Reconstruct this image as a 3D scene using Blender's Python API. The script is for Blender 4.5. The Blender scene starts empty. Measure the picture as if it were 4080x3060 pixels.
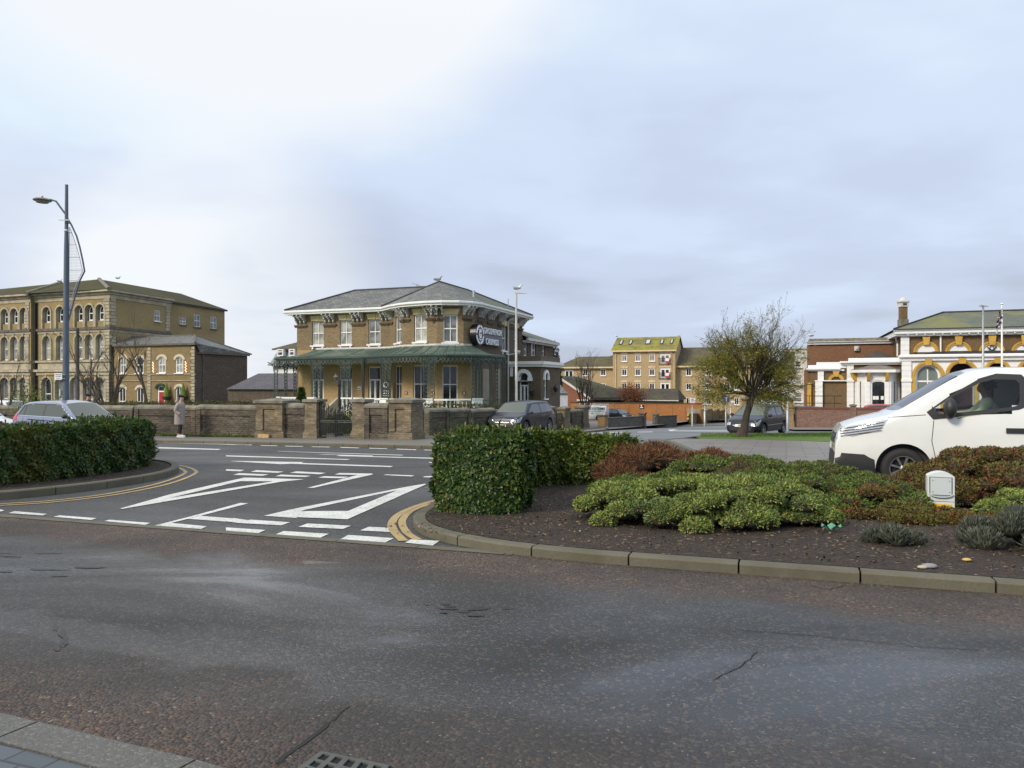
import bpy, bmesh, math, random
import numpy as np
from mathutils import Vector, Matrix
R = math.radians
S = bpy.context.scene
COL = S.collection
random.seed(7); rng = np.random.default_rng(7)
# ---------------- camera, world, sun, exposure ----------------
CZ = 1.42            # camera height over the road at its foot
F0 = 3000.0          # focal length in pixels of the 4080 px photograph
cam = bpy.data.objects.new("camera", bpy.data.cameras.new("camera"))
COL.objects.link(cam)
cam.location = (0, 0, CZ); cam.rotation_euler = (R(90), 0, 0)
cam.data.sensor_width = 36; cam.data.lens = 36 * F0 / 4080
cam.data.clip_end = 5000; cam.data.clip_start = .05
S.camera = cam
S.view_settings.view_transform = 'Standard'; S.view_settings.look = 'None'
S.view_settings.gamma = 1; S.view_settings.exposure = 0.1
SUN_EL, SUN_AZ = 34, 232     # azimuth clockwise from +Y (behind and to the left of the camera)
sd = bpy.data.lights.new("sun", 'SUN'); sun = bpy.data.objects.new("sun", sd); COL.objects.link(sun)
sd.energy = 3.0; sd.angle = R(14); sd.color = (1, .88, .71)
_a, _e = R(SUN_AZ), R(SUN_EL)
_v = Vector((math.sin(_a) * math.cos(_e), math.cos(_a) * math.cos(_e), math.sin(_e)))
sun.rotation_euler = _v.to_track_quat('Z', 'Y').to_euler()
W = bpy.data.worlds.new("World"); S.world = W; W.use_nodes = True
def world():
 nt = W.node_tree; N = nt.nodes; L = nt.links; N.clear()
 def nd(t, **k):
  n = N.new(t)
  for a, b in k.items(): setattr(n, a, b)
  return n
 out = nd('ShaderNodeOutputWorld'); bg = nd('ShaderNodeBackground'); L.new(bg.outputs[0], out.inputs[0])
 sky = nd('ShaderNodeTexSky', sky_type='NISHITA', sun_disc=False)
 sky.sun_elevation = R(SUN_EL); sky.sun_rotation = R(SUN_AZ)
 tc = nd('ShaderNodeTexCoord'); sep = nd('ShaderNodeSeparateXYZ'); L.new(tc.outputs['Generated'], sep.inputs[0])
 def math_(op, a, b=None, c=None):
  m = nd('ShaderNodeMath', operation=op)
  for i, v in enumerate((a, b, c)):
   if v is None: continue
   if isinstance(v, (int, float)): m.inputs[i].default_value = v
   else: L.new(v, m.inputs[i])
  return m.outputs[0]
 def ramp(fac, stops, interp='EASE'):
  r = nd('ShaderNodeValToRGB'); r.color_ramp.interpolation = interp
  e = r.color_ramp.elements
  while len(e) < len(stops): e.new(.5)
  for i, (p, c) in enumerate(stops): e[i].position = p; e[i].color = (*c, 1)
  L.new(fac, r.inputs[0]); return r.outputs[0]
 def noise(scale, detail, vec, rough=.5, dist=0):
  n = nd('ShaderNodeTexNoise'); n.inputs['Scale'].default_value = scale; n.inputs['Detail'].default_value = detail
  n.inputs['Roughness'].default_value = rough; n.inputs['Distortion'].default_value = dist
  L.new(vec, n.inputs['Vector']); return n.outputs['Fac']
 # cloud layer seen in perspective: direction / (height + offset)
 zc = math_('ADD', math_('MAXIMUM', sep.outputs[2], 0), .16)
 cx = math_('DIVIDE', sep.outputs[0], zc); cy = math_('DIVIDE', sep.outputs[1], zc)
 cmb = nd('ShaderNodeCombineXYZ'); L.new(cx, cmb.inputs[0]); L.new(cy, cmb.inputs[1]); cmb.inputs[2].default_value = 3.7
 n1 = noise(.55, 5, cmb.outputs[0], .5, .25)
 n2 = noise(1.6, 4, cmb.outputs[0], .5, .1)
 base = ramp(math_('ADD', math_('ADD', math_('MULTIPLY', n1, .72), math_('MULTIPLY', n2, .28)), math_('MULTIPLY', math_('SUBTRACT', sep.outputs[2], .20), .50)),
    [(.34, (.50, .56, .69)), (.46, (.59, .67, .84)), (.56, (.67, .77, .95)), (.68, (.78, .90, 1.0))])
 # bright break in the cloud: high left, and low behind the left house
 def blob(d, lo, hi):
  v = Vector(d).normalized()
  dp = nd('ShaderNodeVectorMath', operation='DOT_PRODUCT'); L.new(tc.outputs['Generated'], dp.inputs[0]); dp.inputs[1].default_value = v
  mr = nd('ShaderNodeMapRange', interpolation_type='SMOOTHSTEP'); L.new(dp.outputs['Value'], mr.inputs[0])
  mr.inputs[1].default_value = lo; mr.inputs[2].default_value = hi
  return mr.outputs[0]
 def px(x, y): return ((x - 2040) / F0, 1, (1530 - y) / F0)
 b1 = math_('MULTIPLY', blob(px(1000, -1150), .895, .958), math_('ADD', math_('MULTIPLY', n2, 1.0), .8))
 b2 = math_('MULTIPLY', blob(px(860, 1190), .972, .9995), math_('ADD', math_('MULTIPLY', n2, 1.3), .2))
 b3 = math_('MULTIPLY', blob(px(60, 1080), .985, .9995), .3)
 bb = math_('MINIMUM', math_('ADD', b1, math_('ADD', math_('MULTIPLY', b2, 1.25), b3)), 1)
 dk = math_('MULTIPLY', blob(px(1290, 1200), .984, .9992), math_('MULTIPLY', math_('SUBTRACT', n2, .25), 1.6)); dm = nd('ShaderNodeMix', data_type='RGBA'); L.new(dk, dm.inputs[0]); L.new(base, dm.inputs[6]); dm.inputs[7].default_value = (.47, .53, .66, 1); base = dm.outputs[2]
 bb = math_('MULTIPLY', bb, math_('SUBTRACT', 1, math_('MULTIPLY', dk, .8)))
 mix = nd('ShaderNodeMix', data_type='RGBA'); L.new(bb, mix.inputs[0]); L.new(base, mix.inputs[6]); mix.inputs[7].default_value = (.93, .96, 1.0, 1)
 # overcast skies are brighter overhead
 g = nd('ShaderNodeMapRange'); L.new(sep.outputs[2], g.inputs[0]); g.inputs[1].default_value = .42; g.inputs[2].default_value = .95
 g.inputs[3].default_value = 1.0; g.inputs[4].default_value = 1.25
 sc = nd('ShaderNodeVectorMath', operation='SCALE'); L.new(mix.outputs[2], sc.inputs[0]); L.new(g.outputs[0], sc.inputs[3])
 sk = nd('ShaderNodeVectorMath', operation='SCALE'); L.new(sky.outputs[0], sk.inputs[0]); sk.inputs[3].default_value = .07
 fin = nd('ShaderNodeMix', data_type='RGBA'); fin.inputs[0].default_value = .9
 L.new(sk.outputs[0], fin.inputs[6]); L.new(sc.outputs[0], fin.inputs[7])
 L.new(fin.outputs[2], bg.inputs[0]); bg.inputs[1].default_value = 1.0
world()
S.cycles.max_bounces = 6; S.cycles.diffuse_bounces = 3; S.cycles.glossy_bounces = 3; S.cycles.transmission_bounces = 6; S.cycles.transparent_max_bounces = 12
# ---------------- geometry of the place ----------------
def G(y):                       # ground height: the ground falls gently away from the sea front
 if y <= 25: return -.0235 * y
 if y <= 170: return -.0235 * 25 - .038 * (y - 25)
 return -.0235 * 25 - .038 * 145
def P(px, py, h=0.0):           # pixel of the photograph -> point of the ground (raised by h)
 u = (py - 1530) / F0
 Y = (CZ - h) / (u - .0235)
 if Y > 25 or Y < 0: Y = (CZ + .0235 * 25 - .95 - h) / (u - .038)
 return Vector(((px - 2040) / F0 * Y, Y, G(Y) + h))
def X(px, Y): return (px - 2040) / F0 * Y
def Z(py, Y): return CZ - (py - 1530) / F0 * Y
D2 = Vector((.938, -.345)).normalized()      # along the sea-front road, to the right
N2 = Vector((.345, .938)).normalized()       # away from the camera
def SR(s, r): v = D2 * s + N2 * r; return v.x, v.y
def SRG(s, r, h=0): x, y = SR(s, r); return Vector((x, y, G(y) + h))
class Frame:
 "a vertical plane: origin, direction u (to the right), v towards the viewer"
 def __init__(s, o, d):
  s.o = Vector(o[:2]); s.d = Vector(d[:2]).normalized(); s.n = Vector((s.d.y, -s.d.x))
 def p(s, u, v, z): q = s.o + s.d * u + s.n * v; return Vector((q.x, q.y, z))
 def u(s, px, v=0):
  k = (px - 2040) / F0; o = s.o + s.n * v
  return (k * o.y - o.x) / (s.d.x - k * s.d.y)
 def z(s, py, u, v=0): return Z(py, (s.o + s.d * u + s.n * v).y)
 def off(s, u, v): q = s.o + s.d * u + s.n * v; return Frame(q, s.d)
# ---------------- materials ----------------
MATS = {}
class NT:
 def __init__(s, m): s.nt = m.node_tree; s.N = s.nt.nodes; s.L = s.nt.links; s.b = s.N['Principled BSDF']
 def nd(s, t, **k):
  n = s.N.new(t)
  for a, b in k.items(): setattr(n, a, b)
  return n
 def inp(s, sock, v):
  if hasattr(v, 'type') and hasattr(v, 'is_output'): s.L.new(v, sock)
  else: sock.default_value = v
 def noise(s, scale, detail=3, vec=None, rough=.55, dist=0):
  n = s.nd('ShaderNodeTexNoise'); n.inputs['Scale'].default_value = scale; n.inputs['Detail'].default_value = detail
  n.inputs['Roughness'].default_value = rough; n.inputs['Distortion'].default_value = dist
  if vec is not None: s.L.new(vec, n.inputs['Vector'])
  return n.outputs['Fac']
 def ramp(s, fac, stops, interp='LINEAR'):
  r = s.nd('ShaderNodeValToRGB'); r.color_ramp.interpolation = interp; e = r.color_ramp.elements
  while len(e) < len(stops): e.new(.5)
  for i, (p, c) in enumerate(stops):
   e[i].position = p; e[i].color = (c, c, c, 1) if isinstance(c, (int, float)) else (*c, 1)
  s.L.new(fac, r.inputs[0]); return r.outputs[0]
 def mix(s, f, a, b, bt='MIX'):
  m = s.nd('ShaderNodeMix', data_type='RGBA', blend_type=bt)
  s.inp(m.inputs[0], f)
  s.inp(m.inputs[6], a if not isinstance(a, tuple) or len(a) == 4 else (*a, 1)); s.inp(m.inputs[7], b if not isinstance(b, tuple) or len(b) == 4 else (*b, 1))
  return m.outputs[2]
 def m(s, op, a, b=0.0):
  n = s.nd('ShaderNodeMath', operation=op); s.inp(n.inputs[0], a); s.inp(n.inputs[1], b); return n.outputs[0]
 def pos(s): return s.nd('ShaderNodeNewGeometry').outputs['Position']
 def uv(s): return s.nd('ShaderNodeTexCoord').outputs['UV']
 def map(s, vec, scale=(1, 1, 1), rot=(0, 0, 0)):
  n = s.nd('ShaderNodeMapping'); s.L.new(vec, n.inputs[0]); n.inputs['Scale'].default_value = scale; n.inputs['Rotation'].default_value = rot
  return n.outputs[0]
 def bump(s, h, strength=.3, dist=.01):
  n = s.nd('ShaderNodeBump'); n.inputs['Strength'].default_value = strength; n.inputs['Distance'].default_value = dist
  s.L.new(h, n.inputs['Height']); s.L.new(n.outputs[0], s.b.inputs['Normal'])
def mat(name, col=(.5, .5, .5), rough=.6, metal=0, spec=.5, fn=None, var=.12, nscale=1.5, bump=0, coat=0):
 if name in MATS: return MATS[name]
 m = bpy.data.materials.new(name); m.use_nodes = True; t = NT(m); MATS[name] = m
 t.b.inputs['Roughness'].default_value = rough; t.b.inputs['Metallic'].default_value = metal
 t.b.inputs['Specular IOR Level'].default_value = spec; t.b.inputs['Coat Weight'].default_value = coat
 t.b.inputs['Coat Roughness'].default_value = .06
 m.diffuse_color = (*col, 1)
 if fn: fn(t)
 elif var:
  f = t.noise(nscale, 4, t.pos()); c = t.ramp(f, [(.3, tuple(x * (1 - var) for x in col)), (.7, tuple(min(1, x * (1 + var)) for x in col))])
  t.L.new(c, t.b.inputs['Base Color'])
  if bump: t.bump(t.noise(nscale * 12, 3, t.pos()), bump)
 else: t.b.inputs['Base Color'].default_value = (*col, 1)
 return m
def brickmat(name, c1, c2, mort, stain=(.06, .05, .04), st=.5, bw=.225, bh=.075, ms=.011, sscale=.5, moss=0, dark_lo=.52):
 def fn(t):
  b = t.nd('ShaderNodeTexBrick'); t.L.new(t.uv(), b.inputs['Vector'])
  b.inputs['Color1'].default_value = (*c1, 1); b.inputs['Color2'].default_value = (*c2, 1); b.inputs['Mortar'].default_value = (*mort, 1)
  b.inputs['Scale'].default_value = 1; b.inputs['Brick Width'].default_value = bw; b.inputs['Row Height'].default_value = bh; b.inputs['Mortar Size'].default_value = ms
  b.inputs['Bias'].default_value = -.1
  p = t.pos()
  c = t.mix(t.ramp(t.noise(14, 2, p), [(.35, 0.0), (.7, .5)]), b.outputs['Color'], tuple(x * .55 for x in c1))
  big = t.ramp(t.noise(sscale, 5, t.map(p, (1, 1, 2.2)), .62, .4), [(dark_lo - .12, 0.0), (dark_lo + .2, st)])
  c = t.mix(big, c, stain)
  if moss:
   mo = t.ramp(t.noise(1.1, 5, p, .65), [(.56, 0.0), (.68, moss)]); c = t.mix(mo, c, (.06, .07, .025))
  c = t.mix(t.ramp(t.noise(5, 2, t.map(t.uv(), (1, 3, 1))), [(.4, 0.0), (.75, .5)]), c, tuple(x * .45 for x in c1))
  t.L.new(c, t.b.inputs['Base Color']); t.b.inputs['Roughness'].default_value = .85
  t.bump(t.m('MULTIPLY', b.outputs['Fac'], -1.0), .8, .02)
 return mat(name, c1, fn=fn)
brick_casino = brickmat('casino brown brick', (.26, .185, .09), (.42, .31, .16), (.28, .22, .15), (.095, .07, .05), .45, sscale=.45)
brick_casino_cream = brickmat('casino cream brick', (.47, .33, .14), (.60, .43, .21), (.42, .32, .20), (.3, .2, .1), .35)  # paler cream brick of the ground floor, a brick of its own colour
brick_side = brickmat('casino shaded brick', (.15, .105, .068), (.21, .15, .095), (.15, .12, .09), (.05, .042, .035), .6, sscale=.35)  # darker copy of the villa brick: shade of the side put into the colour
brick_wall = brickmat('old weathered brick', (.07, .052, .036), (.25, .185, .11), (.20, .175, .14), (.028, .025, .022), .8, sscale=.9, moss=.5, bw=.23, bh=.08, ms=.016, dark_lo=.47)
brick_pier = brickmat('pier brick', (.20, .155, .09), (.40, .32, .19), (.24, .2, .15), (.04, .034, .028), .85, sscale=1.3, moss=.3, ms=.014)
brick_left = brickmat('tower yellow brick', (.42, .31, .125), (.52, .39, .18), (.31, .25, .16), (.15, .10, .05), .5, sscale=.16)
brick_wing = brickmat('wing buff brick', (.33, .23, .095), (.42, .30, .135), (.27, .21, .13), (.15, .1, .05), .35)
brick_dark = brickmat('dark red brown brick', (.10, .072, .055), (.22, .145, .105), (.15, .125, .105), (.05, .04, .035), .5)
brick_flat = brickmat('apartment sand brick', (.60, .435, .235), (.69, .51, .285), (.45, .36, .22), (.34, .23, .11), .35, sscale=.12)
brick_orange = brickmat('orange boundary brick', (.50, .19, .05), (.58, .25, .08), (.38, .2, .09), (.26, .12, .05), .5, sscale=.6)
brick_hall = brickmat('hall brown brick', (.20, .12, .05), (.27, .17, .075), (.2, .15, .09), (.11, .07, .035), .5, sscale=.5)
brick_hall_red = brickmat('hall red brick', (.23, .105, .055), (.31, .155, .08), (.26, .14, .08), (.18, .08, .04), .4, sscale=.4)
brick_red = brickmat('low wall red brick', (.17, .075, .055), (.28, .14, .10), (.34, .25, .19), (.12, .06, .05), .45, sscale=1.2, ms=.018)
render_grey = brickmat('grey pebble wall', (.12, .115, .105), (.17, .165, .15), (.14, .135, .12), (.045, .045, .04), .7, sscale=1.5, bw=.4, bh=.2, moss=.2)
def slatemat(name, c1, c2, moss=0, mossc=(.16, .16, .02), ms=.35, bw=.3, bh=.2, gap=.5, mth=.5, rgh=.85):
 def fn(t):
  b = t.nd('ShaderNodeTexBrick'); t.L.new(t.uv(), b.inputs['Vector'])
  b.inputs['Color1'].default_value = (*c1, 1); b.inputs['Color2'].default_value = (*c2, 1); b.inputs['Mortar'].default_value = (*[x * gap for x in c1], 1)
  b.inputs['Scale'].default_value = 1; b.inputs['Brick Width'].default_value = bw; b.inputs['Row Height'].default_value = bh; b.inputs['Mortar Size'].default_value = .012
  p = t.pos(); c = t.mix(t.ramp(t.noise(.9, 5, p), [(.35, 0.0), (.75, .5)]), b.outputs['Color'], tuple(x * .6 for x in c1))
  if moss:
   mo = t.ramp(t.noise(ms, 6, p, .6), [(mth, 0.0), (mth + .12, moss)])
   c = t.mix(mo, c, t.mix(t.noise(3, 3, p), tuple(x * .6 for x in mossc), tuple(x * 1.3 for x in mossc)))
  t.L.new(c, t.b.inputs['Base Color']); t.b.inputs['Roughness'].default_value = rgh; t.b.inputs['Specular IOR Level'].default_value = .2 if rgh > .7 else .5
  t.bump(t.m('MULTIPLY', b.outputs['Fac'], -1.0), .5, .02)
 return mat(name, c1, fn=fn)
slate = slatemat('wet slate', (.095, .095, .093), (.20, .20, .19), rgh=.62)
slate_green = slatemat('mossy slate', (.13, .14, .125), (.18, .19, .165), .5, (.14, .15, .05), .7)
slate_moss = slatemat('hall mossy slate', (.13, .14, .12), (.17, .18, .15), .75, (.21, .205, .075), .22, mth=.44)
tile_moss = slatemat('olive mossy roof', (.06, .052, .032), (.085, .072, .042), .8, (.065, .062, .02), .3, mth=.4)
tile_yellow = slatemat('yellow lichen roof', (.17, .15, .07), (.22, .20, .09), .85, (.27, .25, .04), .7, bw=.6, bh=.33, mth=.44)
tile_olive = slatemat('brown green tiles', (.10, .085, .06), (.13, .11, .075), .6, (.15, .145, .03), .4, bw=.4, bh=.3)
tile_dark = slatemat('dark brown tiles', (.065, .055, .045), (.09, .075, .06), .5, (.09, .10, .03), .6, bw=.4, bh=.3)
white = mat('white paint', (.78, .78, .77), .45, var=.05, nscale=2)
offwhite = mat('weathered white paint', (.54, .53, .50), .6, var=.14, nscale=2.5)
cream = mat('cream stone', (.62, .50, .27), .8, var=.12, nscale=2)
stone = mat('grey buff stone', (.37, .325, .235), .85, var=.28, nscale=1.2, bump=.2)
stone_dark = mat('sooty stone', (.12, .105, .085), .85, var=.35, nscale=2.2, bump=.2)
coping = mat('mossy coping stone', (.17, .155, .12), .9, var=.4, nscale=3, bump=.3)
orange_paint = mat('ochre yellow paint', (.50, .30, .05), .5, var=.16)
black_iron = mat('black iron', (.015, .015, .016), .45, var=.2)
green_iron = mat('dark green ironwork', (.040, .062, .055), .55, var=.25, nscale=4)
dark_wood = mat('dark weathered wood', (.05, .045, .04), .8, var=.3)
rubber = mat('tyre rubber', (.018, .018, .019), .8, var=.1)
plastic_black = mat('black plastic', (.022, .023, .025), .5, var=.1)
chrome = mat('chrome', (.75, .76, .78), .12, 1, var=0)
alloy = mat('alloy wheel', (.42, .42, .43), .35, .8, var=.05)
red_lens = mat('red lamp lens', (.6, .02, .02), .15, var=0, coat=1)
steel = mat('galvanised steel', (.36, .37, .38), .45, .6, var=.12, nscale=5)
blue_grey_pole = mat('blue grey painted steel', (.085, .115, .155), .45, var=.12, nscale=3)
skin = mat('skin', (.50, .28, .20), .55, var=.06, nscale=20)
def glassfn(c, r=.04):
 def fn(t):
  f = t.noise(.8, 3, t.pos(), .6, 1.5)
  t.L.new(t.ramp(f, [(.4, tuple(x * .6 for x in c)), (.6, tuple(min(1, x * 1.5) for x in c))]), t.b.inputs['Base Color'])
  t.b.inputs['Roughness'].default_value = r; t.b.inputs['Specular IOR Level'].default_value = .6
  t.bump(t.noise(.6, 2, t.pos()), .05, .1)
 return fn
glass_dark = mat('dark window glass', (.02, .024, .028), fn=glassfn((.018, .022, .026)))
glass_mid = mat('curtained window glass', (.2, .2, .2), fn=glassfn((.17, .175, .17)))
glass_pale = mat('pale curtained window glass', (.4, .4, .38), fn=glassfn((.30, .30, .27)))
def copperfn(t):
 p = t.pos(); f = t.noise(.9, 5, t.map(p, (1, 1, .5)), .65, .5)
 c = t.ramp(f, [(.3, (.030, .052, .042)), (.5, (.072, .105, .085)), (.66, (.15, .175, .14))])
 c = t.mix(t.ramp(t.noise(6, 3, p), [(.5, 0.0), (.8, .5)]), c, (.05, .07, .05))
 t.L.new(c, t.b.inputs['Base Color']); t.b.inputs['Roughness'].default_value = .6
copper = mat('green copper', (.1, .2, .15), fn=copperfn)
# ---------------- mesh builder ----------------
class MB:
 def __init__(s): s.v = []; s.f = []; s.m = []
 def poly(s, pts, m=0):
  i = len(s.v); s.v += [tuple(p) for p in pts]; s.f.append(tuple(range(i, i + len(pts)))); s.m.append(m)
 def grid(s, rows, m=0, closed=False):
  i0 = len(s.v); nr, nc = len(rows), len(rows[0])
  for r in rows: s.v += [tuple(p) for p in r]
  for a in range(nr - 1):
   for b in range(nc if closed else nc - 1):
    c = (b + 1) % nc
    s.f.append((i0 + a * nc + b, i0 + a * nc + c, i0 + (a + 1) * nc + c, i0 + (a + 1) * nc + b)); s.m.append(m)
 def hexa(s, c, m=0):     # 8 corners: bottom 4 then top 4
  i = len(s.v); s.v += [tuple(p) for p in c]
  for f in ((3, 2, 1, 0), (4, 5, 6, 7), (0, 1, 5, 4), (1, 2, 6, 5), (2, 3, 7, 6), (3, 0, 4, 7)): s.f.append(tuple(i + k for k in f)); s.m.append(m)
 def fbox(s, F, u0, u1, v0, v1, z0, z1, m=0):
  s.hexa([F.p(u0, v0, z0), F.p(u1, v0, z0), F.p(u1, v1, z0), F.p(u0, v1, z0), F.p(u0, v0, z1), F.p(u1, v0, z1), F.p(u1, v1, z1), F.p(u0, v1, z1)], m)
 def box(s, x0, x1, y0, y1, z0, z1, m=0):
  s.hexa([(x0, y0, z0), (x1, y0, z0), (x1, y1, z0), (x0, y1, z0), (x0, y0, z1), (x1, y0, z1), (x1, y1, z1), (x0, y1, z1)], m)
 def tube(s, pts, rad, n=8, m=0, cap=True):
  pts = [Vector(p) for p in pts]
  if not hasattr(rad, '__len__'): rad = [rad] * len(pts)
  rows = []; ref = None
  for k, p in enumerate(pts):
   a = pts[max(k - 1, 0)]; b = pts[min(k + 1, len(pts) - 1)]; d = (b - a)
   d = d.normalized() if d.length > 1e-9 else Vector((0, 0, 1))
   if ref is None: ref = d.orthogonal().normalized()
   ref = (ref - d * ref.dot(d)); ref = ref.normalized() if ref.length > 1e-6 else d.orthogonal().normalized()
   q = d.cross(ref)
   rows.append([p + (ref * math.cos(2 * math.pi * j / n) + q * math.sin(2 * math.pi * j / n)) * rad[k] for j in range(n)])
  s.grid(rows, m, True)
  if cap: s.poly(rows[0][::-1], m); s.poly(rows[-1], m)
 def lathe(s, c, prof, n=16, m=0, sx=1, sy=1):
  c = Vector(c); rows = [[c + Vector((r * sx * math.cos(2 * math.pi * j / n), r * sy * math.sin(2 * math.pi * j / n), z)) for j in range(n)] for r, z in prof]
  s.grid(rows, m, True); s.poly(rows[0][::-1], m); s.poly(rows[-1], m)
 def ell(s, c, r, n=10, k=7, m=0, rot=None):
  c = Vector(c); rows = []
  for a in range(k + 1):
   t = math.pi * a / k; rr = max(math.sin(t), 1e-3)
   row = []
   for j in range(n):
    q = Vector((r[0] * rr * math.cos(2 * math.pi * j / n), r[1] * rr * math.sin(2 * math.pi * j / n), -r[2] * math.cos(t)))
    row.append(c + (rot @ q if rot else q))
   rows.append(row)
  s.grid(rows, m, True)
 def build(s, name, mats, parent=None, smooth=False, local=False, **tags):
  me = bpy.data.meshes.new(name)
  off = Vector((0, 0, 0))
  if parent is not None and not local: off = base_of(parent)
  if tags.get('at') is not None: off = Vector(tags.pop('at'))
  else: tags.pop('at', None)
  vs = [(v[0] - off[0], v[1] - off[1], v[2] - off[2]) for v in s.v]
  me.from_pydata(vs, [], s.f)
  mats = mats if isinstance(mats, (list, tuple)) else [mats]
  for m in mats: me.materials.append(m)
  me.polygons.foreach_set('material_index', s.m)
  if smooth: me.polygons.foreach_set('use_smooth', [True] * len(s.f))
  set_uv(me, off if not local else Vector())
  me.update()
  o = bpy.data.objects.new(name, me); COL.objects.link(o)
  if parent is not None: o.parent = parent
  else: o.location = off
  tag(o, **tags)
  return o
def set_uv(me, off=Vector()):
 nl = len(me.loops)
 if nl == 0: return
 uvl = me.uv_layers.new(name='UVMap')
 co = np.empty(len(me.vertices) * 3, 'f4'); me.vertices.foreach_get('co', co); co = co.reshape(-1, 3) + np.array(off[:], 'f4')
 li = np.empty(nl, 'i4'); me.loops.foreach_get('vertex_index', li)
 npo = len(me.polygons); nr = np.empty(npo * 3, 'f4'); me.polygons.foreach_get('normal', nr); nr = nr.reshape(-1, 3)
 lt = np.empty(npo, 'i4'); me.polygons.foreach_get('loop_total', lt)
 n = np.repeat(nr, lt, axis=0); p = co[li]
 t = np.stack([-n[:, 1], n[:, 0], np.zeros(len(n))], 1); ln = np.linalg.norm(t, axis=1)
 flat = ln < .2; t[flat] = (1, 0, 0); ln[flat] = 1; t /= ln[:, None]
 w = np.cross(n, t)
 uv = np.stack([(p * t).sum(1), (p * w).sum(1)], 1).astype('f4')
 uvl.data.foreach_set('uv', uv.ravel())
def base_of(o):
 v = Vector((0, 0, 0))
 while o is not None: v += o.location; o = o.parent
 return v
def tag(o, label=None, cat=None, group=None, kind=None):
 if label: o['label'] = label
 if cat: o['category'] = cat
 if group: o['group'] = group
 if kind: o['kind'] = kind
 return o
def thing(name, loc, label, cat, group=None, rz=0):
 o = bpy.data.objects.new(name, None); COL.objects.link(o); o.location = Vector(loc); o.rotation_euler = (0, 0, rz)
 o.empty_display_size = .1
 return tag(o, label, cat, group)
def copy_tree(o, parent=None):
 c = o.copy(); COL.objects.link(c); c.parent = parent
 for ch in [x for x in bpy.data.objects if x.parent is o]: copy_tree(ch, c)
 return c
def textmesh(body, size, name, m, parent, M, depth=.01, align='CENTER', sx=1.0, bold=0, sp=1.0):
 cu = bpy.data.curves.new(name, 'FONT'); cu.body = body; cu.size = size; cu.extrude = depth / 2; cu.align_x = align; cu.align_y = 'CENTER'; cu.offset = bold; cu.space_character = sp
 cu.resolution_u = 3
 to = bpy.data.objects.new('tmp', cu); COL.objects.link(to); bpy.context.view_layer.update()
 me = bpy.data.meshes.new_from_object(to.evaluated_get(bpy.context.evaluated_depsgraph_get()))
 bpy.data.objects.remove(to); me.name = name
 me.transform(Matrix.Diagonal((sx, 1, 1, 1)))
 me.transform(M); off = base_of(parent) if parent is not None else Vector()
 me.transform(Matrix.Translation(-off)); me.materials.clear(); me.materials.append(m)
 o = bpy.data.objects.new(name, me); COL.objects.link(o); o.parent = parent
 return o
def FM(F, u, v, z, tilt=0):      # matrix that lays text upright on a frame
 d = Vector((F.d.x, F.d.y, 0)); n = Vector((F.n.x, F.n.y, 0)); p = F.p(u, v, z)
 M = Matrix(((d.x, 0, n.x, p.x), (d.y, 0, n.y, p.y), (0, 1, 0, p.z), (0, 0, 0, 1)))
 return M
# ---------------- walls, windows ----------------
def arch_pts(u0, u1, zs, rise, n=12):
 c = (u0 + u1) / 2; a = (u1 - u0) / 2
 return [(c - a * math.cos(math.pi * k / n), zs + rise * math.sin(math.pi * k / n)) for k in range(n + 1)]
def wall(mb, F, u0, u1, z0, z1, holes=(), m=0, v=0, rev=.12, mrev=None):
 mrev = m if mrev is None else mrev
 hs = []
 for h in holes:
  a, b, c, d = max(h[0], u0), min(h[1], u1), max(h[2], z0), min(h[3], z1)
  if b > a and d > c: hs.append((a, b, c, d, h[4] if len(h) > 4 else 0))
 us = sorted(set([u0, u1] + [x for h in hs for x in h[:2]])); zs = sorted(set([z0, z1] + [x for h in hs for x in h[2:4]]))
 for i in range(len(us) - 1):
  for j in range(len(zs) - 1):
   cu, cz = (us[i] + us[i + 1]) / 2, (zs[j] + zs[j + 1]) / 2
   if any(h[0] < cu < h[1] and h[2] < cz < h[3] for h in hs): continue
   mb.poly([F.p(us[i], v, zs[j]), F.p(us[i + 1], v, zs[j]), F.p(us[i + 1], v, zs[j + 1]), F.p(us[i], v, zs[j + 1])], m)
 for a, b, c, d, rise in hs:
  w = v - rev
  if rise:
   pts = arch_pts(a, b, d - rise, rise); k = len(pts) // 2
   mb.poly([F.p(a, v, d)] + [F.p(x, v, z) for x, z in pts[:k + 1]][::1], m)
   mb.poly([F.p(b, v, d)] + [F.p(x, v, z) for x, z in pts[k:]][::-1], m)
   for q in range(len(pts) - 1):
    (x0, y0), (x1, y1) = pts[q], pts[q + 1]
    mb.poly([F.p(x0, v, y0), F.p(x1, v, y1), F.p(x1, w, y1), F.p(x0, w, y0)], mrev)
   zt = d - rise
  else:
   zt = d; mb.poly([F.p(a, v, d), F.p(b, v, d), F.p(b, w, d), F.p(a, w, d)], mrev)
  mb.poly([F.p(a, v, c), F.p(a, v, zt), F.p(a, w, zt), F.p(a, w, c)], mrev)
  mb.poly([F.p(b, v, c), F.p(b, w, c), F.p(b, w, zt), F.p(b, v, zt)], mrev)
  mb.poly([F.p(a, v, c), F.p(a, w, c), F.p(b, w, c), F.p(b, v, c)], mrev)
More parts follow.
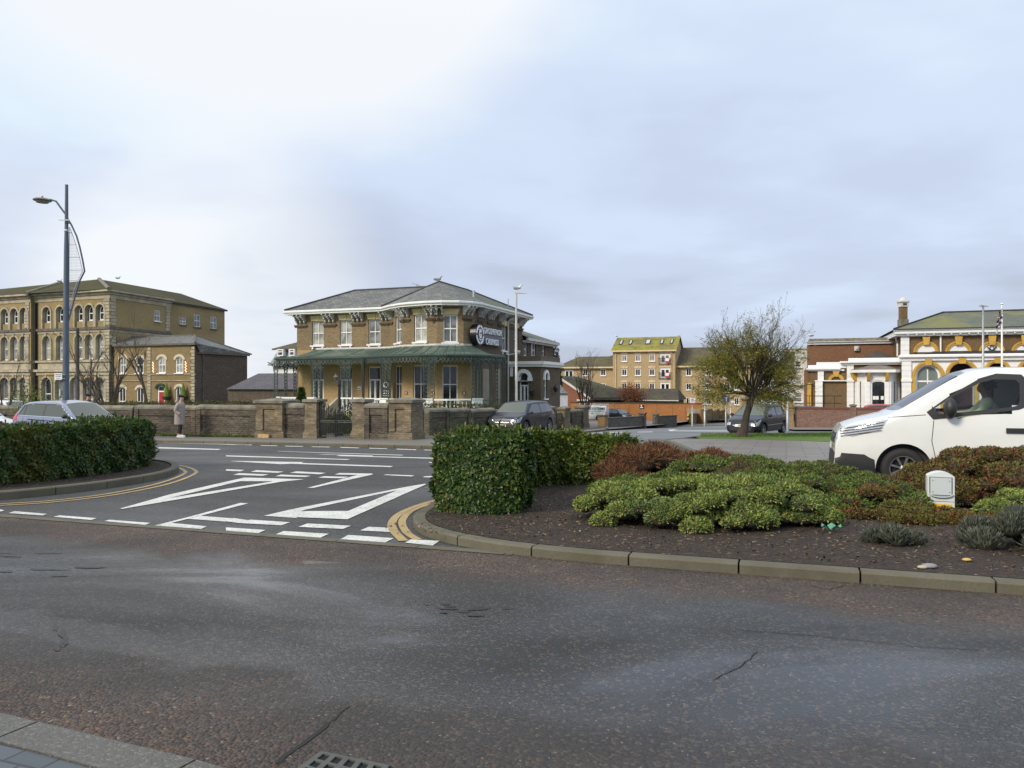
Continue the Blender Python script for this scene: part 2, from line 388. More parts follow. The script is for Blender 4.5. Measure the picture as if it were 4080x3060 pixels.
def window(F, u0, u1, z0, z1, parent, v=0, rise=0, style='sash', fr=.07, glass=None, fm=None, sill=True, sillm=None, name='window', bars=0, mid=.5, dep=.07, lit=None):
 "frame mesh, with pane and sill as sub-parts; sits at depth v (behind the wall face)"
 fm = fm or white; glass = glass or glass_dark
 mb = MB(); gl = MB(); zt = z1 - rise; vf = v; vb = v - dep
 def bar(a, b, c, d, vv=0.0): mb.fbox(F, a, b, vb, vf + vv, c, d)
 bar(u0, u0 + fr, z0, zt); bar(u1 - fr, u1, z0, zt); bar(u0 + fr, u1 - fr, z0, z0 + fr)
 if rise:
  po = arch_pts(u0, u1, zt, rise); pi_ = arch_pts(u0 + fr, u1 - fr, zt, rise - fr)
  for q in range(len(po) - 1):
   a, b, c, d = po[q], po[q + 1], pi_[q + 1], pi_[q]
   mb.hexa([F.p(*x) for x in ((a[0], vb, a[1]), (b[0], vb, b[1]), (c[0], vb, c[1]), (d[0], vb, d[1]), (a[0], vf, a[1]), (b[0], vf, b[1]), (c[0], vf, c[1]), (d[0], vf, d[1]))])
  gl.poly([F.p(x, v - dep * .6, z) for x, z in [(u0 + fr, z0 + fr)] + [(u1 - fr, z0 + fr)] + pi_[::-1]])
 else:
  bar(u0 + fr, u1 - fr, z1 - fr, z1)
  gl.poly([F.p(u0 + fr, v - dep * .6, z0 + fr), F.p(u1 - fr, v - dep * .6, z0 + fr), F.p(u1 - fr, v - dep * .6, z1 - fr), F.p(u0 + fr, v - dep * .6, z1 - fr)])
 zm = z0 + (z1 - z0) * mid; e = fr * .45
 top = z1 - rise * .25 - fr if rise else z1 - fr
 if style in ('sash', 'sash2', 'tee'): bar(u0 + fr, u1 - fr, zm - e, zm + e, .004)
 if style in ('sash2', 'tee', 'cross'):
  uc = (u0 + u1) / 2; b = fr * .3
  bar(uc - b, uc + b, z0 + fr, zm - e, -.008); bar(uc - b, uc + b, zm + e, top, -.008)
 if style == 'french':
  uc = (u0 + u1) / 2; bar(uc - fr * .9, uc + fr * .9, z0 + fr, zm - e); bar(u0 + fr, u1 - fr, zm - e * 1.3, zm + e * 1.3, .004)
  bar(u0 + fr, u0 + fr * 1.9, z0 + fr, zm - e, -.004); bar(u1 - fr * 1.9, u1 - fr, z0 + fr, zm - e, -.004); bar(u0 + fr, u1 - fr, z0 + fr, z0 + fr * 2.4, .002)
 for b in range(bars):
  ub = u0 + (u1 - u0) * (b + 1) / (bars + 1); bar(ub - fr * .25, ub + fr * .25, z0 + fr, top, -.01)
 o = mb.build(name, fm, parent); gl.build('pane', glass, o)
 if sill:
  sb = MB(); sb.fbox(F, u0 - .1, u1 + .1, v - dep, v + .2, z0 - .1, z0 - .002)
  if sill == 2:
   for x in (u0 + .02, u1 - .14): sb.fbox(F, x, x + .12, v + .02, v + .17, z0 - .26, z0 - .102)
  sb.build('sill', sillm or fm, o)
 return o
def ring(mb, F, uc, zs, rx, rz, th, v0, v1, m=0, n=14, a0=0, a1=math.pi):
 "arched moulding"
 for q in range(n):
  p = []
  for t in (a0 + (a1 - a0) * q / n, a0 + (a1 - a0) * (q + 1) / n):
   p.append(((uc - rx * math.cos(t), zs + rz * math.sin(t)), (uc - (rx + th) * math.cos(t), zs + (rz + th) * math.sin(t))))
  (a, b), (c, d) = p
  mb.hexa([F.p(x, vv, z) for vv in (v0, v1) for x, z in (a, c, d, b)], m)
# ---------------- ground, roads ----------------
def ground_mat(name, base, spec_, wet, rough_lo, rough_hi, gscale, stones=(), bump=.3, pudd=(), cracks=False, stonefade=None):
 def fn(t):
  p = t.pos(); c = t.mix(t.noise(.35, 4, p), tuple(x * .8 for x in base), tuple(x * 1.2 for x in base))
  vor = t.nd('ShaderNodeTexVoronoi'); vor.inputs['Scale'].default_value = gscale; t.L.new(p, vor.inputs['Vector'])
  sv = t.nd('ShaderNodeSeparateColor'); t.L.new(vor.outputs['Color'], sv.inputs[0])
  c = t.mix(t.ramp(sv.outputs[1], [(.0, .35), (1, 0.0)]), c, tuple(x * .35 for x in base))
  for lo, hi, col, amt in stones:
   msk = t.ramp(sv.outputs[0], [(lo, 0.0), (lo + .01, amt), (hi, amt), (min(hi + .01, 1), 0.0)], 'LINEAR')
   c = t.mix(msk, c, col)
  big = t.ramp(t.noise(wet, 4, t.map(p, (.45, 1.1, 1), (0, 0, R(20))), .55, .6), [(.40, rough_lo), (.62, rough_hi)])
  t.L.new(c, t.b.inputs['Base Color']); t.L.new(big, t.b.inputs['Roughness'])
  t.b.inputs['Specular IOR Level'].default_value = spec_
  h = t.m('MULTIPLY', vor.outputs['Distance'], -1.0)
  b = t.nd('ShaderNodeBump'); b.inputs['Distance'].default_value = .012; t.L.new(h, b.inputs['Height'])
  t.L.new(t.m('MULTIPLY', big, bump * 1.6), b.inputs['Strength']); t.L.new(b.outputs[0], t.b.inputs['Normal'])
 return mat(name, base, fn=fn)
m_asphalt = ground_mat('dark asphalt', (.050, .049, .050), .35, .25, .45, .75, 75, [(.0, .12, (.16, .15, .14), .6)], .5)
m_side = ground_mat('wet side road', (.10, .10, .10), .5, .12, .32, .55, 45, [(.0, .1, (.2, .2, .2), .5)], .3)
m_ground = ground_mat('far ground', (.07, .065, .055), .3, .2, .5, .8, 30)
def nearfn(t):
 "worn red-brown surface dressing: wet dark film in the wheel tracks, pink chippings towards both edges"
 p = t.pos(); sp = t.nd('ShaderNodeSeparateXYZ'); t.L.new(p, sp.inputs[0])
 r = t.m('ADD', t.m('MULTIPLY', sp.outputs[0], .345), t.m('MULTIPLY', sp.outputs[1], .938))
 wob = t.m('ADD', r, t.m('MULTIPLY', t.m('SUBTRACT', t.noise(.55, 4, p, .6, .5), .5), 1.7))
 film = t.ramp(t.m('MULTIPLY', wob, .1), [(.23, 0.0), (.31, .75), (.36, 1.0), (.52, 1.0), (.585, 0.0)], 'EASE')
 track = t.ramp(t.m('MULTIPLY', wob, .1), [(.295, 0.0), (.335, .8), (.36, .75), (.40, 0.0)], 'EASE')
 v = t.nd('ShaderNodeTexVoronoi'); v.inputs['Scale'].default_value = 62; t.L.new(p, v.inputs['Vector']); sc = t.nd('ShaderNodeSeparateColor'); t.L.new(v.outputs['Color'], sc.inputs[0])
 v2 = t.nd('ShaderNodeTexVoronoi'); v2.inputs['Scale'].default_value = 120; t.L.new(p, v2.inputs['Vector']); s2 = t.nd('ShaderNodeSeparateColor'); t.L.new(v2.outputs['Color'], s2.inputs[0])
 tar = t.mix(t.noise(1.2, 4, p), (.010, .0095, .009), (.022, .020, .018))
 chips = t.ramp(sc.outputs[0], [(0, (.05, .036, .03)), (.3, (.092, .054, .038)), (.55, (.11, .078, .058)), (.8, (.085, .07, .062)), (.93, (.18, .105, .065)), (.985, (.27, .2, .14))], 'CONSTANT')
 amt = t.ramp(t.noise(1.0, 5, p, .65), [(.38, .45), (.62, .95)])
 dry = t.mix(amt, tar, chips)
 wetc = t.mix(t.ramp(sc.outputs[1], [(.84, 0.0), (.88, .6)]), tar, (.10, .072, .052))
 c = t.mix(film, dry, wetc)
 c = t.mix(t.ramp(s2.outputs[0], [(.992, 0.0), (.994, .6)], 'CONSTANT'), c, (.26, .22, .18))
 t.L.new(c, t.b.inputs['Base Color'])
 n3 = t.noise(.42, 5, t.map(p, (.55, 1.25, 1), (0, 0, R(20))), .6, .7)
 smooth = t.m('MULTIPLY', film, t.ramp(n3, [(.36, .3), (.6, 1.0)]))
 smooth = t.m('MAXIMUM', smooth, track)
 pd = t.ramp(t.noise(.9, 3, t.map(p, (.8, 1.6, 1), (0, 0, R(20))), .5, .4), [(.70, 0.0), (.73, 1.0)])
 smooth = t.m('MAXIMUM', smooth, t.m('MULTIPLY', pd, .9))
 rough = t.ramp(smooth, [(0, .78), (.5, .46), (.85, .28), (1, .18)])
 t.L.new(rough, t.b.inputs['Roughness']); t.b.inputs['Specular IOR Level'].default_value = .5
 b = t.nd('ShaderNodeBump'); b.inputs['Distance'].default_value = .013
 t.L.new(t.m('ADD', t.m('MULTIPLY', v.outputs['Distance'], -1.0), t.m('MULTIPLY', t.noise(6, 3, p), .6)), b.inputs['Height'])
 t.L.new(t.ramp(smooth, [(0, 1.0), (.6, .42), (1, .07)]), b.inputs['Strength']); t.L.new(b.outputs[0], t.b.inputs['Normal'])
m_near = mat('red brown wet road', (.09, .07, .06), fn=nearfn)
m_path = ground_mat('grey brown pavement', (.17, .15, .13), .35, .5, .45, .7, 40, [(.0, .15, (.25, .22, .2), .5)], .2)
m_drive = ground_mat('pinkish forecourt', (.17, .13, .115), .35, .5, .45, .7, 30)
def kerbfn(t):
 p = t.pos(); c = t.mix(t.noise(2.2, 5, p, .65), (.055, .048, .030), (.17, .155, .112))
 c = t.mix(t.ramp(t.noise(45, 2, p), [(.45, 0.0), (.75, .5)]), c, (.08, .07, .055))
 c = t.mix(t.ramp(t.noise(1.7, 4, p), [(.55, 0.0), (.7, .35)]), c, (.08, .085, .035))
 t.L.new(c, t.b.inputs['Base Color']); t.b.inputs['Roughness'].default_value = .85; t.bump(t.noise(60, 3, p), .5, .006)
m_kerb = mat('concrete kerb', (.25, .23, .19), fn=kerbfn)
def paintfn(c):
 def fn(t):
  p = t.pos(); k = t.mix(t.ramp(t.noise(3.5, 5, p, .7), [(.42, 0.0), (.75, .7)]), c, tuple(x * .55 for x in c))
  k = t.mix(t.ramp(t.noise(38, 3, p), [(.54, 0.0), (.66, .65)]), k, (.12, .12, .12))
  t.L.new(k, t.b.inputs['Base Color']); t.b.inputs['Roughness'].default_value = .6; t.bump(t.noise(50, 3, p), .4, .005)
 return fn
m_white = mat('road paint white', (.7, .7, .68), fn=paintfn((.66, .66, .62)))
m_yellow = mat('road paint yellow', (.6, .4, .1), fn=paintfn((.43, .30, .12)))
def soilfn(t):
 p = t.pos(); c = t.mix(t.noise(1.6, 5, p, .6), (.018, .011, .008), (.052, .032, .021))
 v = t.nd('ShaderNodeTexVoronoi'); v.inputs['Scale'].default_value = 30; t.L.new(t.map(p, (1, 1.3, 1)), v.inputs['Vector']); sc = t.nd('ShaderNodeSeparateColor'); t.L.new(v.outputs['Color'], sc.inputs[0])
 c = t.mix(t.ramp(sc.outputs[0], [(.84, 0.0), (.86, .6)]), c, (.10, .062, .035)); c = t.mix(t.ramp(sc.outputs[1], [(.98, 0.0), (.985, .8)]), c, (.25, .2, .14))
 t.L.new(c, t.b.inputs['Base Color']); t.b.inputs['Roughness'].default_value = .9
 t.bump(t.m('ADD', t.noise(9, 4, p), t.m('MULTIPLY', v.outputs['Distance'], .8)), 1.0, .05)
m_soil = mat('bark mulch soil', (.06, .04, .03), fn=soilfn)
def grassfn(t):
 p = t.pos(); c = t.ramp(t.noise(1.2, 5, p), [(.35, (.085, .17, .015)), (.65, (.17, .27, .025))]); c = t.mix(t.noise(25, 2, p), c, (.05, .09, .01))
 t.L.new(c, t.b.inputs['Base Color']); t.b.inputs['Roughness'].default_value = .8; t.bump(t.noise(60, 2, p), .8, .03)
m_grass = mat('lawn', (.1, .17, .03), fn=grassfn)
def sheet(name, pts, h, m, step=2.0, **k):
 "a flat polygon (list of (x,y)) laid on the falling ground, cut along lines of equal depth"
 bm = bmesh.new(); vs = [bm.verts.new((p[0], p[1], 0)) for p in pts]; bm.faces.new(vs)
 ys = [p[1] for p in pts]; y = math.floor(min(ys) / step) * step
 cuts = set([25.0, 170.0])
 for c in cuts:
  if min(ys) < c < max(ys): bmesh.ops.bisect_plane(bm, geom=bm.verts[:] + bm.edges[:] + bm.faces[:], plane_co=(0, c, 0), plane_no=(0, 1, 0))
 bmesh.ops.triangulate(bm, faces=bm.faces[:])
 for v in bm.verts: v.co.z = G(v.co.y) + h
 for f in bm.faces:
  f.normal_update()
  if f.normal.z < 0: f.normal_flip()
 me = bpy.data.meshes.new(name); bm.to_mesh(me); bm.free(); me.materials.append(m); set_uv(me)
 o = bpy.data.objects.new(name, me); COL.objects.link(o); tag(o, kind='structure'); tag(o, **k); return o
def smooth_poly(pts, n=4):
 "Catmull-Rom through 2D points"
 out = []
 q = [pts[0]] + list(pts) + [pts[-1]]
 for i in range(1, len(q) - 2):
  a, b, c, d = [Vector(x[:2]) for x in q[i - 1:i + 3]]
  for k in range(n):
   t = k / n; out.append(.5 * ((2 * b) + (c - a) * t + (2 * a - 5 * b + 4 * c - d) * t * t + (3 * b - a - 3 * c + d) * t ** 3))
 out.append(Vector(pts[-1][:2])); return out
def offset_line(pts, d):
 o = []
 for i, p in enumerate(pts):
  a = pts[max(i - 1, 0)]; b = pts[min(i + 1, len(pts) - 1)]; t = (Vector(b) - Vector(a)).normalized(); n = Vector((-t.y, t.x)); o.append(Vector(p) + n * d)
 return o
def resample(pts, L):
 pts = [Vector(p) for p in pts]; out = [pts[0]]; acc = 0
 for a, b in zip(pts, pts[1:]):
  seg = (b - a).length; pos = 0
  while acc + seg - pos >= L:
   pos += L - acc; acc = 0; out.append(a + (b - a) * (pos / seg))
  acc += seg - pos
 out.append(pts[-1]); return out
def kerb(name, pts, h=.115, w=.13, m=None, gap=.008, L=.915, side=1, sub=3, **k):
 "kerb stones following a line (outer face on the line); side=+1 puts the stone to the left of the line"
 mb = MB(); st = resample(pts, L / sub); n = len(st) - 1; inner = offset_line(st, w * side)
 for i in range(n):
  a, b, ai, bi = st[i], st[i + 1], inner[i], inner[i + 1]
  g0 = gap if i % sub == 0 else 0; g1 = gap if i % sub == sub - 1 else 0; ln = (b - a).length or 1
  a2, b2 = a.lerp(b, g0 / ln), b.lerp(a, g1 / ln); ai2, bi2 = ai.lerp(bi, g0 / ln), bi.lerp(ai, g1 / ln)
  ch = .018
  def q(p, hh): return Vector((p.x, p.y, G(p.y) + hh))
  af, bf = a2.lerp(ai2, ch / w), b2.lerp(bi2, ch / w)
  mb.poly([q(a2, -.15), q(b2, -.15), q(b2, h - ch), q(a2, h - ch)]); mb.poly([q(a2, h - ch), q(b2, h - ch), q(bf, h), q(af, h)])
  mb.poly([q(af, h), q(bf, h), q(bi2, h), q(ai2, h)]); mb.poly([q(ai2, h), q(bi2, h), q(bi2, -.15), q(ai2, -.15)])
  mb.poly([q(a2, -.15), q(a2, h - ch), q(af, h), q(ai2, h), q(ai2, -.15)]); mb.poly([q(b2, -.15), q(b2, h - ch), q(bf, h), q(bi2, h), q(bi2, -.15)])
 return mb.build(name, m or m_kerb, kind='structure', **k)
# big ground sheet
mb = MB(); ys = [-60, 0, 25, 60, 100, 170, 400, 3000]
mb.grid([[(x, y, G(y) - .35) for x in (-3000, -200, 0, 200, 3000)] for y in ys]); mb.build('ground', m_ground, kind='structure')
# main junction / sea-front road
V = lambda s, r: Vector(SR(s, r))
sheet('road', [V(-90, 6.6), V(60, 6.6), V(60, 21.6), V(-90, 21.6)], -.002, m_asphalt)
sheet('near_road', [V(-70, 1.0), V(60, 1.0), V(60, 6.6), V(-70, 6.6)], .0, m_near)
# flush concrete channel between the two surfaces
st = resample([V(-40, 6.52), V(-2.4, 6.52)], .915)
mb = MB()
for a, b in zip(st, st[1:]):
 d = (b - a).normalized(); a2 = a + d * .006; b2 = b - d * .006; n = N2 * .15
 mb.poly([(a2.x, a2.y, G(a2.y) + .006), (b2.x, b2.y, G(b2.y) + .006), ((b2 + n).x, (b2 + n).y, G((b2 + n).y) + .006), ((a2 + n).x, (a2 + n).y, G((a2 + n).y) + .006)])
mb.build('road_channel', m_kerb, kind='structure')
# side road, sunk into one sheet that runs away between the casino wall and the grass corner
side_pts = [V(2.8, 20.6)] + [Vector((x, y)) for x, y in [(-.4, 25), (2.2, 34), (5.5, 44), (9.0, 50), (21, 66), (34, 92), (60, 100), (90, 60), (60, 48), (36, 44.0), (17, 37), (7.6, 30.5)]] + [V(11.5, 20.6)]
sheet('side_road', side_pts, -.006, m_side)
# pavement at our feet, bottom left
def kline(pxs, h=0): return [P(a, b, h).xy for a, b in pxs]
k0 = kline([(-700, 2640), (0, 2840), (400, 2935), (560, 2975), (760, 3020), (1100, 3120), (2400, 3600)])
# concrete channel stones (flush) along the near edge, then blue block paving
near_out = resample(k0, .6)
m_chan = ground_mat('grey concrete channel', (.115, .11, .10), .35, .5, .5, .8, 90, [(.0, .12, (.2, .19, .17), .6)], .4)
kerb('kerb_channel', k0, h=.012, w=.21, side=-1, L=.915, sub=3, gap=.006, m=m_chan)
inner = offset_line(resample(k0, .3), -.215)
def setfn(t):
 b = t.nd('ShaderNodeTexBrick'); t.L.new(t.map(t.uv(), (1, 1, 1), (0, 0, R(-20))), b.inputs['Vector']); b.inputs['Color1'].default_value = (.045, .058, .07, 1); b.inputs['Color2'].default_value = (.075, .09, .105, 1)
 b.inputs['Mortar'].default_value = (.02, .02, .02, 1); b.inputs['Scale'].default_value = 1; b.inputs['Brick Width'].default_value = .2; b.inputs['Row Height'].default_value = .1; b.inputs['Mortar Size'].default_value = .006
 t.L.new(b.outputs['Color'], t.b.inputs['Base Color']); t.b.inputs['Roughness'].default_value = .4; t.bump(t.m('MULTIPLY', b.outputs['Fac'], -1.0), .8, .01)
m_setts = mat('blue block paving', (.12, .15, .18), fn=setfn)
sheet('pavement', [tuple(p) for p in inner] + [(-6, .2), (-6, 2)][::1], .008, m_setts) if False else None
mbp = MB(); a = inner; b = [p - N2 * 2.2 for p in inner]
mbp.grid([[(p.x, p.y, G(p.y) + .006) for p in a], [(p.x, p.y, G(p.y) + .006) for p in b]]); mbp.build('pavement', m_setts, kind='structure')
# ---- road markings ----
def mark(px_pts, m=None, h=.004, name='road_marking'):
 pts = [P(a, b) for a, b in px_pts]; return sheet(name, [(p.x, p.y) for p in pts], h, m or m_white)
def mark_xy(pts, m=None, h=.004): return sheet('road_marking', pts, h, m or m_white)
def dash(s0, s1, r0, r1, sk=0, m=None): return mark_xy([V(s0, r0), V(s1, r0), V(s1 + sk, r1), V(s0 + sk, r1)], m)
def z1(x, y): return (x / 2.212, 1600 + y / 2.212)     # reading marks off two enlargements of the photograph
def z2(x, y): return (900 + x / 2.458, 1650 + y / 2.458)
for q in ([(0, 950), (40, 962), (0, 972)], [(75, 985), (130, 968), (415, 992), (375, 1006)], [(472, 1018), (525, 1005), (852, 1030), (805, 1046)], [(917, 1056), (965, 1044), (1325, 1072), (1280, 1088)],
   [(1350, 1098), (1660, 1020), (2120, 895), (2185, 900), (1790, 1003), (1510, 1072), (1825, 1102), (1770, 1126)], [(1655, 1036), (1745, 1008), (2055, 1032), (1985, 1060)]):
 mark([z1(*p) for p in q])
mark([z1(2112, 1074), z1(2190, 1048), z2(75, 1020), z2(0, 1052)])
mark([z1(1057, 945), z1(1490, 822), z1(2150, 672), z2(165, 622), z2(768, 640), z2(470, 668), z2(0, 760), z1(1300, 905)][:3] + [z2(165, 622), z2(768, 640), z2(470, 672), z2(460, 660), z2(140, 658), z1(1500, 850)], h=.004)
mark([z1(1057, 945), z1(1500, 852), z2(470, 660), z2(560, 662), z2(0, 758), z1(1075, 950)], h=.006)
mark([z2(372, 1000), z2(640, 935), z2(1780, 712), z2(1955, 683), z2(1955, 695), z2(1690, 745), z2(780, 938), z2(660, 975), z2(700, 1020)], h=.004)
mark([z2(372, 1000), z2(560, 955), z2(1200, 952), z2(1260, 925), z2(1700, 740), z2(1958, 692), z2(1190, 1034)], h=.006)
for q in ([(134, 1070), (240, 1036), (628, 1062), (540, 1092)], [(706, 1107), (800, 1074), (1224, 1096), (1145, 1127)], [(1315, 1142), (1400, 1106), (1690, 1120), (1650, 1160)],
   [(462, 1192), (565, 1148), (1008, 1175), (905, 1222)], [(1100, 1240), (1200, 1186), (1645, 1218), (1555, 1262)], [(1755, 1262), (1810, 1230), (2092, 1244), (2025, 1290)], [(0, 1112), (388, 1138), (300, 1175), (0, 1155)],
   [(0, 541), (185, 548), (140, 562), (0, 556)], [(243, 566), (300, 550), (568, 565), (510, 577)], [(624, 577), (690, 562), (980, 577), (920, 590)], [(1063, 593), (1115, 578), (1432, 584), (1440, 592), (858, 724), (798, 724), (1290, 598)],
   [(72, 596), (130, 580), (418, 592), (355, 606)], [(485, 610), (540, 594), (833, 606), (780, 618)], [(903, 624), (960, 610), (1200, 616), (1150, 630)],
   [(1540, 598), (1570, 592), (1845, 602), (1820, 612)], [(1930, 614), (1990, 608), (2200, 614), (2200, 624), (1940, 620)]):
 mark([z2(*p) for p in q])
for q in ([(0, 405), (1218, 443), (1190, 449), (0, 416)], [(495, 366), (520, 364), (1740, 401), (1720, 406)], [(890, 396), (960, 394), (1445, 408), (1430, 414), (2300, 436), (2300, 446), (1280, 416), (1110, 412), (1080, 405), (1150, 402)],
   [(46, 462), (60, 460), (760, 471), (740, 480), (1640, 510), (1610, 520), (640, 488), (540, 492)], [(1985, 470), (2100, 474), (2100, 480), (1990, 477)],
   [(80, 298), (256, 301), (250, 306), (110, 303)], [(330, 306), (506, 309), (500, 314), (350, 311)], [(568, 311), (758, 315), (755, 320), (590, 317)], [(832, 318), (1020, 321), (1015, 326), (850, 323)],
   [(1112, 323), (1308, 330), (1300, 335), (1130, 330)], [(1395, 332), (1582, 337), (1578, 342), (1410, 338)], [(1665, 340), (1868, 347), (1860, 353), (1680, 347)], [(1938, 349), (2100, 353), (2100, 358), (1950, 355)]):
 mark([z2(*p) for p in q])
mark([z1(1320, 400), z1(1945, 420), z1(1930, 427), z1(1320, 412)]); mark([z1(1200, 355), z1(2200, 382), z1(2190, 386), z1(1200, 361)])
# kerb-side double yellow lines
def ribbon(line, w, m, h=.005):
 a = offset_line(line, w / 2); b = offset_line(line, -w / 2); mb = MB()
 mb.grid([[(p.x, p.y, G(p.y) + h) for p in a], [(p.x, p.y, G(p.y) + h) for p in b]]); return mb.build('road_marking', m, kind='structure')
yl = smooth_poly([P(*z1(*q)).xy for q in [(-900, 955), (0, 918), (500, 885), (1000, 825), (1400, 748), (1600, 690), (1712, 640), (1725, 612), (1640, 575), (1490, 552)]], 6)
ribbon(yl, .075, m_yellow); ribbon(offset_line(yl, .2), .075, m_yellow)
yr = smooth_poly([P(*z2(*q)).xy for q in [(2150, 830), (2020, 855), (1850, 910), (1700, 980), (1630, 1060), (1640, 1140), (1740, 1245)]], 6)
ribbon(yr, .10, m_yellow); ribbon(smooth_poly([P(*z2(*q)).xy for q in [(2200, 838), (2050, 872), (1920, 905), (1800, 960), (1735, 1030), (1730, 1090), (1780, 1170), (1880, 1232)]], 6), .09, m_yellow)
# side-road centre line marks
for q in ([(2428, 1722), (2480, 1721), (2480, 1723), (2428, 1724)], [(2540, 1721), (2600, 1720), (2600, 1722), (2540, 1723)], [(2660, 1712), (2700, 1711), (2680, 1716), (2900, 1716), (2900, 1719), (2670, 1718)], [(2350, 1725), (2400, 1724), (2400, 1726), (2350, 1727)]):
 mark(q)
# ---- planted islands: kerb ring, soil ----
isl_r = [V(60, 6.47), V(-1.6, 6.47), V(-2.6, 6.62), V(-3.55, 7.1), V(-4.12, 7.85), V(-4.42, 8.9), V(-4.7, 10.4), V(-4.4, 11.8), V(-3.6, 12.5), V(-2.2, 12.75), V(60, 12.75)]
ir = smooth_poly(isl_r[1:10], 6); ir = [isl_r[0]] + ir + [isl_r[-1]]
kerb('kerb', ir, side=-1, h=.092, w=.14)
def bed(name, ring_, cx, hmax=.10):
 inn = offset_line(resample(ring_, .5), -.14)
 bm = bmesh.new(); f = bm.faces.new([bm.verts.new((p.x, p.y, 0)) for p in inn[:-1] + [inn[-1]]]); bmesh.ops.triangulate(bm, faces=[f])
 for v in bm.verts: v.co.z = G(v.co.y) + hmax
 for f in bm.faces:
  f.normal_update()
  if f.normal.z < 0: f.normal_flip()
 me = bpy.data.meshes.new(name); bm.to_mesh(me); bm.free(); me.materials.append(m_soil); o = bpy.data.objects.new(name, me); COL.objects.link(o); return tag(o, kind='structure')
ir_c = [isl_r[0]] + smooth_poly(isl_r[1:10], 6) + [isl_r[-1]]
bed('planting_bed', ir_c, 0, .095)
il = [V(-70, 6.6), V(-13.2, 6.6)] + [V(-11.6, 6.9), V(-10.75, 7.6), V(-10.5, 8.7), V(-10.6, 9.9), V(-11.0, 11.1), V(-11.8, 12.2), V(-13.0, 13.1), V(-14.5, 13.5)] + [V(-70, 13.5)]
ilc = [il[0]] + smooth_poly(il[1:10], 6) + [il[-1]]
kerb('kerb', ilc, side=1, h=.12, w=.14)
bed2 = offset_line(resample(ilc, .5), .14)
bm = bmesh.new(); f = bm.faces.new([bm.verts.new((p.x, p.y, 0)) for p in bed2]); bmesh.ops.triangulate(bm, faces=[f])
for v in bm.verts: v.co.z = G(v.co.y) + .095
for f in bm.faces:
 f.normal_update()
 if f.normal.z < 0: f.normal_flip()
me = bpy.data.meshes.new('planting_bed'); bm.to_mesh(me); bm.free(); me.materials.append(m_soil); o = bpy.data.objects.new('planting_bed', me); COL.objects.link(o); tag(o, kind='structure')
# ---- far pavement in front of the boundary wall ----
pc = [V(-90, 20.35), V(1.0, 20.35), V(2.6, 20.6), V(4.2, 21.6)]
pl = [pc[0]] + smooth_poly(pc[1:], 5) + [Vector((1.0, 31.0)), Vector((4.6, 38.5)), Vector((5.6, 42.0))]
pl = [V(-90, 20.35)] + [V(-4.5, 20.35), V(-3.4, 20.5), V(-2.6, 21.2)] + [Vector(P(*q).xy) for q in [(1740, 1762), (2000, 1745), (2200, 1735), (2300, 1730), (2420, 1716)]]
kerb('kerb', pl, side=1, h=.10, w=.13, sub=1)
pin = offset_line(pl, .13)
ppoly = [tuple(p) for p in pin] + [tuple(P(2420, 1700).xy), (6.0, 47.0), (-2, 33), (-5, 29.0)] + [tuple(V(-90, 24.4))]
sheet('pavement', ppoly, .098, m_path)
# forecourt and pavement beyond the side road
fp = [P(2305, 1712).xy, P(2420, 1712).xy, P(2560, 1700).xy, P(2650, 1692).xy, P(2760, 1677).xy, P(2860, 1662).xy, Vector((60, 150)), Vector((-10, 130)), P(2260, 1690).xy]
sheet('forecourt', [tuple(p) for p in fp], .03, m_drive)
# grass corner and paved footway on the right
gp = [P(2765, 1748).xy, P(2800, 1742).xy, P(2900, 1738).xy, P(3100, 1734).xy, P(3330, 1728).xy, Vector((40, 33)), V(40, 27.5), P(3330, 1772).xy, P(3000, 1760).xy, P(2790, 1757).xy]
sheet('grass', [tuple(p) for p in gp], .09, m_grass)
def flagfn(t):
 b = t.nd('ShaderNodeTexBrick'); t.L.new(t.map(t.uv(), (1, 1, 1), (0, 0, R(20))), b.inputs['Vector']); b.inputs['Color1'].default_value = (.15, .13, .115, 1); b.inputs['Color2'].default_value = (.19, .17, .15, 1); b.inputs['Mortar'].default_value = (.08, .07, .06, 1)
 b.inputs['Scale'].default_value = 1; b.inputs['Brick Width'].default_value = .9; b.inputs['Row Height'].default_value = .6; b.inputs['Mortar Size'].default_value = .02
 t.L.new(b.outputs['Color'], t.b.inputs['Base Color']); t.b.inputs['Roughness'].default_value = .5
m_flags = mat('paving flags', (.22, .2, .18), fn=flagfn)
fpts = [P(2640, 1760).xy, V(-1.9, 19.2), V(-1.2, 17.8), V(0, 17.3), V(40, 17.2), V(40, 27.5), P(3330, 1772).xy, P(3000, 1760).xy, P(2790, 1757).xy, P(2700, 1756).xy]
sheet('footpath', [tuple(p) for p in fpts], .085, m_flags)
kerb('kerb', [V(40, 17.1), V(0, 17.2), V(-1.3, 17.7), V(-2.0, 19.2), P(2640, 1761).xy, P(2700, 1757).xy, P(2765, 1748).xy, P(2800, 1742).xy, P(2900, 1738).xy, P(3100, 1734).xy, P(3330, 1728).xy, Vector((40, 33))], side=-1, h=.1, sub=1)
# pavement in front of the red boundary wall on the right
sheet('pavement', [tuple(P(3165, 1718).xy), tuple(P(3560, 1718).xy), (60, 52), (60, 70), (15, 62), tuple(P(2960, 1690).xy)], .09, m_path)
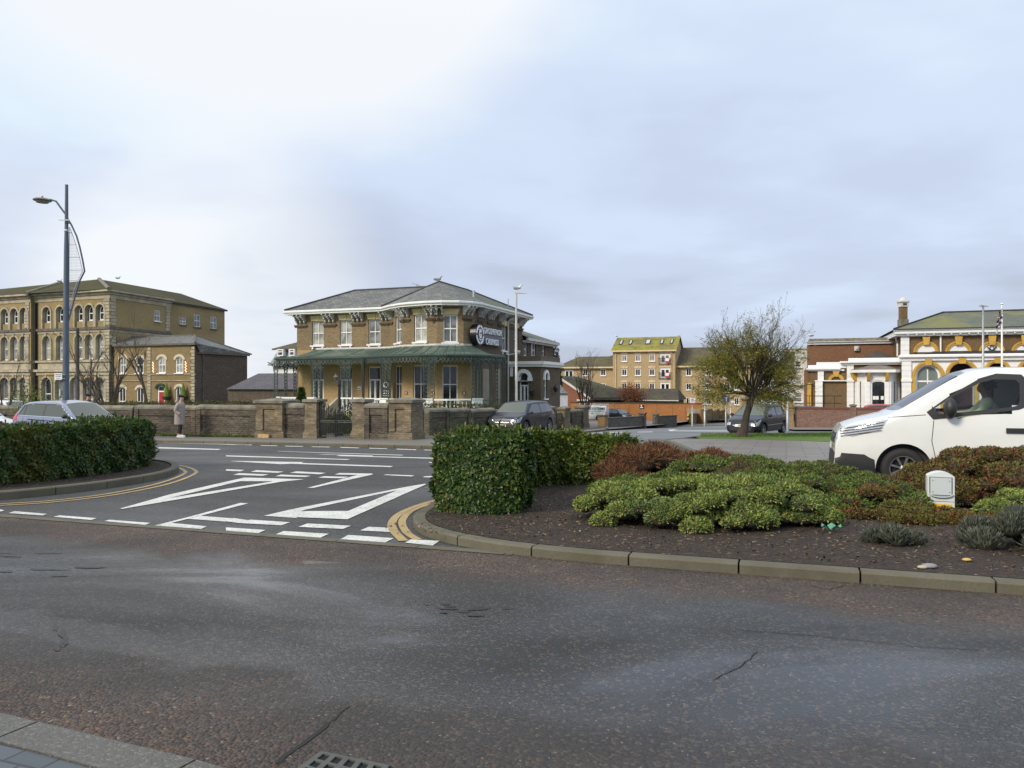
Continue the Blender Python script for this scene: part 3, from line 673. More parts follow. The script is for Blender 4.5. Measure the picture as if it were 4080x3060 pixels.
# ---------------- the casino villa ----------------
FA = Frame((-14.85, 52), D2); FS = FA.off(13.56, 0); FS = Frame((FS.o.x, FS.o.y), N2)
ZE, ZR, ZV0, ZV1, ZF = 6.38, 8.1, 3.78, 3.12, -.35
casino = thing('casino', (-6, 52, G(52)), 'two storey brown brick villa with bow front, green verandah and black and white roundel sign', 'casino')
BOW = [(7.3, 0), (9.2, 1.7), (11.8, 2.3), (13.3, 1.7), (13.62, .8), (13.56, 0)]
def facet(a, b): p = FA.p(*a, 0); q = FA.p(*b, 0); return Frame(p, (q - p)), (q - p).length
wl = MB(); lo = MB(); sashes = []
def bay(F, u0, u1, wins, lower, zt=ZE - .1, mu=0, ml=0):
 wall(wl, F, u0, u1, ZV0 - .02, zt, [w[:4] for w in wins], mu, rev=.2)
 wall(lo, F, u0, u1, -1.6, ZV0 - .02, [w[:4] for w in lower], ml, rev=.2)
up, low = [], []
zu0, zu1 = FA.z(1376, 1.7), FA.z(1279, 1.7)
for a, b in ((1243, 1290), (1354, 1401), (1468, 1516)):
 up.append((FA.u(a), FA.u(b), zu0, zu1))
for a, b in ((1241, 1290), (1353, 1403), (1467, 1517)):
 low.append((FA.u(a), FA.u(b), ZF, FA.z(1462, 3)))
bay(FA, 0, 7.3, up, low)
for i, w in enumerate(up): window(FA, *w, casino, v=-.1, style='sash2', fr=.07, glass=[glass_pale, glass_pale, glass_mid][i], sill=2)
for i, w in enumerate(low): window(FA, *w, casino, v=-.1, style='french', fr=.08, mid=.70, sill=False, name='french_window')
facs = [facet(BOW[i], BOW[i + 1]) for i in range(len(BOW) - 1)]
bw = {0: ((1576, 1600), (1259, 1366), (1573, 1600), (1457,), glass_mid), 1: ((1650, 1700), (1253, 1362), (1646, 1702), (1455,), glass_pale), 2: ((1765, 1823), (1254, 1364), (1762, 1823), (1456,), glass_mid)}
for i, (F, ln) in enumerate(facs):
 if i in bw:
  (a, b), (t, bt), (c, d), (lt,), g = bw[i]
  uw = (F.u(a), F.u(b), F.z(bt, F.u((a + b) / 2)), F.z(t, F.u((a + b) / 2))); lw = (F.u(c), F.u(d), ZF + .02, F.z(lt, F.u((c + d) / 2)))
  bay(F, 0, ln, [uw], [lw]); window(F, *uw, casino, v=-.08, style='sash2' if i else 'sash', fr=.08, glass=g, sill=2, bars=1 if i == 0 else 0)
  window(F, *lw, casino, v=-.08, style='sash2', fr=.06, sill=False, mid=.60)
 else: bay(F, 0, ln, [], [], mu=1 if i > 3 else 0, ml=1 if i > 3 else 0)
# side wall and rear range
ZW = FS.z(1345, 8.36 + .2)          # gutter of the lower rear range
sw = [(FS.u(1999), FS.u(2019), FS.z(1397, 4.6), FS.z(1298, 4.6)), (FS.u(2049), FS.u(2066), FS.z(1395, 6.8), FS.z(1306, 6.8))]
rw = [(FS.u(2087), FS.u(2102), FS.z(1420, 9.6), FS.z(1365, 9.6)), (FS.u(2119), FS.u(2136), FS.z(1420, 11.6), FS.z(1372, 11.6)), (FS.u(2160), FS.u(2172), FS.z(1420, 13.6), FS.z(1380, 13.6))]
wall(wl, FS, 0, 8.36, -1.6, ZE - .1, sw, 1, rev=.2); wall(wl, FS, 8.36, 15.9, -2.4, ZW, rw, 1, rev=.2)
for w in sw: window(FS, *w, casino, v=-.1, style='sash', glass=glass_mid, sill=2)
for w in rw: window(FS, *w, casino, v=-.1, style='sash', glass=glass_mid, sill=False)
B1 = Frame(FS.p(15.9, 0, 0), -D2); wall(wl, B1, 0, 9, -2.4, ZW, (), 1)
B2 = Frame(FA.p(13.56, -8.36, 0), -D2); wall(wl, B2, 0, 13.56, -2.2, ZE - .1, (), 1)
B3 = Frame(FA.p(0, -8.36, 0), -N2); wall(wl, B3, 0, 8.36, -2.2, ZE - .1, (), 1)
wl.build('wall', [brick_casino, brick_side], casino); lo.build('ground_floor_wall', [brick_casino_cream, brick_side], casino)
# stone lintels
def lintel(F, u0, u1, z, h=.36):
 a = .16; lt = MB()
 lt.hexa([F.p(u0 - .02, .0, z), F.p(u1 + .02, .0, z), F.p(u1 + .02, .045, z), F.p(u0 - .02, .045, z), F.p(u0 - a, .0, z + h), F.p(u1 + a, .0, z + h), F.p(u1 + a, .045, z + h), F.p(u0 - a, .045, z + h)])
 m_ = (u0 + u1) / 2; lt.fbox(F, m_ - .1, m_ + .1, .045, .075, z + .01, z + h); lt.build('lintel', cream, casino)
for w in up: lintel(FA, w[0], w[1], w[3])
for i in bw:
 F = facs[i][0]; a, b = bw[i][0]; lintel(F, F.u(a), F.u(b), F.z(bw[i][1][0], F.u((a + b) / 2)))
for w in sw: lintel(FS, w[0], w[1], w[3])
# eaves: gutter, soffit, roof
EAVE = [(-.6, -8.96), (-.6, .6), (6.95, .6), (7.5, 1.1), (8.4, 1.85), (9.3, 2.4), (10.3, 2.75), (11.4, 2.95), (12.4, 2.85), (13.3, 2.45), (13.9, 1.7), (14.15, .8), (14.16, 0), (14.16, -8.96)]
def sweep(mb, F, line, prof, m=0):
 lines = [offset_line([Vector(p) for p in line], o) for o, z in prof]
 mb.grid([[F.p(q.x, q.y, z) for q in L] for L, (o, z) in zip(lines, prof)], m)
fa = MB(); sweep(fa, FA, EAVE, [(-.02, ZE + .06), (.10, ZE + .02), (.10, ZE - .08), (.03, ZE - .14), (.0, ZE - .16), (0, ZE - .21), (-.75, ZE - .22)][::1])
fa.build('gutter', white, casino)
rf = MB()
e = lambda u, v: FA.p(u, v, ZE + .06); r_ = lambda u, v, z=ZR: FA.p(u, v, z)
rf.poly([e(-.6, .6), e(7.3, .6), r_(10.43, -3), r_(2.75, -3)]); rf.poly([e(-.6, -8.96), e(-.6, .6), r_(2.75, -3), r_(2.75, -5.4)]); rf.poly([e(7.3, -8.96), e(-.6, -8.96), r_(2.75, -5.4), r_(10.43, -5.4)]); rf.poly([r_(2.75, -3), r_(10.43, -3), r_(10.43, -5.4), r_(2.75, -5.4)])
ap = (10.43, -.9)
bo = EAVE[2:13]
for a, b in zip(bo, bo[1:]): rf.poly([e(*a), e(*b), r_(*ap)])
rf.poly([e(6.95, .6), r_(*ap), r_(10.43, -3)])
rf.poly([e(14.16, 0), e(14.16, -8.96), r_(10.43, -5.4), r_(*ap)], 1); rf.poly([e(14.16, -8.96), e(7, -8.96), r_(10.43, -5.4)], 1)
roof = rf.build('roof', [slate, slate_green], casino)
rl = MB(); rr = .05
for a, b in (((-.6, .6, 0), (2.75, -3, 1)), ((2.75, -3, 1), (10.43, -3, 1)), ((6.95, .6, 0), (*ap, 1)), ((*ap, 1), (10.43, -5.4, 1)), ((10.43, -5.4, 1), (14.16, -8.96, 0))):
 rl.tube([FA.p(a[0], a[1], (ZR if a[2] else ZE + .08) + .02), FA.p(b[0], b[1], (ZR if b[2] else ZE + .08) + .02)], .07, 6)
rl.build('ridge', mat('lead ridge', (.05, .05, .055), .6), roof)
# rear range roof
rg = MB(); zt = ZW + 1.35
rg.poly([FS.p(8.36, .45, ZW), FS.p(16.4, .45, ZW), FS.p(13.2, -3.2, zt), FS.p(8.36, -3.2, zt)]); rg.poly([FS.p(16.4, .45, ZW), FS.p(16.4, -8, ZW), FS.p(13.2, -3.2, zt)]); rg.poly([FS.p(16.4, -8, ZW), FS.p(8.36, -8, ZW), FS.p(8.36, -3.2, zt), FS.p(13.2, -3.2, zt)])
rg.build('rear_roof', slate_green, casino)
fg = MB(); fg.fbox(FS, 8.4, 16.42, .30, .46, ZW - .22, ZW - .01); fg.fbox(FS, 8.4, 16.3, .002, .30, ZW - .36, ZW - .2); fg.build('rear_gutter', offwhite, casino)
# paired and tripled eaves brackets
def bracket(mb, F, u, zt=ZE - .22, w=.085):
 pr = [(0.004, 0), (.56, 0), (.56, -.08), (.47, -.15), (.36, -.14), (.30, -.22), (.30, -.33), (.18, -.42), (.16, -.52), (.06, -.56), (0.004, -.5)]
 a = [F.p(u, v, zt + z) for v, z in pr]; b = [F.p(u + w, v, zt + z) for v, z in pr]
 mb.poly(a[::-1]); mb.poly(b)
 for i in range(len(pr)):
  j = (i + 1) % len(pr); mb.poly([a[i], a[j], b[j], b[i]])
def brackets(F, uc, n=3, sp=.32):
 mb = MB()
 for k in range(n): bracket(mb, F, uc + (k - (n - 1) / 2) * sp - .04)
 for k in range(n - 1):
  c = uc + (k + .5 - (n - 1) / 2) * sp; ring(mb, F, c, ZE - .47, sp / 2 - .05, .11, .05, .30, .42, n=5)
 mb.build('eaves_bracket', offwhite, casino)
 d = MB(); d.fbox(F, uc - sp * n / 2 - .05, uc + sp * n / 2 + .05, .002, .09, ZE - 1.0, ZE - .9)
 for k in range(n * 3): d.fbox(F, uc - sp * n / 2 + k * sp / 3, uc - sp * n / 2 + k * sp / 3 + .06, .002, .07, ZE - 1.09, ZE - 1.002)
 d.build('corbel_course', brick_side, casino)
for p in (1200, 1315, 1428, 1533): brackets(FA, FA.u(p), 3 if p < 1500 else 2)
for F, ln, us in ((facs[0][0], facs[0][1], (.25, 2.35)), (facs[1][0], facs[1][1], (facs[1][0].u(1722),)), (facs[2][0], facs[2][1], (.0,)), (FS, 8, (.35, 2.0, 3.9, 5.9, 7.9))):
 for u in us: brackets(F, u, 3 if F is not facs[0][0] else 2)
brackets(facs[3][0], .3, 3); brackets(facs[1][0], .25, 2)
# verandah
OUT = [(-.1, 0.05), (-.1, 2.2), (5.9, 2.2), (6.7, 2.6), (7.7, 3.3), (8.9, 3.95), (10.3, 4.4), (12, 4.55), (13.4, 4.2), (14.6, 3.2), (15.1, 1.6), (15.15, -.5)]
INN = [(1.6, .02), (1.6, .02), (6.6, .02), (7.35, .1), (8.25, .93), (9.2, 1.75), (10.5, 2.05), (11.8, 2.35), (12.7, 2.0), (13.32, 1.7), (13.6, 1.0), (13.59, .4)]
def dens(L, n):
 o = []
 for a, b in zip(L, L[1:]):
  for k in range(n): o.append((a[0] + (b[0] - a[0]) * k / n, a[1] + (b[1] - a[1]) * k / n))
 return o + [L[-1]]
OD, ID = dens(OUT, 4), dens(INN, 4)
vr = MB(); rows = []
for k in range(9):
 t = k / 8; zz = ZV1 + (ZV0 - ZV1) * (t ** 1.75)
 rows.append([FA.p(o[0] + (i[0] - o[0]) * t, o[1] + (i[1] - o[1]) * t, zz) for o, i in zip(OD, ID)])
vr.grid(rows[::-1])
ver = vr.build('verandah_roof', copper, casino, smooth=True)
sm = MB()
for j in range(1, len(OD), 2): sm.tube([rows[k][j] + Vector((0, 0, .015)) for k in range(9)], .018, 4)
for q in range(0, len(OD) - 1):       # curled leaf edging on the eaves
 a, b = rows[0][q], rows[0][q + 1]; n = max(1, int((b - a).length / .13))
 for k in range(n): c = a.lerp(b, (k + .5) / n); sm.ell(c + Vector((0, 0, .04)), (.055, .055, .06), 5, 4)
sm.build('seam', mat('dull copper edging', (.05, .09, .07), .6), ver)
gv = MB(); sweep(gv, FA, OUT[1:], [(.02, ZV1 + .02), (.06, ZV1 - .03), (.03, ZV1 - .11), (-.1, ZV1 - .11)]); gv.fbox(FA, -.16, -.04, .05, 2.25, ZV1 - .11, ZV1 + .02); gv.build('verandah_gutter', green_iron, ver)
wf = MB(); wf.grid([[FA.p(u, v + .06, ZV0 - .02) for u, v in INN[1:-1]], [FA.p(u, v + .06, ZV0 + .1) for u, v in INN[1:-1]]]); wf.build('flashing', offwhite, ver)
OV = [Vector(p) for p in OUT]
def along(L, step):
 return resample(L, step)
fz = MB(); line = along(OV, .24); zt, zb = ZV1 - .12, ZV1 - .40
sweep(fz, FA, [tuple(p) for p in line], [(0, zt), (.0, zt - .05)]); sweep(fz, FA, [tuple(p) for p in line], [(0, zb), (.0, zb + .05)])
for a, b in zip(line, line[1:]):
 m_ = a.lerp(b, .5)
 fz.poly([FA.p(a.x, a.y, zb), FA.p(*a.lerp(b, .28), zb), FA.p(*a.lerp(b, .28), zt), FA.p(a.x, a.y, zt)]); fz.poly([FA.p(*a.lerp(b, .72), zb), FA.p(b.x, b.y, zb), FA.p(b.x, b.y, zt), FA.p(*a.lerp(b, .72), zt)])
 fz.poly([FA.p(*a.lerp(b, .3), zb), FA.p(*a.lerp(b, .7), zb), FA.p(m_.x, m_.y, zb - .09)])
fz.build('frieze', green_iron, casino)
def pxy(px):       # point on the verandah edge seen at this pixel column
 best = None
 L = resample(OV[1:], .04)
 for p in L:
  q = FA.p(p.x, p.y, 0); x = 2040 + F0 * q.x / q.y
  if best is None or abs(x - px) < best[0]: best = (abs(x - px), p)
 return best[1]
tang = {}
def post(u, v, d, w=.30, zt=ZV1 - .15, zb=-.35, iron=None):
 F = Frame(FA.p(u, v, 0), d); mb = MB()
 for s in (-w / 2, w / 2 - .035): mb.fbox(F, s, s + .035, -.02, .02, zb, zt)
 n = 14; h = (zt - zb) / n
 for k in range(n):
  z0, z1 = zb + k * h, zb + (k + 1) * h
  mb.tube([F.p(-w / 2 + .03, 0, z0), F.p(w / 2 - .03, 0, z1)], .014, 4, cap=False); mb.tube([F.p(w / 2 - .03, 0, z0), F.p(-w / 2 + .03, 0, z1)], .014, 4, cap=False)
  mb.tube([F.p(.055 * math.cos(t * .785), 0, (z0 + z1) / 2 + .055 * math.sin(t * .785)) for t in range(9)], .012, 4, cap=False)
 # curved spandrel brackets
 for s in (-1, 1):
  pts = [(s * w / 2, zt - .75), (s * (w / 2 + .05), zt - .42), (s * (w / 2 + .22), zt - .2), (s * (w / 2 + .5), zt - .1), (s * (w / 2 + .5), zt - .05), (s * w / 2, zt - .05)]
  q = [F.p(a, 0, z) for a, z in pts]; mb.tube(q[:4], .03, 5)
  mb.tube([F.p(s * (w / 2 + .02), 0, zt - .15), F.p(s * (w / 2 + .25), 0, zt - .3)], .02, 4); mb.ell(F.p(s * (w / 2 + .12), 0, zt - .28), (.06, .03, .06), 6, 4)
 return mb.build('verandah_post', green_iron, casino)
for px in (1253, 1272, 1366, 1388, 1447, 1532, 1550, 1696, 1721, 1884, 1910):
 p = pxy(px); q = pxy(px + 12); d = FA.p(q.x, q.y, 0) - FA.p(p.x, p.y, 0); post(p.x, p.y, (d.x, d.y))
for v in (2.15, 1.1, .1): post(-.1, v, -N2 if v < 2 else D2)
for v in (1.9, .9, -.3): post(15.15, v, N2, w=.34)
# floor, balustrade, steps
fl = MB(); fl.grid([[FA.p(u, v + .06, ZF) for u, v in OUT[1:]], [FA.p(u, v, ZF) for u, v in INN[1:]]]); fl.grid([[FA.p(u, v + .05, z) for u, v in OUT[:]] for z in (ZF, -1.9)]); fl.build('verandah_floor', stone, casino)
bl = MB(); pn = MB(); zt, zb = .56, ZF
LB = resample(OV[1:], .06); xs = [2040 + F0 * FA.p(p.x, p.y, 0).x / FA.p(p.x, p.y, 0).y for p in LB]
def seg(a, b): return [p for p, x in zip(LB, xs) if a <= x <= b]
def railing(L, mb):
 mb.grid([[FA.p(p.x, p.y, z) for p in offset_line(L, o)] for o, z in ((.08, zt - .1), (.08, zt), (-.08, zt), (-.08, zt - .1), (.08, zt - .1))]); mb.grid([[FA.p(p.x, p.y, z) for p in offset_line(L, o)] for o, z in ((.08, zb), (.08, zb + .12), (-.08, zb + .12), (-.08, zb))])
 st = resample(L, .24)
 for p in st[1:-1]: mb.lathe(FA.p(p.x, p.y, zb + .1), [(.05, 0), (.05, .05), (.03, .1), (.062, .25), (.05, .38), (.028, .5), (.03, .6), (.05, .66), (.05, .71)], 6)
for a, b in ((1112, 1262), (1352, 1520), (1553, 1684), (1727, 1877)): railing(seg(a, b), bl)
bl.build('balustrade', white, casino)
for a, b in ((1518, 1555), (1682, 1729), (1876, 1918), (1104, 1122)):
 L = seg(a, b)
 if len(L) > 1: pn.grid([[FA.p(p.x, p.y, z) for p in offset_line(L, o)] for o, z in ((.11, zb - .3), (.11, zt - .06), (.15, zt - .05), (.15, zt + .02), (-.12, zt + .02), (-.12, zb))])
pn.build('pedestal', white, casino)
sp = MB()
for k in range(7): sp.fbox(FA, FA.u(1268, 2.2), FA.u(1342, 2.2), 2.2 + k * .3, 2.5 + k * .3, -1.7, ZF - .02 - k * .17)
for a in (1262, 1348): u = FA.u(a, 2.2); sp.hexa([FA.p(u - .1, 2.3, -1.7), FA.p(u + .1, 2.3, -1.7), FA.p(u + .1, 4.5, -1.7), FA.p(u - .1, 4.5, -1.7), FA.p(u - .1, 2.3, zt), FA.p(u + .1, 2.3, zt), FA.p(u + .1, 4.5, -.6), FA.p(u - .1, 4.5, -.6)])
sp.build('steps', stone, casino)
# railing to the right of the bow, pipes
ir_ = MB(); L = [Vector(p) for p in ((15.15, -.5), (15.1, 1.6), (14.6, 3.2), (14.1, 3.9))]
for z in (.45, -.2): ir_.tube([FA.p(p.x, p.y, z) for p in L], .02, 5)
for p in resample(L, .16): ir_.tube([FA.p(p.x, p.y, -.3), FA.p(p.x, p.y, .5)], .011, 4)
ir_.build('railing', green_iron, casino)
dp = MB(); u = FS.u(2025, .1); dp.tube([FS.p(u + .9, .5, ZE - .2), FS.p(u + .1, .12, ZE - .55), FS.p(u, .1, ZE - .8), FS.p(u, .1, -1.7)], .06, 7)
u2 = FS.u(2034, .1); dp.tube([FS.p(u2, .1, 2.2), FS.p(u2, .1, -1.7)], .045, 6); dp.tube([FS.p(u, .1, FS.z(1414, u)), FS.p(u + 2.4, .1, FS.z(1408, u + 2.4) + .05)], .03, 5)
u3 = FS.u(2117, .1); dp.tube([FS.p(u3, .4, ZW - .2), FS.p(u3, .1, ZW - .4), FS.p(u3, .1, FS.z(1420, u3))], .05, 6)
dp.build('downpipe', offwhite, casino)
vb = MB(); p = pxy(1453); vb.tube([FA.p(p.x, p.y + .1, ZV1 - .1), FA.p(p.x, p.y + .1, -1.6)], .05, 6); vb.build('downpipe', black_iron, casino)
# blind arches on the lower side wall under the verandah
ba = MB()
for a, b in ((1922, 1951), (1971, 1992)): ba.fbox(FS, FS.u(a), FS.u(b), .002, .03, -.4, FS.z(1470, FS.u((a + b) / 2)))
ba.build('blind_panel', mat('pale render panel', (.28, .245, .19), .85), casino)
# big sign
sg = MB(); ua, ub = FS.u(1914, .25), FS.u(2000, .25); z0, z1 = FS.z(1368, ua, .25), FS.z(1303, ua, .25)
sg.fbox(FS, ua, ub, .12, .25, z0, z1); sign = sg.build('sign_board', mat('slate grey sign panel', (.075, .082, .11), .4, var=.03), casino)
zc = (z0 + z1) / 2; uc = ua - .50; bk = mat('black sign', (.004, .004, .008), .35, var=0)
dsc = MB(); n = 40; R1 = .66; q_ = .67
fr_ = [FS.p(uc + R1 * math.cos(2 * math.pi * k / n), .42, zc + R1 * math.sin(2 * math.pi * k / n)) for k in range(n)]; bk_ = [FS.p(uc + R1 * math.cos(2 * math.pi * k / n), .04, zc + R1 * math.sin(2 * math.pi * k / n)) for k in range(n)]
dsc.poly(fr_); dsc.grid([bk_, fr_], 0, True); dsc.build('sign_roundel', bk, sign)
lit = mat('white sign letters', (.85, .86, .9), .4, var=0)
rg_ = MB()
for q in range(4):
 ring(rg_, FS, uc, zc, .47, .47, .12, .425, .46, n=10, a0=math.pi / 2 * q + .10, a1=math.pi / 2 * (q + 1) - .10)
ring(rg_, FS, uc, zc, .30, .30, .06, .425, .46, n=10, a0=.9, a1=2.3); ring(rg_, FS, uc, zc, .30, .30, .06, .425, .46, n=10, a0=.9 + math.pi, a1=2.3 + math.pi)
rg_.build('sign_emblem', lit, sign)
textmesh('G', .62, 'sign_letter', lit, sign, FM(FS, uc, .45, zc + .0), .03, sx=.9, bold=.03)
lu = (ua + ub) / 2
textmesh('GROSVENOR', .56, 'sign_lettering', lit, sign, FM(FS, lu + .10, .30, zc + .31), .06, sx=.86, bold=.003, sp=1.16)
textmesh('CASINOS', .56, 'sign_lettering', lit, sign, FM(FS, lu - .02, .30, zc - .36), .06, sx=.86, bold=.003, sp=1.16)
for t_, zz in (('GROSVENOR', .31), ('CASINOS', -.36)): textmesh(t_, .56, 'letter_shadow_backing', bk, sign, FM(FS, lu + (.10 if zz > 0 else -.02) - .05, .262, zc + zz - .02), .015, sx=.87, bold=.012, sp=1.16)
# small plaques by the windows
for px, py in ((1619, 1566), (1728, 1566), (1849, 1566)):
 F = facs[1][0] if px < 1740 else facs[2][0]
 if px < 1625: F = facs[1][0]
 u = F.u(px); z = F.z(py, u); m_ = MB(); m_.fbox(F, u - .1, u + .1, .003, .03, z - .09, z + .09, 0); m_.fbox(F, u - .03, u + .03, .031, .036, z - .02, z + .05, 1); m_.fbox(F, u - .06, u + .06, .031, .036, z - .06, z - .04, 1)
 m_.build('plaque', [mat('dark red plaque', (.06, .012, .02), .4, var=0), lit], casino)
u = FA.u(1431); m_ = MB(); z = FA.z(1546, u); m_.fbox(FA, u - .1, u + .12, .003, .02, z - .1, z + .1, 0); m_.fbox(FA, u - .07, u + .09, .021, .026, z - .07, z + .02, 1); m_.build('notice', [white, mat('blue print', (.12, .15, .45), .5, var=0)], casino)
p = pxy(1538); bo_ = MB(); F = FA.off(FA.u(1538, 1.0), 1.0); bo_.fbox(F, -.32, .32, -.02, .02, .4, 1.75, 0)
for r0 in (.13,): ring(bo_, F, 0, 1.37, .13, .13, .06, .021, .03, 1, 16, 0, 2 * math.pi)
for k in range(3): bo_.fbox(F, -.22, .22, .021, .03, .95 - k * .15, 1.0 - k * .15, 1)
bo_.build('menu_board', [black_iron, lit], casino)
# entrance porch on the side
PF = Frame(FS.p(5.5, 0, 0), D2); zt = PF.z(1418, 1); zc0, zc1 = PF.z(1458, 1), PF.z(1447, 1); pr = MB(); zb = G(52) - .3
dw = PF.u(2155)
ha = (PF.u(2070), PF.u(2106), PF.z(1620, 1), PF.z(1485, 1), (PF.u(2106) - PF.u(2070)) / 2)
wall(pr, PF, 0, dw, zb, zc0, [ha], 0, rev=.2); wall(pr, PF, 0, dw, zc1, zt, (), 0)
PS = Frame(PF.p(dw, 0, 0), N2); q = (PS.u(2168), PS.u(2180), PS.z(1588, 1), PS.z(1485, 1), .28); ln = PS.u(2200)
wall(pr, PS, 0, ln + 2, zb, zc0, [q], 0, rev=.2); wall(pr, PS, 0, ln + 2, zc1, zt, (), 0)
pr.build('porch_wall', brick_side, casino)
pc_ = MB();
for (a, b, c, d) in ((0, .18, zc0 - .06, zc0 + .1), (0, .30, zc0 + .1, zc1 + .12)):
 pc_.fbox(PF, -.1, dw + b, -.05, b, c, d); pc_.fbox(PS, 0.0, ln + 2, -.05, b - .003, c + .002, d - .002)
for px in (2038,): u = PF.u(px); pc_.fbox(PF, u - .08, u + .12, .01, .1, PF.z(1500, 1), zc0 - .08)
u = (ha[0] + ha[1]) / 2; rr = (ha[1] - ha[0]) / 2; ring(pc_, PF, u, ha[3] - rr, rr, rr, .25, .003, .12, n=12);
for s in (-1, 1): pc_.fbox(PF, u + s * (rr + .13) - .17, u + s * (rr + .13) + .17, .003, .14, ha[3] - rr - .25, ha[3] - rr)
u = (q[0] + q[1]) / 2; rr = (q[1] - q[0]) / 2; ring(pc_, PS, u, q[3] - .28, rr, .28, .2, .003, .12, n=12)
for s in (-1, 1): pc_.fbox(PS, u + s * (rr + .1) - .14, u + s * (rr + .1) + .14, .003, .12, q[3] - .5, q[3] - .28)
pc_.build('porch_trim', white, casino)
window(PF, ha[0], ha[1], ha[2], ha[3], casino, v=-.1, rise=ha[4], style='french', mid=.62, sill=False, name='door'); window(PS, *q[:4], casino, v=-.1, rise=.28, style='sash', glass=glass_mid)
es = MB(); es.fbox(PF, ha[0] - .05, ha[1] + .05, .01, .06, PF.z(1523, 1), PF.z(1513, 1)); e_ = es.build('entrance_sign', bk, casino)
textmesh('ENTRANCE', .16, 'sign_lettering', lit, e_, FM(PF, (ha[0] + ha[1]) / 2, .065, PF.z(1518, 1)), .006, sx=.75)
for F, u, z in ((PF, PF.u(2124), PF.z(1562, 1)), (PS, ln - .1, PS.z(1550, ln))):
 l = MB(); l.tube([F.p(u, .0, z - .35), F.p(u, .25, z - .4), F.p(u, .3, z - .22)], .02, 5); l.lathe(F.p(u, .3, z - .22), [(.06, 0), (.13, .05), (.17, .3), (.2, .31), (.05, .48), (.02, .56)], 6); l.build('wall_lantern', black_iron, casino)
# rooftop aerials
for px, py, yb, dep in ((1662, 1131, 1150, 3), (2025, 1190, 1235, 6)):
 pos = FA.p(FA.u(px, -dep), -dep, 0); zb_, zt_ = Z(yb + 8, pos.y), Z(py, pos.y)
 mm = MB(); mm.tube([(pos.x, pos.y, zb_), (pos.x, pos.y, zt_)], .025, 5)
 mm.tube([(pos.x - .35, pos.y, zt_ - (.05 if px < 1700 else .55) + .1), (pos.x + .3, pos.y, zt_ - (.05 if px < 1700 else .55) - .12)], .02, 4)
 for k in range(6): x = pos.x - .3 + k * .1; mm.tube([(x, pos.y - .18, zt_ - (.05 if px < 1700 else .55) + .08 - k * .04), (x, pos.y + .18, zt_ - (.05 if px < 1700 else .55) + .08 - k * .04)], .01, 3)
 mm.build('aerial', steel, casino)
vt = MB(); pv = FA.p(13.0, -.6, 0); vt.tube([(pv.x, pv.y, ZE + .5), (pv.x, pv.y, ZE + 1.0)], .09, 8); vt.build('roof_vent', steel, casino)
# ---------------- boundary wall, piers, gates ----------------
FW = Frame((-8.7, 28.7), D2); uw = lambda px, v=0: FW.u(px, v)
def gw(F, u, v=0): return G((F.o + F.d * u + F.n * v).y) + .09
def wall_run(F, u0, u1, zt, label, th=.30, panels=3, m=None, cap=True, group=None, mm=None, base=-.4, pil=True):
 o = F.p((u0 + u1) / 2, -th / 2, gw(F, (u0 + u1) / 2)); t = thing('boundary_wall', o, label, 'wall', group); mb = MB(); m = m or brick_wall
 z0 = base + gw(F, (u0 + u1) / 2); mb.fbox(F, u0, u1, -th, 0, z0, zt - .12)
 g = gw(F, (u0 + u1) / 2)
 L = (u1 - u0) / panels
 mb.fbox(F, u0 + .003, u1 - .003, 0, .05, z0, g + .22)           # plinth
 if panels > 1 or pil:
  for k in range(panels + 1):
   u = u0 + k * L; a, b = max(u0, u - .22), min(u1, u + .22); mb.fbox(F, a, b, .0, .075, z0, zt - .13)
 mb.fbox(F, u0 + .002, u1 - .002, 0.0, .04, zt - .37, zt - .125)
 mb.build('brickwork', m, t)
 if cap:
  c = MB(); rows = []
  for (v, z) in ((.07, zt - .12), (.07, zt - .04), (.0, zt + .03), (-th / 2, zt + .06), (-th, zt + .03), (-th - .07, zt - .04), (-th - .07, zt - .12), (.07, zt - .12)):
   rows.append([F.p(u, v, z) for u in (u0, u1)])
  c.grid(rows[::-1]); c.poly([r[0] for r in rows[:-1]]); c.poly([r[1] for r in rows[:-1]][::-1]); c.build('coping', mm or coping, t)
 return t
def pier(F, u0, u1, zt, label, d=.7, m=None, group=None, plinth=True, panel=False, capm=None, ov=.07, v0=None, pyr=.1):
 v1 = .12 if v0 is None else v0; g = gw(F, (u0 + u1) / 2); t = thing('gate_pier', F.p((u0 + u1) / 2, v1 - d / 2, g), label, 'pier', group); mb = MB()
 mb.fbox(F, u0, u1, v1 - d, v1, g - .4, zt)
 if plinth: mb.fbox(F, u0 - .05, u1 + .05, v1 - d - .04, v1 + .05, g - .4, g + .22); mb.fbox(F, u0 - .025, u1 + .025, v1 - d - .02, v1 + .025, g + .22, g + .3)
 if panel:
  w = (u1 - u0)
  for a, b, c, dd in ((u0, u0 + w * .27, g + .3, zt), (u1 - w * .27, u1, g + .3, zt), (u0 + w * .27, u1 - w * .27, zt - .22, zt)): mb.fbox(F, a, b, v1, v1 + .06, c, dd)
 mb.build('brickwork', m or brick_pier, t)
 c = MB(); o = ov; z = zt; pz = [F.p(a, b, z + .12) for a, b in ((u0 - o, v1 - d - o), (u1 + o, v1 - d - o), (u1 + o, v1 + o + (.06 if panel else 0)), (u0 - o, v1 + o + (.06 if panel else 0)))]
 c.fbox(F, u0 - o, u1 + o, v1 - d - o, v1 + o + (.06 if panel else 0), z, z + .1)
 pk = F.p((u0 + u1) / 2, v1 - d / 2, z + .1 + pyr); lowp = [Vector((p.x, p.y, z + .1)) for p in pz]
 for i in range(4): c.poly([lowp[i], lowp[(i + 1) % 4], pk])
 c.build('capstone', capm or coping, t); return t
zw = .53
us = [uw(-420), uw(-60), uw(100)]
wall_run(FW, uw(-700), uw(96), .40, 'dark brick boundary wall left of the blue car, ending beside a shrub', panels=3)
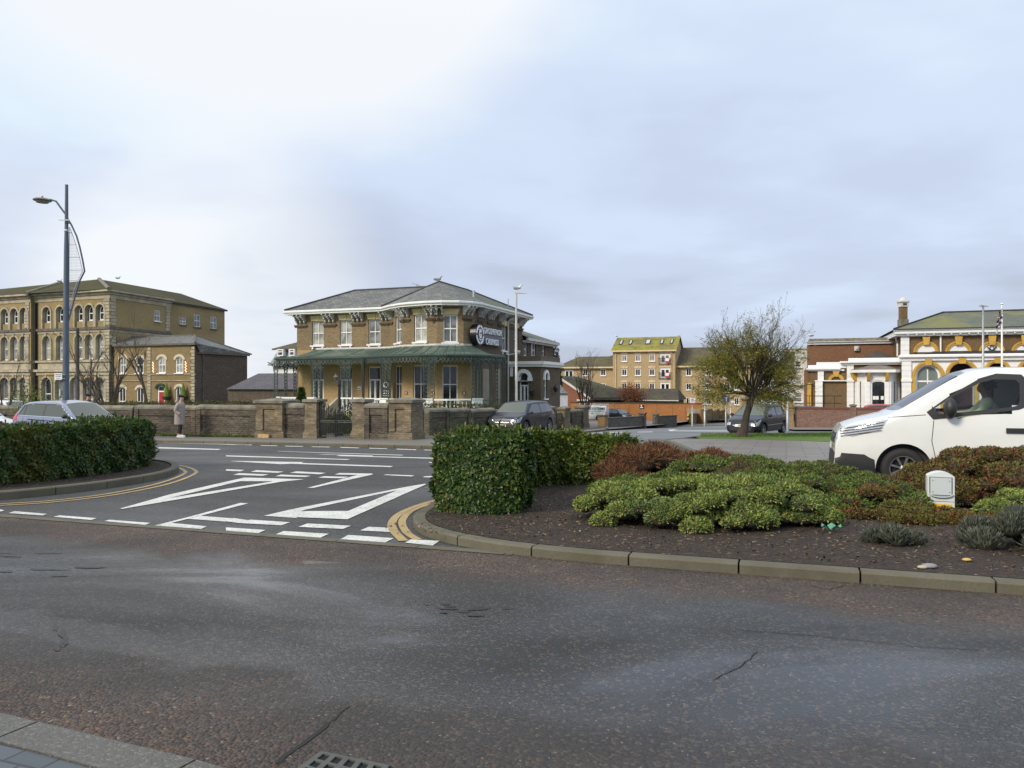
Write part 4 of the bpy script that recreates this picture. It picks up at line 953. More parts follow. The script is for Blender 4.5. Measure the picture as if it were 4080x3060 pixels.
wall_run(FW, uw(300), uw(533), .46, 'brick boundary wall behind the blue car', panels=1)
wall_run(FW, uw(540), uw(784), .50, 'weathered brick boundary wall behind the person in the long beige coat', panels=1)
wall_run(FW, uw(786), uw(1022), .54, 'weathered brick boundary wall between the beige coat and the large left gate pier', panels=1)
pier(FW, uw(1030), uw(1128, .12), FW.z(1606, uw(1080)), 'large brick pier with pale pyramid cap left of the iron gate', d=.9, panel=True, plinth=True)
pl_ = MB(); F = FW; g = gw(F, uw(1070)); pl_.fbox(F, uw(1047), uw(1090), .24, .30, g - .02, g + .16); pl_.build('repair_brick', brickmat('new yellow brick', (.6, .38, .13), (.66, .45, .2), (.5, .4, .25), (.4, .3, .1), .1), [o for o in bpy.data.objects if o.name.startswith('gate_pier')][-1])
wall_run(FW, uw(1136), uw(1214), FW.z(1612, uw(1170)), 'short dark brick wall between the large left pier and the left gate pier', panels=1, pil=False)
pier(FW, uw(1216), uw(1263), FW.z(1602, uw(1240)), 'dark brick gate pier on the left of the iron gate', d=.55, v0=.04, pyr=.03)
pier(FW, uw(1405), uw(1452), FW.z(1602, uw(1430)), 'brick gate pier on the right of the iron gate', d=.55, v0=.04, pyr=.03)
wall_run(FW, uw(1454), uw(1548), FW.z(1612, uw(1500)), 'short brick wall with sunk panel right of the iron gate', panels=1, pil=True)
pier(FW, uw(1552, .12), uw(1640, .12), FW.z(1604, uw(1595)), 'large brick pier at the corner of the boundary wall right of the gate', d=.9, panel=True)
# iron gates
u0, u1 = uw(1266), uw(1402); g = gw(FW, (u0 + u1) / 2); gate = thing('iron_gate', FW.p((u0 + u1) / 2, -.1, g), 'pair of black wrought iron gates with spear tops between brick piers', 'gate')
for k, (a, b) in enumerate(((u0, (u0 + u1) / 2 - .01), ((u0 + u1) / 2 + .01, u1))):
 mb = MB(); n = 9; L = b - a
 for j in range(n + 1):
  u = a + .03 + (L - .06) * j / n; t = j / n if k == 0 else 1 - j / n; top = g + 1.02 + .38 * (1 - t) ** 1.5 - (.0 if j % 2 else .12)
  if j % 2 == 0 or True:
   mb.tube([FW.p(u, -.1, g + .05), FW.p(u, -.1, top)], .016 if 0 < j < n else .028, 5); mb.lathe(FW.p(u, -.1, top), [(.012, 0), (.035, .05), (.004, .16)], 5)
  if j < n: um = u + (L - .06) / n / 2; mb.tube([FW.p(um, -.1, g + .08), FW.p(um, -.1, g + .62)], .009, 4)
 for z in (.08, .60, .66): mb.tube([FW.p(a, -.1, g + z), FW.p(b, -.1, g + z)], .018, 5)
 mb.tube([FW.p(a + (L) * j / 8, -.1, g + 1.02 + .30 * (1 - (j / 8 if k == 0 else 1 - j / 8)) ** 1.5 - .12) for j in range(9)], .018, 5)
 cx_ = a + L * (.62 if k == 0 else .38)
 for s in (-1, 1):
  mb.tube([FW.p(cx_ + s * r * math.cos(t), -.1, g + .80 + r * math.sin(t)) for r, t in [(.03, 3), (.06, 2), (.09, 1), (.11, 0), (.11, -1), (.07, -1.7)]], .014, 4)
 mb.ell(FW.p(cx_, -.1, g + .82), (.03, .03, .11), 6, 4)
 mb.build('gate_leaf', black_iron, gate)
# side boundary wall along the side street, dropping with the ground
cp0 = FW.p(uw(1640, .12), .1, 0); cp = Vector((-3.66, 32.4)); F0_ = Frame((cp0.x, cp0.y), (cp.x - cp0.x, cp.y - cp0.y)); wall_run(F0_, .35, 3.7, gw(F0_, 2) + 1.14, 'sooty brick wall turning back from the corner pier', panels=1); FQ = Frame((cp.x, cp.y), (4.74 - cp.x, 49 - cp.y)); uq = FQ.u
tot = (Vector((4.74, 49)) - FQ.o).length
stops = [(1704, 1785, 'nearest'), (1787, 1871, 'second'), (1873, 1970, 'third'), (1972, 2100, 'fourth')]
for a, b, nm in stops:
 ua_, ub_ = uq(a), uq(b); zt_ = gw(FQ, (ua_ + ub_) / 2) + 1.12
 wall_run(FQ, ua_, ub_, zt_, f'soot darkened brick boundary wall facing the side street, {nm} panel from the corner pier', panels=1, group='side street wall panels')
a, b = uq(2103), uq(2190); wall_run(FQ, a, b, gw(FQ, (a + b) / 2) + 1.08, 'boundary wall hidden behind the parked dark SUV', panels=1)
pier(FQ, uq(2194, .12), uq(2214, .12), FQ.z(1628, uq(2204)), 'stone capped pier just right of the dark SUV', d=.5, group='side gate piers')
pier(FQ, uq(2250, .12), uq(2272, .12), FQ.z(1630, uq(2260)), 'stone capped pier right of the side gate beyond the SUV', d=.5, group='side gate piers')
sgp = thing('side_gate', FQ.p(uq(2232), -.1, gw(FQ, uq(2232))), 'dark metal side gate between two stone capped piers', 'gate'); mb = MB(); g = gw(FQ, uq(2232))
a, b = uq(2216), uq(2249)
for j in range(14): u = a + (b - a) * j / 13; mb.tube([FQ.p(u, -.1, g + .05), FQ.p(u, -.1, g + .95)], .02, 4)
for z in (.1, .5, .9): mb.tube([FQ.p(a, -.1, g + z), FQ.p(b, -.1, g + z)], .02, 4)
mb.build('gate_leaf', dark_wood, sgp)
a, b = uq(2275), uq(2322); wall_run(FQ, a, b, FQ.z(1634, (a + b) / 2), 'mossy wall panel between the side gate and the end pier', panels=1)
pier(FQ, uq(2325, .12), uq(2346, .12), FQ.z(1624, uq(2336)), 'end pier of the boundary wall at the forecourt opening', d=.6)
# garden behind the walls
sheet('garden_lawn', [tuple(FW.p(uw(-700), -.4, 0).xy), tuple(FW.p(uw(1640), -.4, 0).xy), tuple(FQ.p(tot, -.5, 0).xy), (4, 62), (-60, 75)], .06, m_grass)
sheet('garden_path', [tuple(FW.p(uw(1270), -.3, 0).xy), tuple(FW.p(uw(1400), -.3, 0).xy), tuple(FA.p(4.2, 4, 0).xy), tuple(FA.p(2.0, 4, 0).xy)], .085, m_path)
# ---------------- three storey yellow brick building on the left ----------------
FL = Frame((X(437, 80), 80), (.926, -.378)); FLs = Frame((FL.o.x, FL.o.y), (.242, .970))
tower = thing('terrace_building', (FL.o.x, FL.o.y, G(80)), 'three storey yellow brick and stone building with arched windows and mossy hipped roof', 'building')
gz = G(85) - .5; zc = lambda py: FL.z(py, 0)
tw = MB(); st_ = MB(); Lx = FL.u(-330); jn = FL.u(139); hs = []
cols = [(187, 0), (241, 0), (316, 0), (357, 0), (400, 0)]; lcols = [(20, 1), (58, 1), (96, 1), (-60, 1), (-100, 1), (-140, 1)]
VL = .45
rows_ = [(1302, 1210, .62), (1430, 1330, .62), (1606, 1503, .78)]
def tw_col(px, left, ri):
 v = VL if left else 0; zb, zt, hw = rows_[ri]
 uc = FL.u(px + (0 if ri < 2 else {316: -15, 357: -4, 400: -1}.get(px, 0)), v); return (uc - hw, uc + hw, zc(zb) if ri < 2 else gz + .8, zc(zt) + .0, hw)
for ri in range(3):
 hs += [tw_col(p, 0, ri) for p, l in cols]
wall(tw, FL, jn, 0, gz, zc(1160), hs, rev=.45, mrev=1)
hl = []
for ri in range(3): hl += [tw_col(p, 1, ri) for p, l in lcols]
wall(tw, FL, Lx, jn - .0, gz, zc(1160), hl, v=VL, rev=.45, mrev=1); tw.fbox(FL, jn - .01, jn, 0, VL, gz, zc(1160))
fs_ = [(FLs.u(615), FLs.u(638), FLs.z(1280, FLs.u(626)), FLs.z(1237, FLs.u(626)))]
ue = FLs.u(680); wall(tw, FLs, 0, ue, gz, zc(1160), fs_, rev=.12)
UR = FLs.u(895, -.8); zr_ = FLs.z(1200, ue, -.8)
rw2 = [(FLs.u(a, -.8), FLs.u(b, -.8), FLs.z(d, FLs.u((a + b) / 2, -.8), -.8), FLs.z(c, FLs.u((a + b) / 2, -.8), -.8)) for a, b, c, d in ((716, 741, 1266, 1294), (773, 798, 1254, 1303), (839, 863, 1262, 1310))]
wall(tw, FLs, ue, UR, gz - 2, zr_, rw2, v=-.8, rev=.1)
bk1 = Frame(FLs.p(UR, -.8, 0), (-FL.d)); wall(tw, bk1, 0, 20, gz - 2, zr_, ())
tw.build('wall', [brick_left, stone], tower)
for i, w in enumerate(fs_): window(FLs, *w, tower, v=-.04, style='sash2', glass=glass_mid)
for i, w in enumerate(rw2): window(FLs, *w, tower, v=-.84, style='sash2', glass=glass_mid, sillm=stone_dark)
for lst, v in ((cols, 0), (lcols, VL)):
 for ri in range(3):
  for p, l in lst:
   if p < -70: continue
   w = tw_col(p, l, ri)
   if ri == 0: F2 = (w[0] + .18, w[1] - .02, zc(1272), w[3] - .12)
   elif ri == 1: F2 = (w[0] + .14, w[1] - .02, w[2] + .05, w[3] - .1)
   else: F2 = (w[0] + .1, w[1] - .02, w[2] + .03, w[3] - .06)
   if ri == 2 and p == 187: window(FL, *F2, tower, v=v - .3, rise=.55, style='sash', mid=.62, glass=glass_dark, sill=False, name='door', fr=.12); continue
   window(FL, *F2, tower, v=v - .3, rise=.5, style='sash', glass=[glass_dark, glass_pale, glass_mid][ri], fr=.1, sill=False)
   if ri == 0:
    b = MB(); b.fbox(FL, w[0] + .02, w[1] - .02, v - .44, v - .1, w[2], zc(1275)); b.build('apron_panel', brick_left, tower)
def twband(mb, z0, z1, pr, a=None, b=None, side=True):
 a = Lx if a is None else a
 mb.fbox(FL, a, jn - .004, VL - .1, VL + pr, z0, z1); mb.fbox(FL, jn + .0, pr, -.1, pr, z0, z1)
 if side: mb.fbox(FLs, .0, ue, -.1, pr - .004, z0 + .003, z1 - .003)
bn = MB(); twband(bn, zc(1188), zc(1172), .07); bn.build('frieze', stone, tower)
bn = MB(); twband(bn, zc(1172) + .0, zc(1162), .22); twband(bn, zc(1162) + .002, zc(1155), .55); bn.build('cornice', stone, tower)
bn = MB(); twband(bn, zc(1311), zc(1300), .16); bn.build('string_course', stone_dark, tower)
bn = MB(); twband(bn, zc(1321), zc(1312), .05); bn.build('string_course', stone, tower)
bn = MB(); twband(bn, zc(1441), zc(1433), .2, side=False); twband(bn, zc(1469), zc(1441) - .002, .04, side=False); bn.build('string_course', stone, tower)
bn = MB(); twband(bn, zc(1480), zc(1470), .28, side=False); twband(bn, zc(1494), zc(1482), .12, side=False); bn.build('cornice', stone, tower)
# arch mouldings and jamb shafts
for lst, v in ((cols, 0), (lcols, VL)):
 for ri in range(3):
  for p, l in lst:
   w = tw_col(p, l, ri); mb = MB(); hw = w[4]; uc = (w[0] + w[1]) / 2; zs = w[3] - hw
   ring(mb, FL, uc, zs, hw, hw, .2, v + .002, v + .12, n=8)
   for s in (-1, 1):
    a = uc + s * (hw + .1); mb.fbox(FL, a - .1, a + .1, v + .002, v + .1, w[2], zs)
   if ri: mb.fbox(FL, uc - .12, uc + .12, v + .12, v + .2, w[3] - .02, w[3] + .35)
   mb.build('window_surround', stone, tower)
for (F, ua_, v, wd) in ((FL, -.9, 0, .9), (FL, jn - 1.0, VL, .75), (FLs, .0, 0, .8), (FLs, ue - .9, 0, .7)):
 z = gz + 1
 k = 0; qn = MB()
 while z < zc(1192):
  if not (zc(1325) < z < zc(1298)) : qn.fbox(F, ua_ + (.12 if k % 2 else 0), ua_ + wd, v + .002, v + .07, z, z + .30)
  z += .36; k += 1
 qn.build('quoins', stone, tower)
dk = MB(); dk.fbox(FL, jn + .02, jn + .55, .002, .05, gz, zc(1190)); dk.tube([FL.p(jn + .25, .15, zc(1190)), FL.p(jn + .25, .15, gz)], .09, 6); dk.tube([FLs.p(ue + .25, -.5, zr_), FLs.p(ue + .25, -.6, gz)], .1, 6); dk.fbox(FLs, ue + .05, ue + .45, -.78, -.3, zr_ - 1.6, zr_ - 1.2); dk.build('downpipe', black_iron, tower)  # the flat black strip at the joint paints the shade of the recess
# roof
rf = MB(); za = zc(1154)
pa = FL.p(.55, .55, za); pb = FLs.p(ue + .3, .55, za); pL = FL.p(Lx, VL + .55, za);
zrt = 13.35; ra = FLs.p(4.5, -5.5, zrt); rb = FLs.p(12.2, -5.5, zrt); rL = FL.p(Lx, -6, zrt); rj = FL.p(jn - 1.5, -4.3, zrt)
rf.poly([pL, FL.p(jn, VL + .55, za), rj, rL]); rf.poly([FL.p(jn, VL + .55, za), pa, ra, rj]); rf.poly([pa, pb, rb, ra])
p0, p1 = FLs.p(ue - .5, -.5, zr_ + .05), FLs.p(UR + .4, -.5, zr_ + .05); q0, q1 = FLs.p(10.5, -5.5, zrt), FLs.p(18.5, -5.6, zrt)
rf.poly([p0, p1, q1, q0]); rf.poly([p1, FLs.p(UR + .4, -12, zr_ + .05), q1]); rf.poly([FLs.p(UR + .4, -12, zr_), FLs.p(4, -12, zr_), ra, q1]); rf.poly([FL.p(-8, -12, zr_), FL.p(Lx, -12, zr_), rL, rj, ra]); rf.build('roof', tile_moss, tower)
hr = MB(); hr.tube([pa, ra], .22, 6); hr.tube([FL.p(jn, VL + .55, za), rj], .25, 6); hr.build('hip_tiles', coping, tower)
eb = MB(); eb.fbox(FLs, ue, UR + .3, -.8, -.55, zr_ - .12, zr_ + .04); eb.build('gutter', black_iron, tower)
sg2 = MB(); u0, u1, z0, z1 = FL.u(183, 0), FL.u(229, 0), zc(1491), zc(1484); sg2.fbox(FL, u0, u1, .13, .17, z0, z1, 0); sg2.build('name_board', orange_paint, tower)
# ---- two storey wing in front ----
FG = Frame((X(778, 76), 76), D2); FGs = Frame((FG.o.x, FG.o.y), N2); wing = thing('brick_house', (FG.o.x, FG.o.y, G(76)), 'two storey buff brick wing with slate roof, quoins, arched sash windows and red front door', 'house')
W0 = FG.u(455); zt = FG.z(1374, 0); zgw = G(76) - .3; wb = MB(); hh = []; wins = []
for a, b, t, bt, g in ((479, 503, 1421, 1486, glass_mid), (542, 572, 1421, 1486, glass_dark), (631, 660, 1421, 1486, glass_pale), (700, 730, 1421, 1486, glass_pale), (474, 501, 1541, 1606, glass_dark), (545, 572, 1543, 1606, glass_dark), (628, 657, 1536, 1606, None), (701, 729, 1539, 1606, glass_dark)):
 u0, u1 = FG.u(a), FG.u(b); w = (u0, u1, FG.z(bt, 0) if bt < 1600 else zgw + .9, FG.z(t, u0), (u1 - u0) * .33); hh.append(w); wins.append((w, g))
wall(wb, FG, W0, 0, zgw, zt, hh, rev=.12); zs_ = FGs.z(1408, 0); T = FGs.u(985)
wb2 = MB(); wall(wb2, FGs, .5, T, zgw - 1, zs_, ()); wb2.fbox(FGs, -.0, .5, -.6, .0, zgw, zt);
wb3 = Frame(FGs.p(T, 0, 0), -D2); wall(wb2, wb3, 0, 12, zgw - 1, zs_, ())
wb.build('wall', brick_wing, wing); wb2.build('side_wall', brick_dark, wing)
for w, g in wins:
 if g is None:
  d = MB(); u0, u1, z0, z1, rs = w; d.fbox(FG, u0 + .14, u1 - .14, -.1, -.05, z0, z1 - rs - .35); door = window(FG, u0, u1, z0, z1, wing, v=-.04, rise=rs, style='none', fr=.14, name='door_frame', sill=False)
  dd = d.build('door', mat('red door', (.42, .02, .03), .35, var=.04), wing); k = MB(); k.fbox(FG, u0 + .14, u1 - .14, -.11, -.02, z1 - rs - .35, z1 - rs - .22); k.build('transom', white, dd)
  wr = MB(); ring(wr, FG, (u0 + u1) / 2, z1 - rs, (u1 - u0) / 2, rs, .22, .03, .2, n=10); wr.build('door_wreath', mat('dark evergreen garland', (.02, .05, .02), .8, var=.4, nscale=6), wing)
  continue
 window(FG, *w[:4], wing, v=-.04, rise=w[4], style='sash2', fr=.1, glass=g)
 hd = MB(); ring(hd, FG, (w[0] + w[1]) / 2, w[3] - w[4], (w[1] - w[0]) / 2, w[4], .25, .003, .06, n=8); hd.build('window_head', mat('pale arch brick', (.55, .48, .36), .8), wing)
for u in (-.55, FG.u(587)):
 z = zgw + .6; k = 0; q = MB()
 while z < zt - .3: q.fbox(FG, u + (.1 if k % 2 else 0), u + .5, .002, .07, z, z + .28); z += .34; k += 1
 q.build('quoins', stone, wing)
b_ = MB(); b_.fbox(FG, W0, .1, .003, .09, FG.z(1492, 0), FG.z(1489, 0)); b_.fbox(FG, W0, .1, .003, .09, FG.z(1518, 0), FG.z(1515, 0)); b_.build('string_course', stone, wing)
gt = MB(); gt.fbox(FG, W0, .25, .0, .25, zt, zt + .16); gt.fbox(FGs, .3, T + .2, 0, .22, zs_, zs_ + .14); gt.tube([FGs.p(1.0, .1, zs_), FGs.p(1.0, .1, zgw)], .05, 6); gt.build('gutter', stone_dark, wing)
rw_ = MB(); zrw = 6.57; Ra = Vector((-33.7, 80.0, zrw)); Rb = Ra - Vector((D2.x, D2.y, 0)) * 9.5
rw_.poly([FG.p(W0 - .5, .2, zt + .17), FG.p(.25, .2, zt + .17), Ra, Rb]); rw_.poly([FG.p(.25, .2, zt + .17), FGs.p(.4, .2, zs_ + .16), FGs.p(T + .5, .2, zs_ + .16), Ra]); rw_.poly([FGs.p(T + .5, .2, zs_ + .16), FGs.p(T + .5, -12, zs_ + .16), Rb, Ra]); rw_.build('roof', slate, wing)
hp = MB(); hp.tube([FG.p(.2, .2, zt + .2), Ra], .12, 6); hp.tube([Ra, FGs.p(T + .5, .2, zs_ + .2)], .08, 6); hp.tube([Ra, Rb], .1, 6); hp.build('hip_tiles', stone_dark, wing)
fairy = mat('warm fairy lights', (1, .5, .3), .5, var=0); fairy.node_tree.nodes['Principled BSDF'].inputs['Emission Color'].default_value = (1, .55, .35, 1); fairy.node_tree.nodes['Principled BSDF'].inputs['Emission Strength'].default_value = 2.5
for k, px in enumerate((612, 742)):
 t = MB()
 for j in range(8): t.ell(FG.p(FG.u(px + (j % 2) * 3), .12, FG.z(1442 + j * 5.5, 0)), (.05, .05, .06), 5, 4)
 o = t.build('hanging_lights', fairy, at=FG.p(FG.u(px), .12, FG.z(1485, 0)), label=['string of warm lights hanging left of the third upper window of the brick wing', 'string of warm lights hanging by the rightmost upper window of the brick wing'][k], cat='string lights', group='light strings on the brick wing')
for k, px in enumerate((674, 740)):
 t = thing('hanging_basket', FG.p(FG.u(px), .35, FG.z(1597, 0)), ['planted wall basket with small conifer right of the red door', 'planted wall basket with small conifer beside the right ground floor window'][k], 'basket', 'wall baskets by the red door')
 b1 = MB(); b1.lathe(FG.p(FG.u(px), .35, FG.z(1597, 0)), [(.1, 0), (.35, .15), (.48, .42), (.40, .43)], 10); b1.build('basket', dark_wood, t)
 b2 = MB(); b2.lathe(FG.p(FG.u(px), .35, FG.z(1597, 0) + .38), [(.34, 0), (.3, .35), (.2, .8), (.08, 1.25), (.01, 1.45)], 8); b2.build('conifer', mat('bright small conifer', (.12, .17, .02), .9, var=.5, nscale=7, bump=.8), t)
# ---------------- house and slate roofed hall behind the villa garden ----------------
HB = Frame((X(983, 64), 64), D2); hall = thing('slate_roofed_hall', (HB.o.x, HB.o.y, G(64)), 'long low hall with slate roof and dark brick wall left of the villa', 'hall')
L = HB.u(1240); mb = MB(); wall(mb, HB, -2, L, G(64) - .5, HB.z(1551, 2), ()); mb.build('wall', brick_dark, hall)
mb = MB(); za, zb = HB.z(1551, 2), HB.z(1487, 2, -4); mb.poly([HB.p(-2, .25, za), HB.p(L, .25, za), HB.p(L, -4, zb), HB.p(-2, -4, zb)]); mb.poly([HB.p(-2, -4, zb), HB.p(L, -4, zb), HB.p(L, -8, za), HB.p(-2, -8, za)]); mb.build('roof', slatemat('purple grey slate', (.10, .095, .105), (.14, .13, .145)), hall)
HC = Frame((X(1112, 84), 84), D2); hs_ = thing('mansard_house', (HC.o.x, HC.o.y, G(84)), 'distant grey slate hung house with white windows and pyramid roof left of the villa', 'house'); m1 = mat('blue grey slate hanging', (.22, .25, .27), .6, var=.1); E = HC.u(1215)
mb = MB(); z0, z1, z2_ = HC.z(1449, 0), HC.z(1390, 0), HC.z(1384, 0); mb.hexa([HC.p(-.8, .6, z0), HC.p(E, .6, z0), HC.p(E, -5, z0), HC.p(-.8, -5, z0), HC.p(0, 0, z1), HC.p(E, 0, z1), HC.p(E, -5, z1), HC.p(0, -5, z1)]); mb.build('mansard_wall', m1, hs_)
mb = MB(); mb.fbox(HC, -.5, E, -5, .2, G(84), z0 - .25); mb.build('wall', white, hs_)
mb = MB(); mb.fbox(HC, -.95, E, -5, .75, z0 - .24, z0 - .003);
for k in range(10): mb.poly([HC.p(-.5 + k * .5, .26, z0 - .25), HC.p(0 + k * .5, .26, z0 - .25), HC.p(-.25 + k * .5, .26, z0 - .6)])
mb.build('cornice', mat('grey trim', (.3, .3, .3), .6), hs_)
mb = MB(); mb.poly([HC.p(-.6, .5, z1), HC.p(E + 3, .5, z1), HC.p(E - .2, -3, HC.z(1340, E, -3)), ]); mb.poly([HC.p(-.6, -7, z1), HC.p(-.6, .5, z1), HC.p(E - .2, -3, HC.z(1340, E, -3))]); mb.fbox(HC, -.6, E, .4, .5, z1 - .14, z1 - .003); mb.build('roof', tile_olive, hs_)
for a, b in ((1111, 1136), (1158, 1181)):
 window(HC, HC.u(a, .4), HC.u(b, .4), HC.z(1420, 0), HC.z(1393, 0), hs_, v=.75, style='sash', mid=.62, glass=glass_mid, sill=False, fr=.12, dep=.5)
# ---------------- apartment block ----------------
FP = Frame((X(2442, 140), 140), D2); flats = thing('apartment_block', (FP.o.x + 6, 140, G(140)), 'four storey sand brick apartment block with yellow lichen covered roof and skylights', 'apartment block')
def q4(x, y): return 2150 + x / 2.765, 1200 + y / 2.765
E = FP.u(2690); zt = FP.z(1396, 5); zg = G(140) - 1; mb = MB(); hw = []; ws = []
for ri, (t, b) in enumerate(((588, 663), (743, 820), (900, 975), (1055, 1130))):
 for a, c in ((903, 962), (1053, 1112), (1208, 1267)):
  w = (FP.u(q4(a, 0)[0]), FP.u(q4(c, 0)[0]), FP.z(q4(0, b)[1], 6), FP.z(q4(0, t)[1], 6)); hw.append(w); ws.append((w, 'cross', ri))
 w = (FP.u(q4(1328, 0)[0]), FP.u(q4(1438, 0)[0]), FP.z(q4(0, b + 30)[1], 6), FP.z(q4(0, t - 4)[1], 6)); hw.append(w); ws.append((w, 'french', ri))
wall(mb, FP, 0, E, zg, zt, hw, rev=.12); FPs = Frame(FP.p(E, 0, 0), N2); wall(mb, FPs, 0, 11, zg, zt, ()); zrg = FP.z(1345, 5, -5.0)
mb.poly([FPs.p(0, 0, zt), FPs.p(10, 0, zt), FPs.p(5, 0, zrg)]); FPl = Frame(FP.p(0, -10, 0), -N2); wall(mb, FPl, 0, 10, zg, zt, ()); mb.poly([FPl.p(0, 0, zt), FPl.p(10, 0, zt), FPl.p(5, 0, zrg)]); mb.build('wall', brick_flat, flats)
for w, s, ri in ws:
 if s == 'cross': window(FP, *w, flats, v=-.04, style='cross', mid=.5, fr=.12, glass=glass_mid if ri == 0 else glass_dark)
 else: window(FP, *w, flats, v=-.04, style='french', mid=.88, fr=.13, name='balcony_door', sill=False, glass=glass_mid if ri == 0 else glass_dark)
 k = MB(); k.fbox(FP, w[0] - .15, w[1] + .15, .003, .06, w[3] + .1, w[3] + .45); k.fbox(FP, (w[0] + w[1]) / 2 - .12, (w[0] + w[1]) / 2 + .12, .06, .1, w[3] + .1, w[3] + .6); k.build('lintel', mat('pale lintel', (.58, .47, .29), .8), flats)
red_cloth = mat('red and white cloth', (.5, .03, .06), .8, var=.1)
for ri in (0, 1):
 a, b = FP.u(2625), FP.u(2674); zb_, zt_ = FP.z(q4(0, (695, 855)[ri])[1], 6), FP.z(q4(0, (630, 790)[ri])[1], 6); k = MB()
 for z in (zb_, zt_): k.tube([FP.p(a, 0, z), FP.p(a, .35, z), FP.p(b, .35, z), FP.p(b, 0, z)], .045, 4)
 n = 18
 for j in range(n + 1): u = a + (b - a) * j / n; k.tube([FP.p(u, .35, zb_), FP.p(u, .35, zt_)], .02, 4)
 bal = k.build('balcony_railing', black_iron, flats)
 k = MB(); u0, u1 = FP.u(2652), FP.u(2667); k.fbox(FP, u0, u1, .38, .44, zb_ + .2, zt_ + .05, 0); k.fbox(FP, u0 + .03, u1 - .02, .441, .45, (zb_ + zt_) / 2, (zb_ + zt_) / 2 + .5, 1);
 k.build('banner', [red_cloth, white], at=FP.p(u0, .4, zb_ + .2), label=['red, white and green banner hung on the top balcony of the apartment block', 'red banner hung on the middle balcony of the apartment block'][ri], cat='banner', group='banners on the balconies')
mb = MB(); mb.poly([FP.p(-.3, .4, zt), FP.p(E + .3, .4, zt), FP.p(E + .3, -5, zrg + .08), FP.p(-.3, -5, zrg + .08)]); mb.poly([FP.p(E + .3, -10.4, zt), FP.p(-.3, -10.4, zt), FP.p(-.3, -5, zrg + .08), FP.p(E + .3, -5, zrg + .08)])
rof = mb.build('roof', tile_yellow, flats)
for a, b in ((880, 915), (985, 1020), (1165, 1222), (1328, 1365), (1438, 1472)):
 u0, u1 = FP.u(q4(a, 0)[0], -2.6), FP.u(q4(b, 0)[0], -2.6); f = lambda u, t: FP.p(u, .4 - 5.4 * t, zt + (zrg + .08 - zt) * t) + Vector((0, 0, .12))
 k = MB(); k.hexa([f(u0, .42) - Vector((0, 0, .11)), f(u1, .42) - Vector((0, 0, .11)), f(u1, .76) - Vector((0, 0, .11)), f(u0, .76) - Vector((0, 0, .11)), f(u0, .42), f(u1, .42), f(u1, .76), f(u0, .76)]); o = k.build('skylight', dark_wood, flats)
 k = MB(); d = .16; k.poly([f(u0 + d, .46) + Vector((0, 0, .03)), f(u1 - d, .46) + Vector((0, 0, .03)), f(u1 - d, .72) + Vector((0, 0, .03)), f(u0 + d, .72) + Vector((0, 0, .03))]); k.build('pane', mat('skylight glass', (.45, .46, .5), .15, var=0), o)
k = MB(); k.fbox(FP, -.3, E + .3, .4, .55, zt - .25, zt + .02); k.fbox(FP, -.1, E + .1, .003, .1, zt - .3, zt - .05)
for u in (.6, E - .7): k.tube([FP.p(u, .12, zt - .3), FP.p(u, .12, zg)], .08, 6)
k.build('gutter', cream, flats)
# left wing
FQ2 = Frame(FP.p(0, -1.5, 0), D2); A = FQ2.u(2222); zt2 = FQ2.z(1462, -3); mb = MB(); hw = []; ws = []
for (a, c, t, b, s) in ((475, 532, 750, 822, 'cross'), (670, 728, 750, 822, 'cross'), (475, 530, 905, 978, 'cross'), (670, 728, 905, 978, 'cross'), (275, 372, 755, 855, 'french')):
 w = (FQ2.u(q4(a, 0)[0]), FQ2.u(q4(c, 0)[0]), FQ2.z(q4(0, b)[1], -5), FQ2.z(q4(0, t)[1], -5)); hw.append(w); ws.append((w, s))
wall(mb, FQ2, A, 0, zg, zt2, hw, rev=.12); k = Frame(FQ2.p(A, -9, 0), -N2); wall(mb, k, 0, 9, zg, zt2, ()); mb.build('wing_wall', brick_flat, flats)
for w, s in ws: window(FQ2, *w, flats, v=-.04, style=s, mid=.5 if s == 'cross' else .88, fr=.12)
zr2 = FQ2.z(1420, -3, -4.5); R1 = FQ2.u(2307, -4.5); mb = MB(); mb.poly([FQ2.p(A - .5, .5, zt2), FQ2.p(0, .5, zt2), FQ2.p(0, -4.5, zr2), FQ2.p(R1, -4.5, zr2)]); mb.poly([FQ2.p(A - .5, -9.5, zt2), FQ2.p(A - .5, .5, zt2), FQ2.p(R1, -4.5, zr2)]); mb.poly([FQ2.p(0, -9.5, zt2), FQ2.p(A - .5, -9.5, zt2), FQ2.p(R1, -4.5, zr2), FQ2.p(0, -4.5, zr2)])
mb.poly([FQ2.p(FQ2.u(2405, -9), -9, zr2 - .2), FQ2.p(0, -9, zr2 - .2), FQ2.p(0, -9, FQ2.z(1400, 0, -9))]); mb.build('wing_roof', tile_olive, flats)
k = MB(); k.fbox(FQ2, A - .5, 0, .5, .65, zt2 - .25, zt2 + .02); k.tube([FQ2.p(A + .4, .12, zt2), FQ2.p(A + .4, .12, zg)], .08, 6); k.build('gutter', cream, flats)
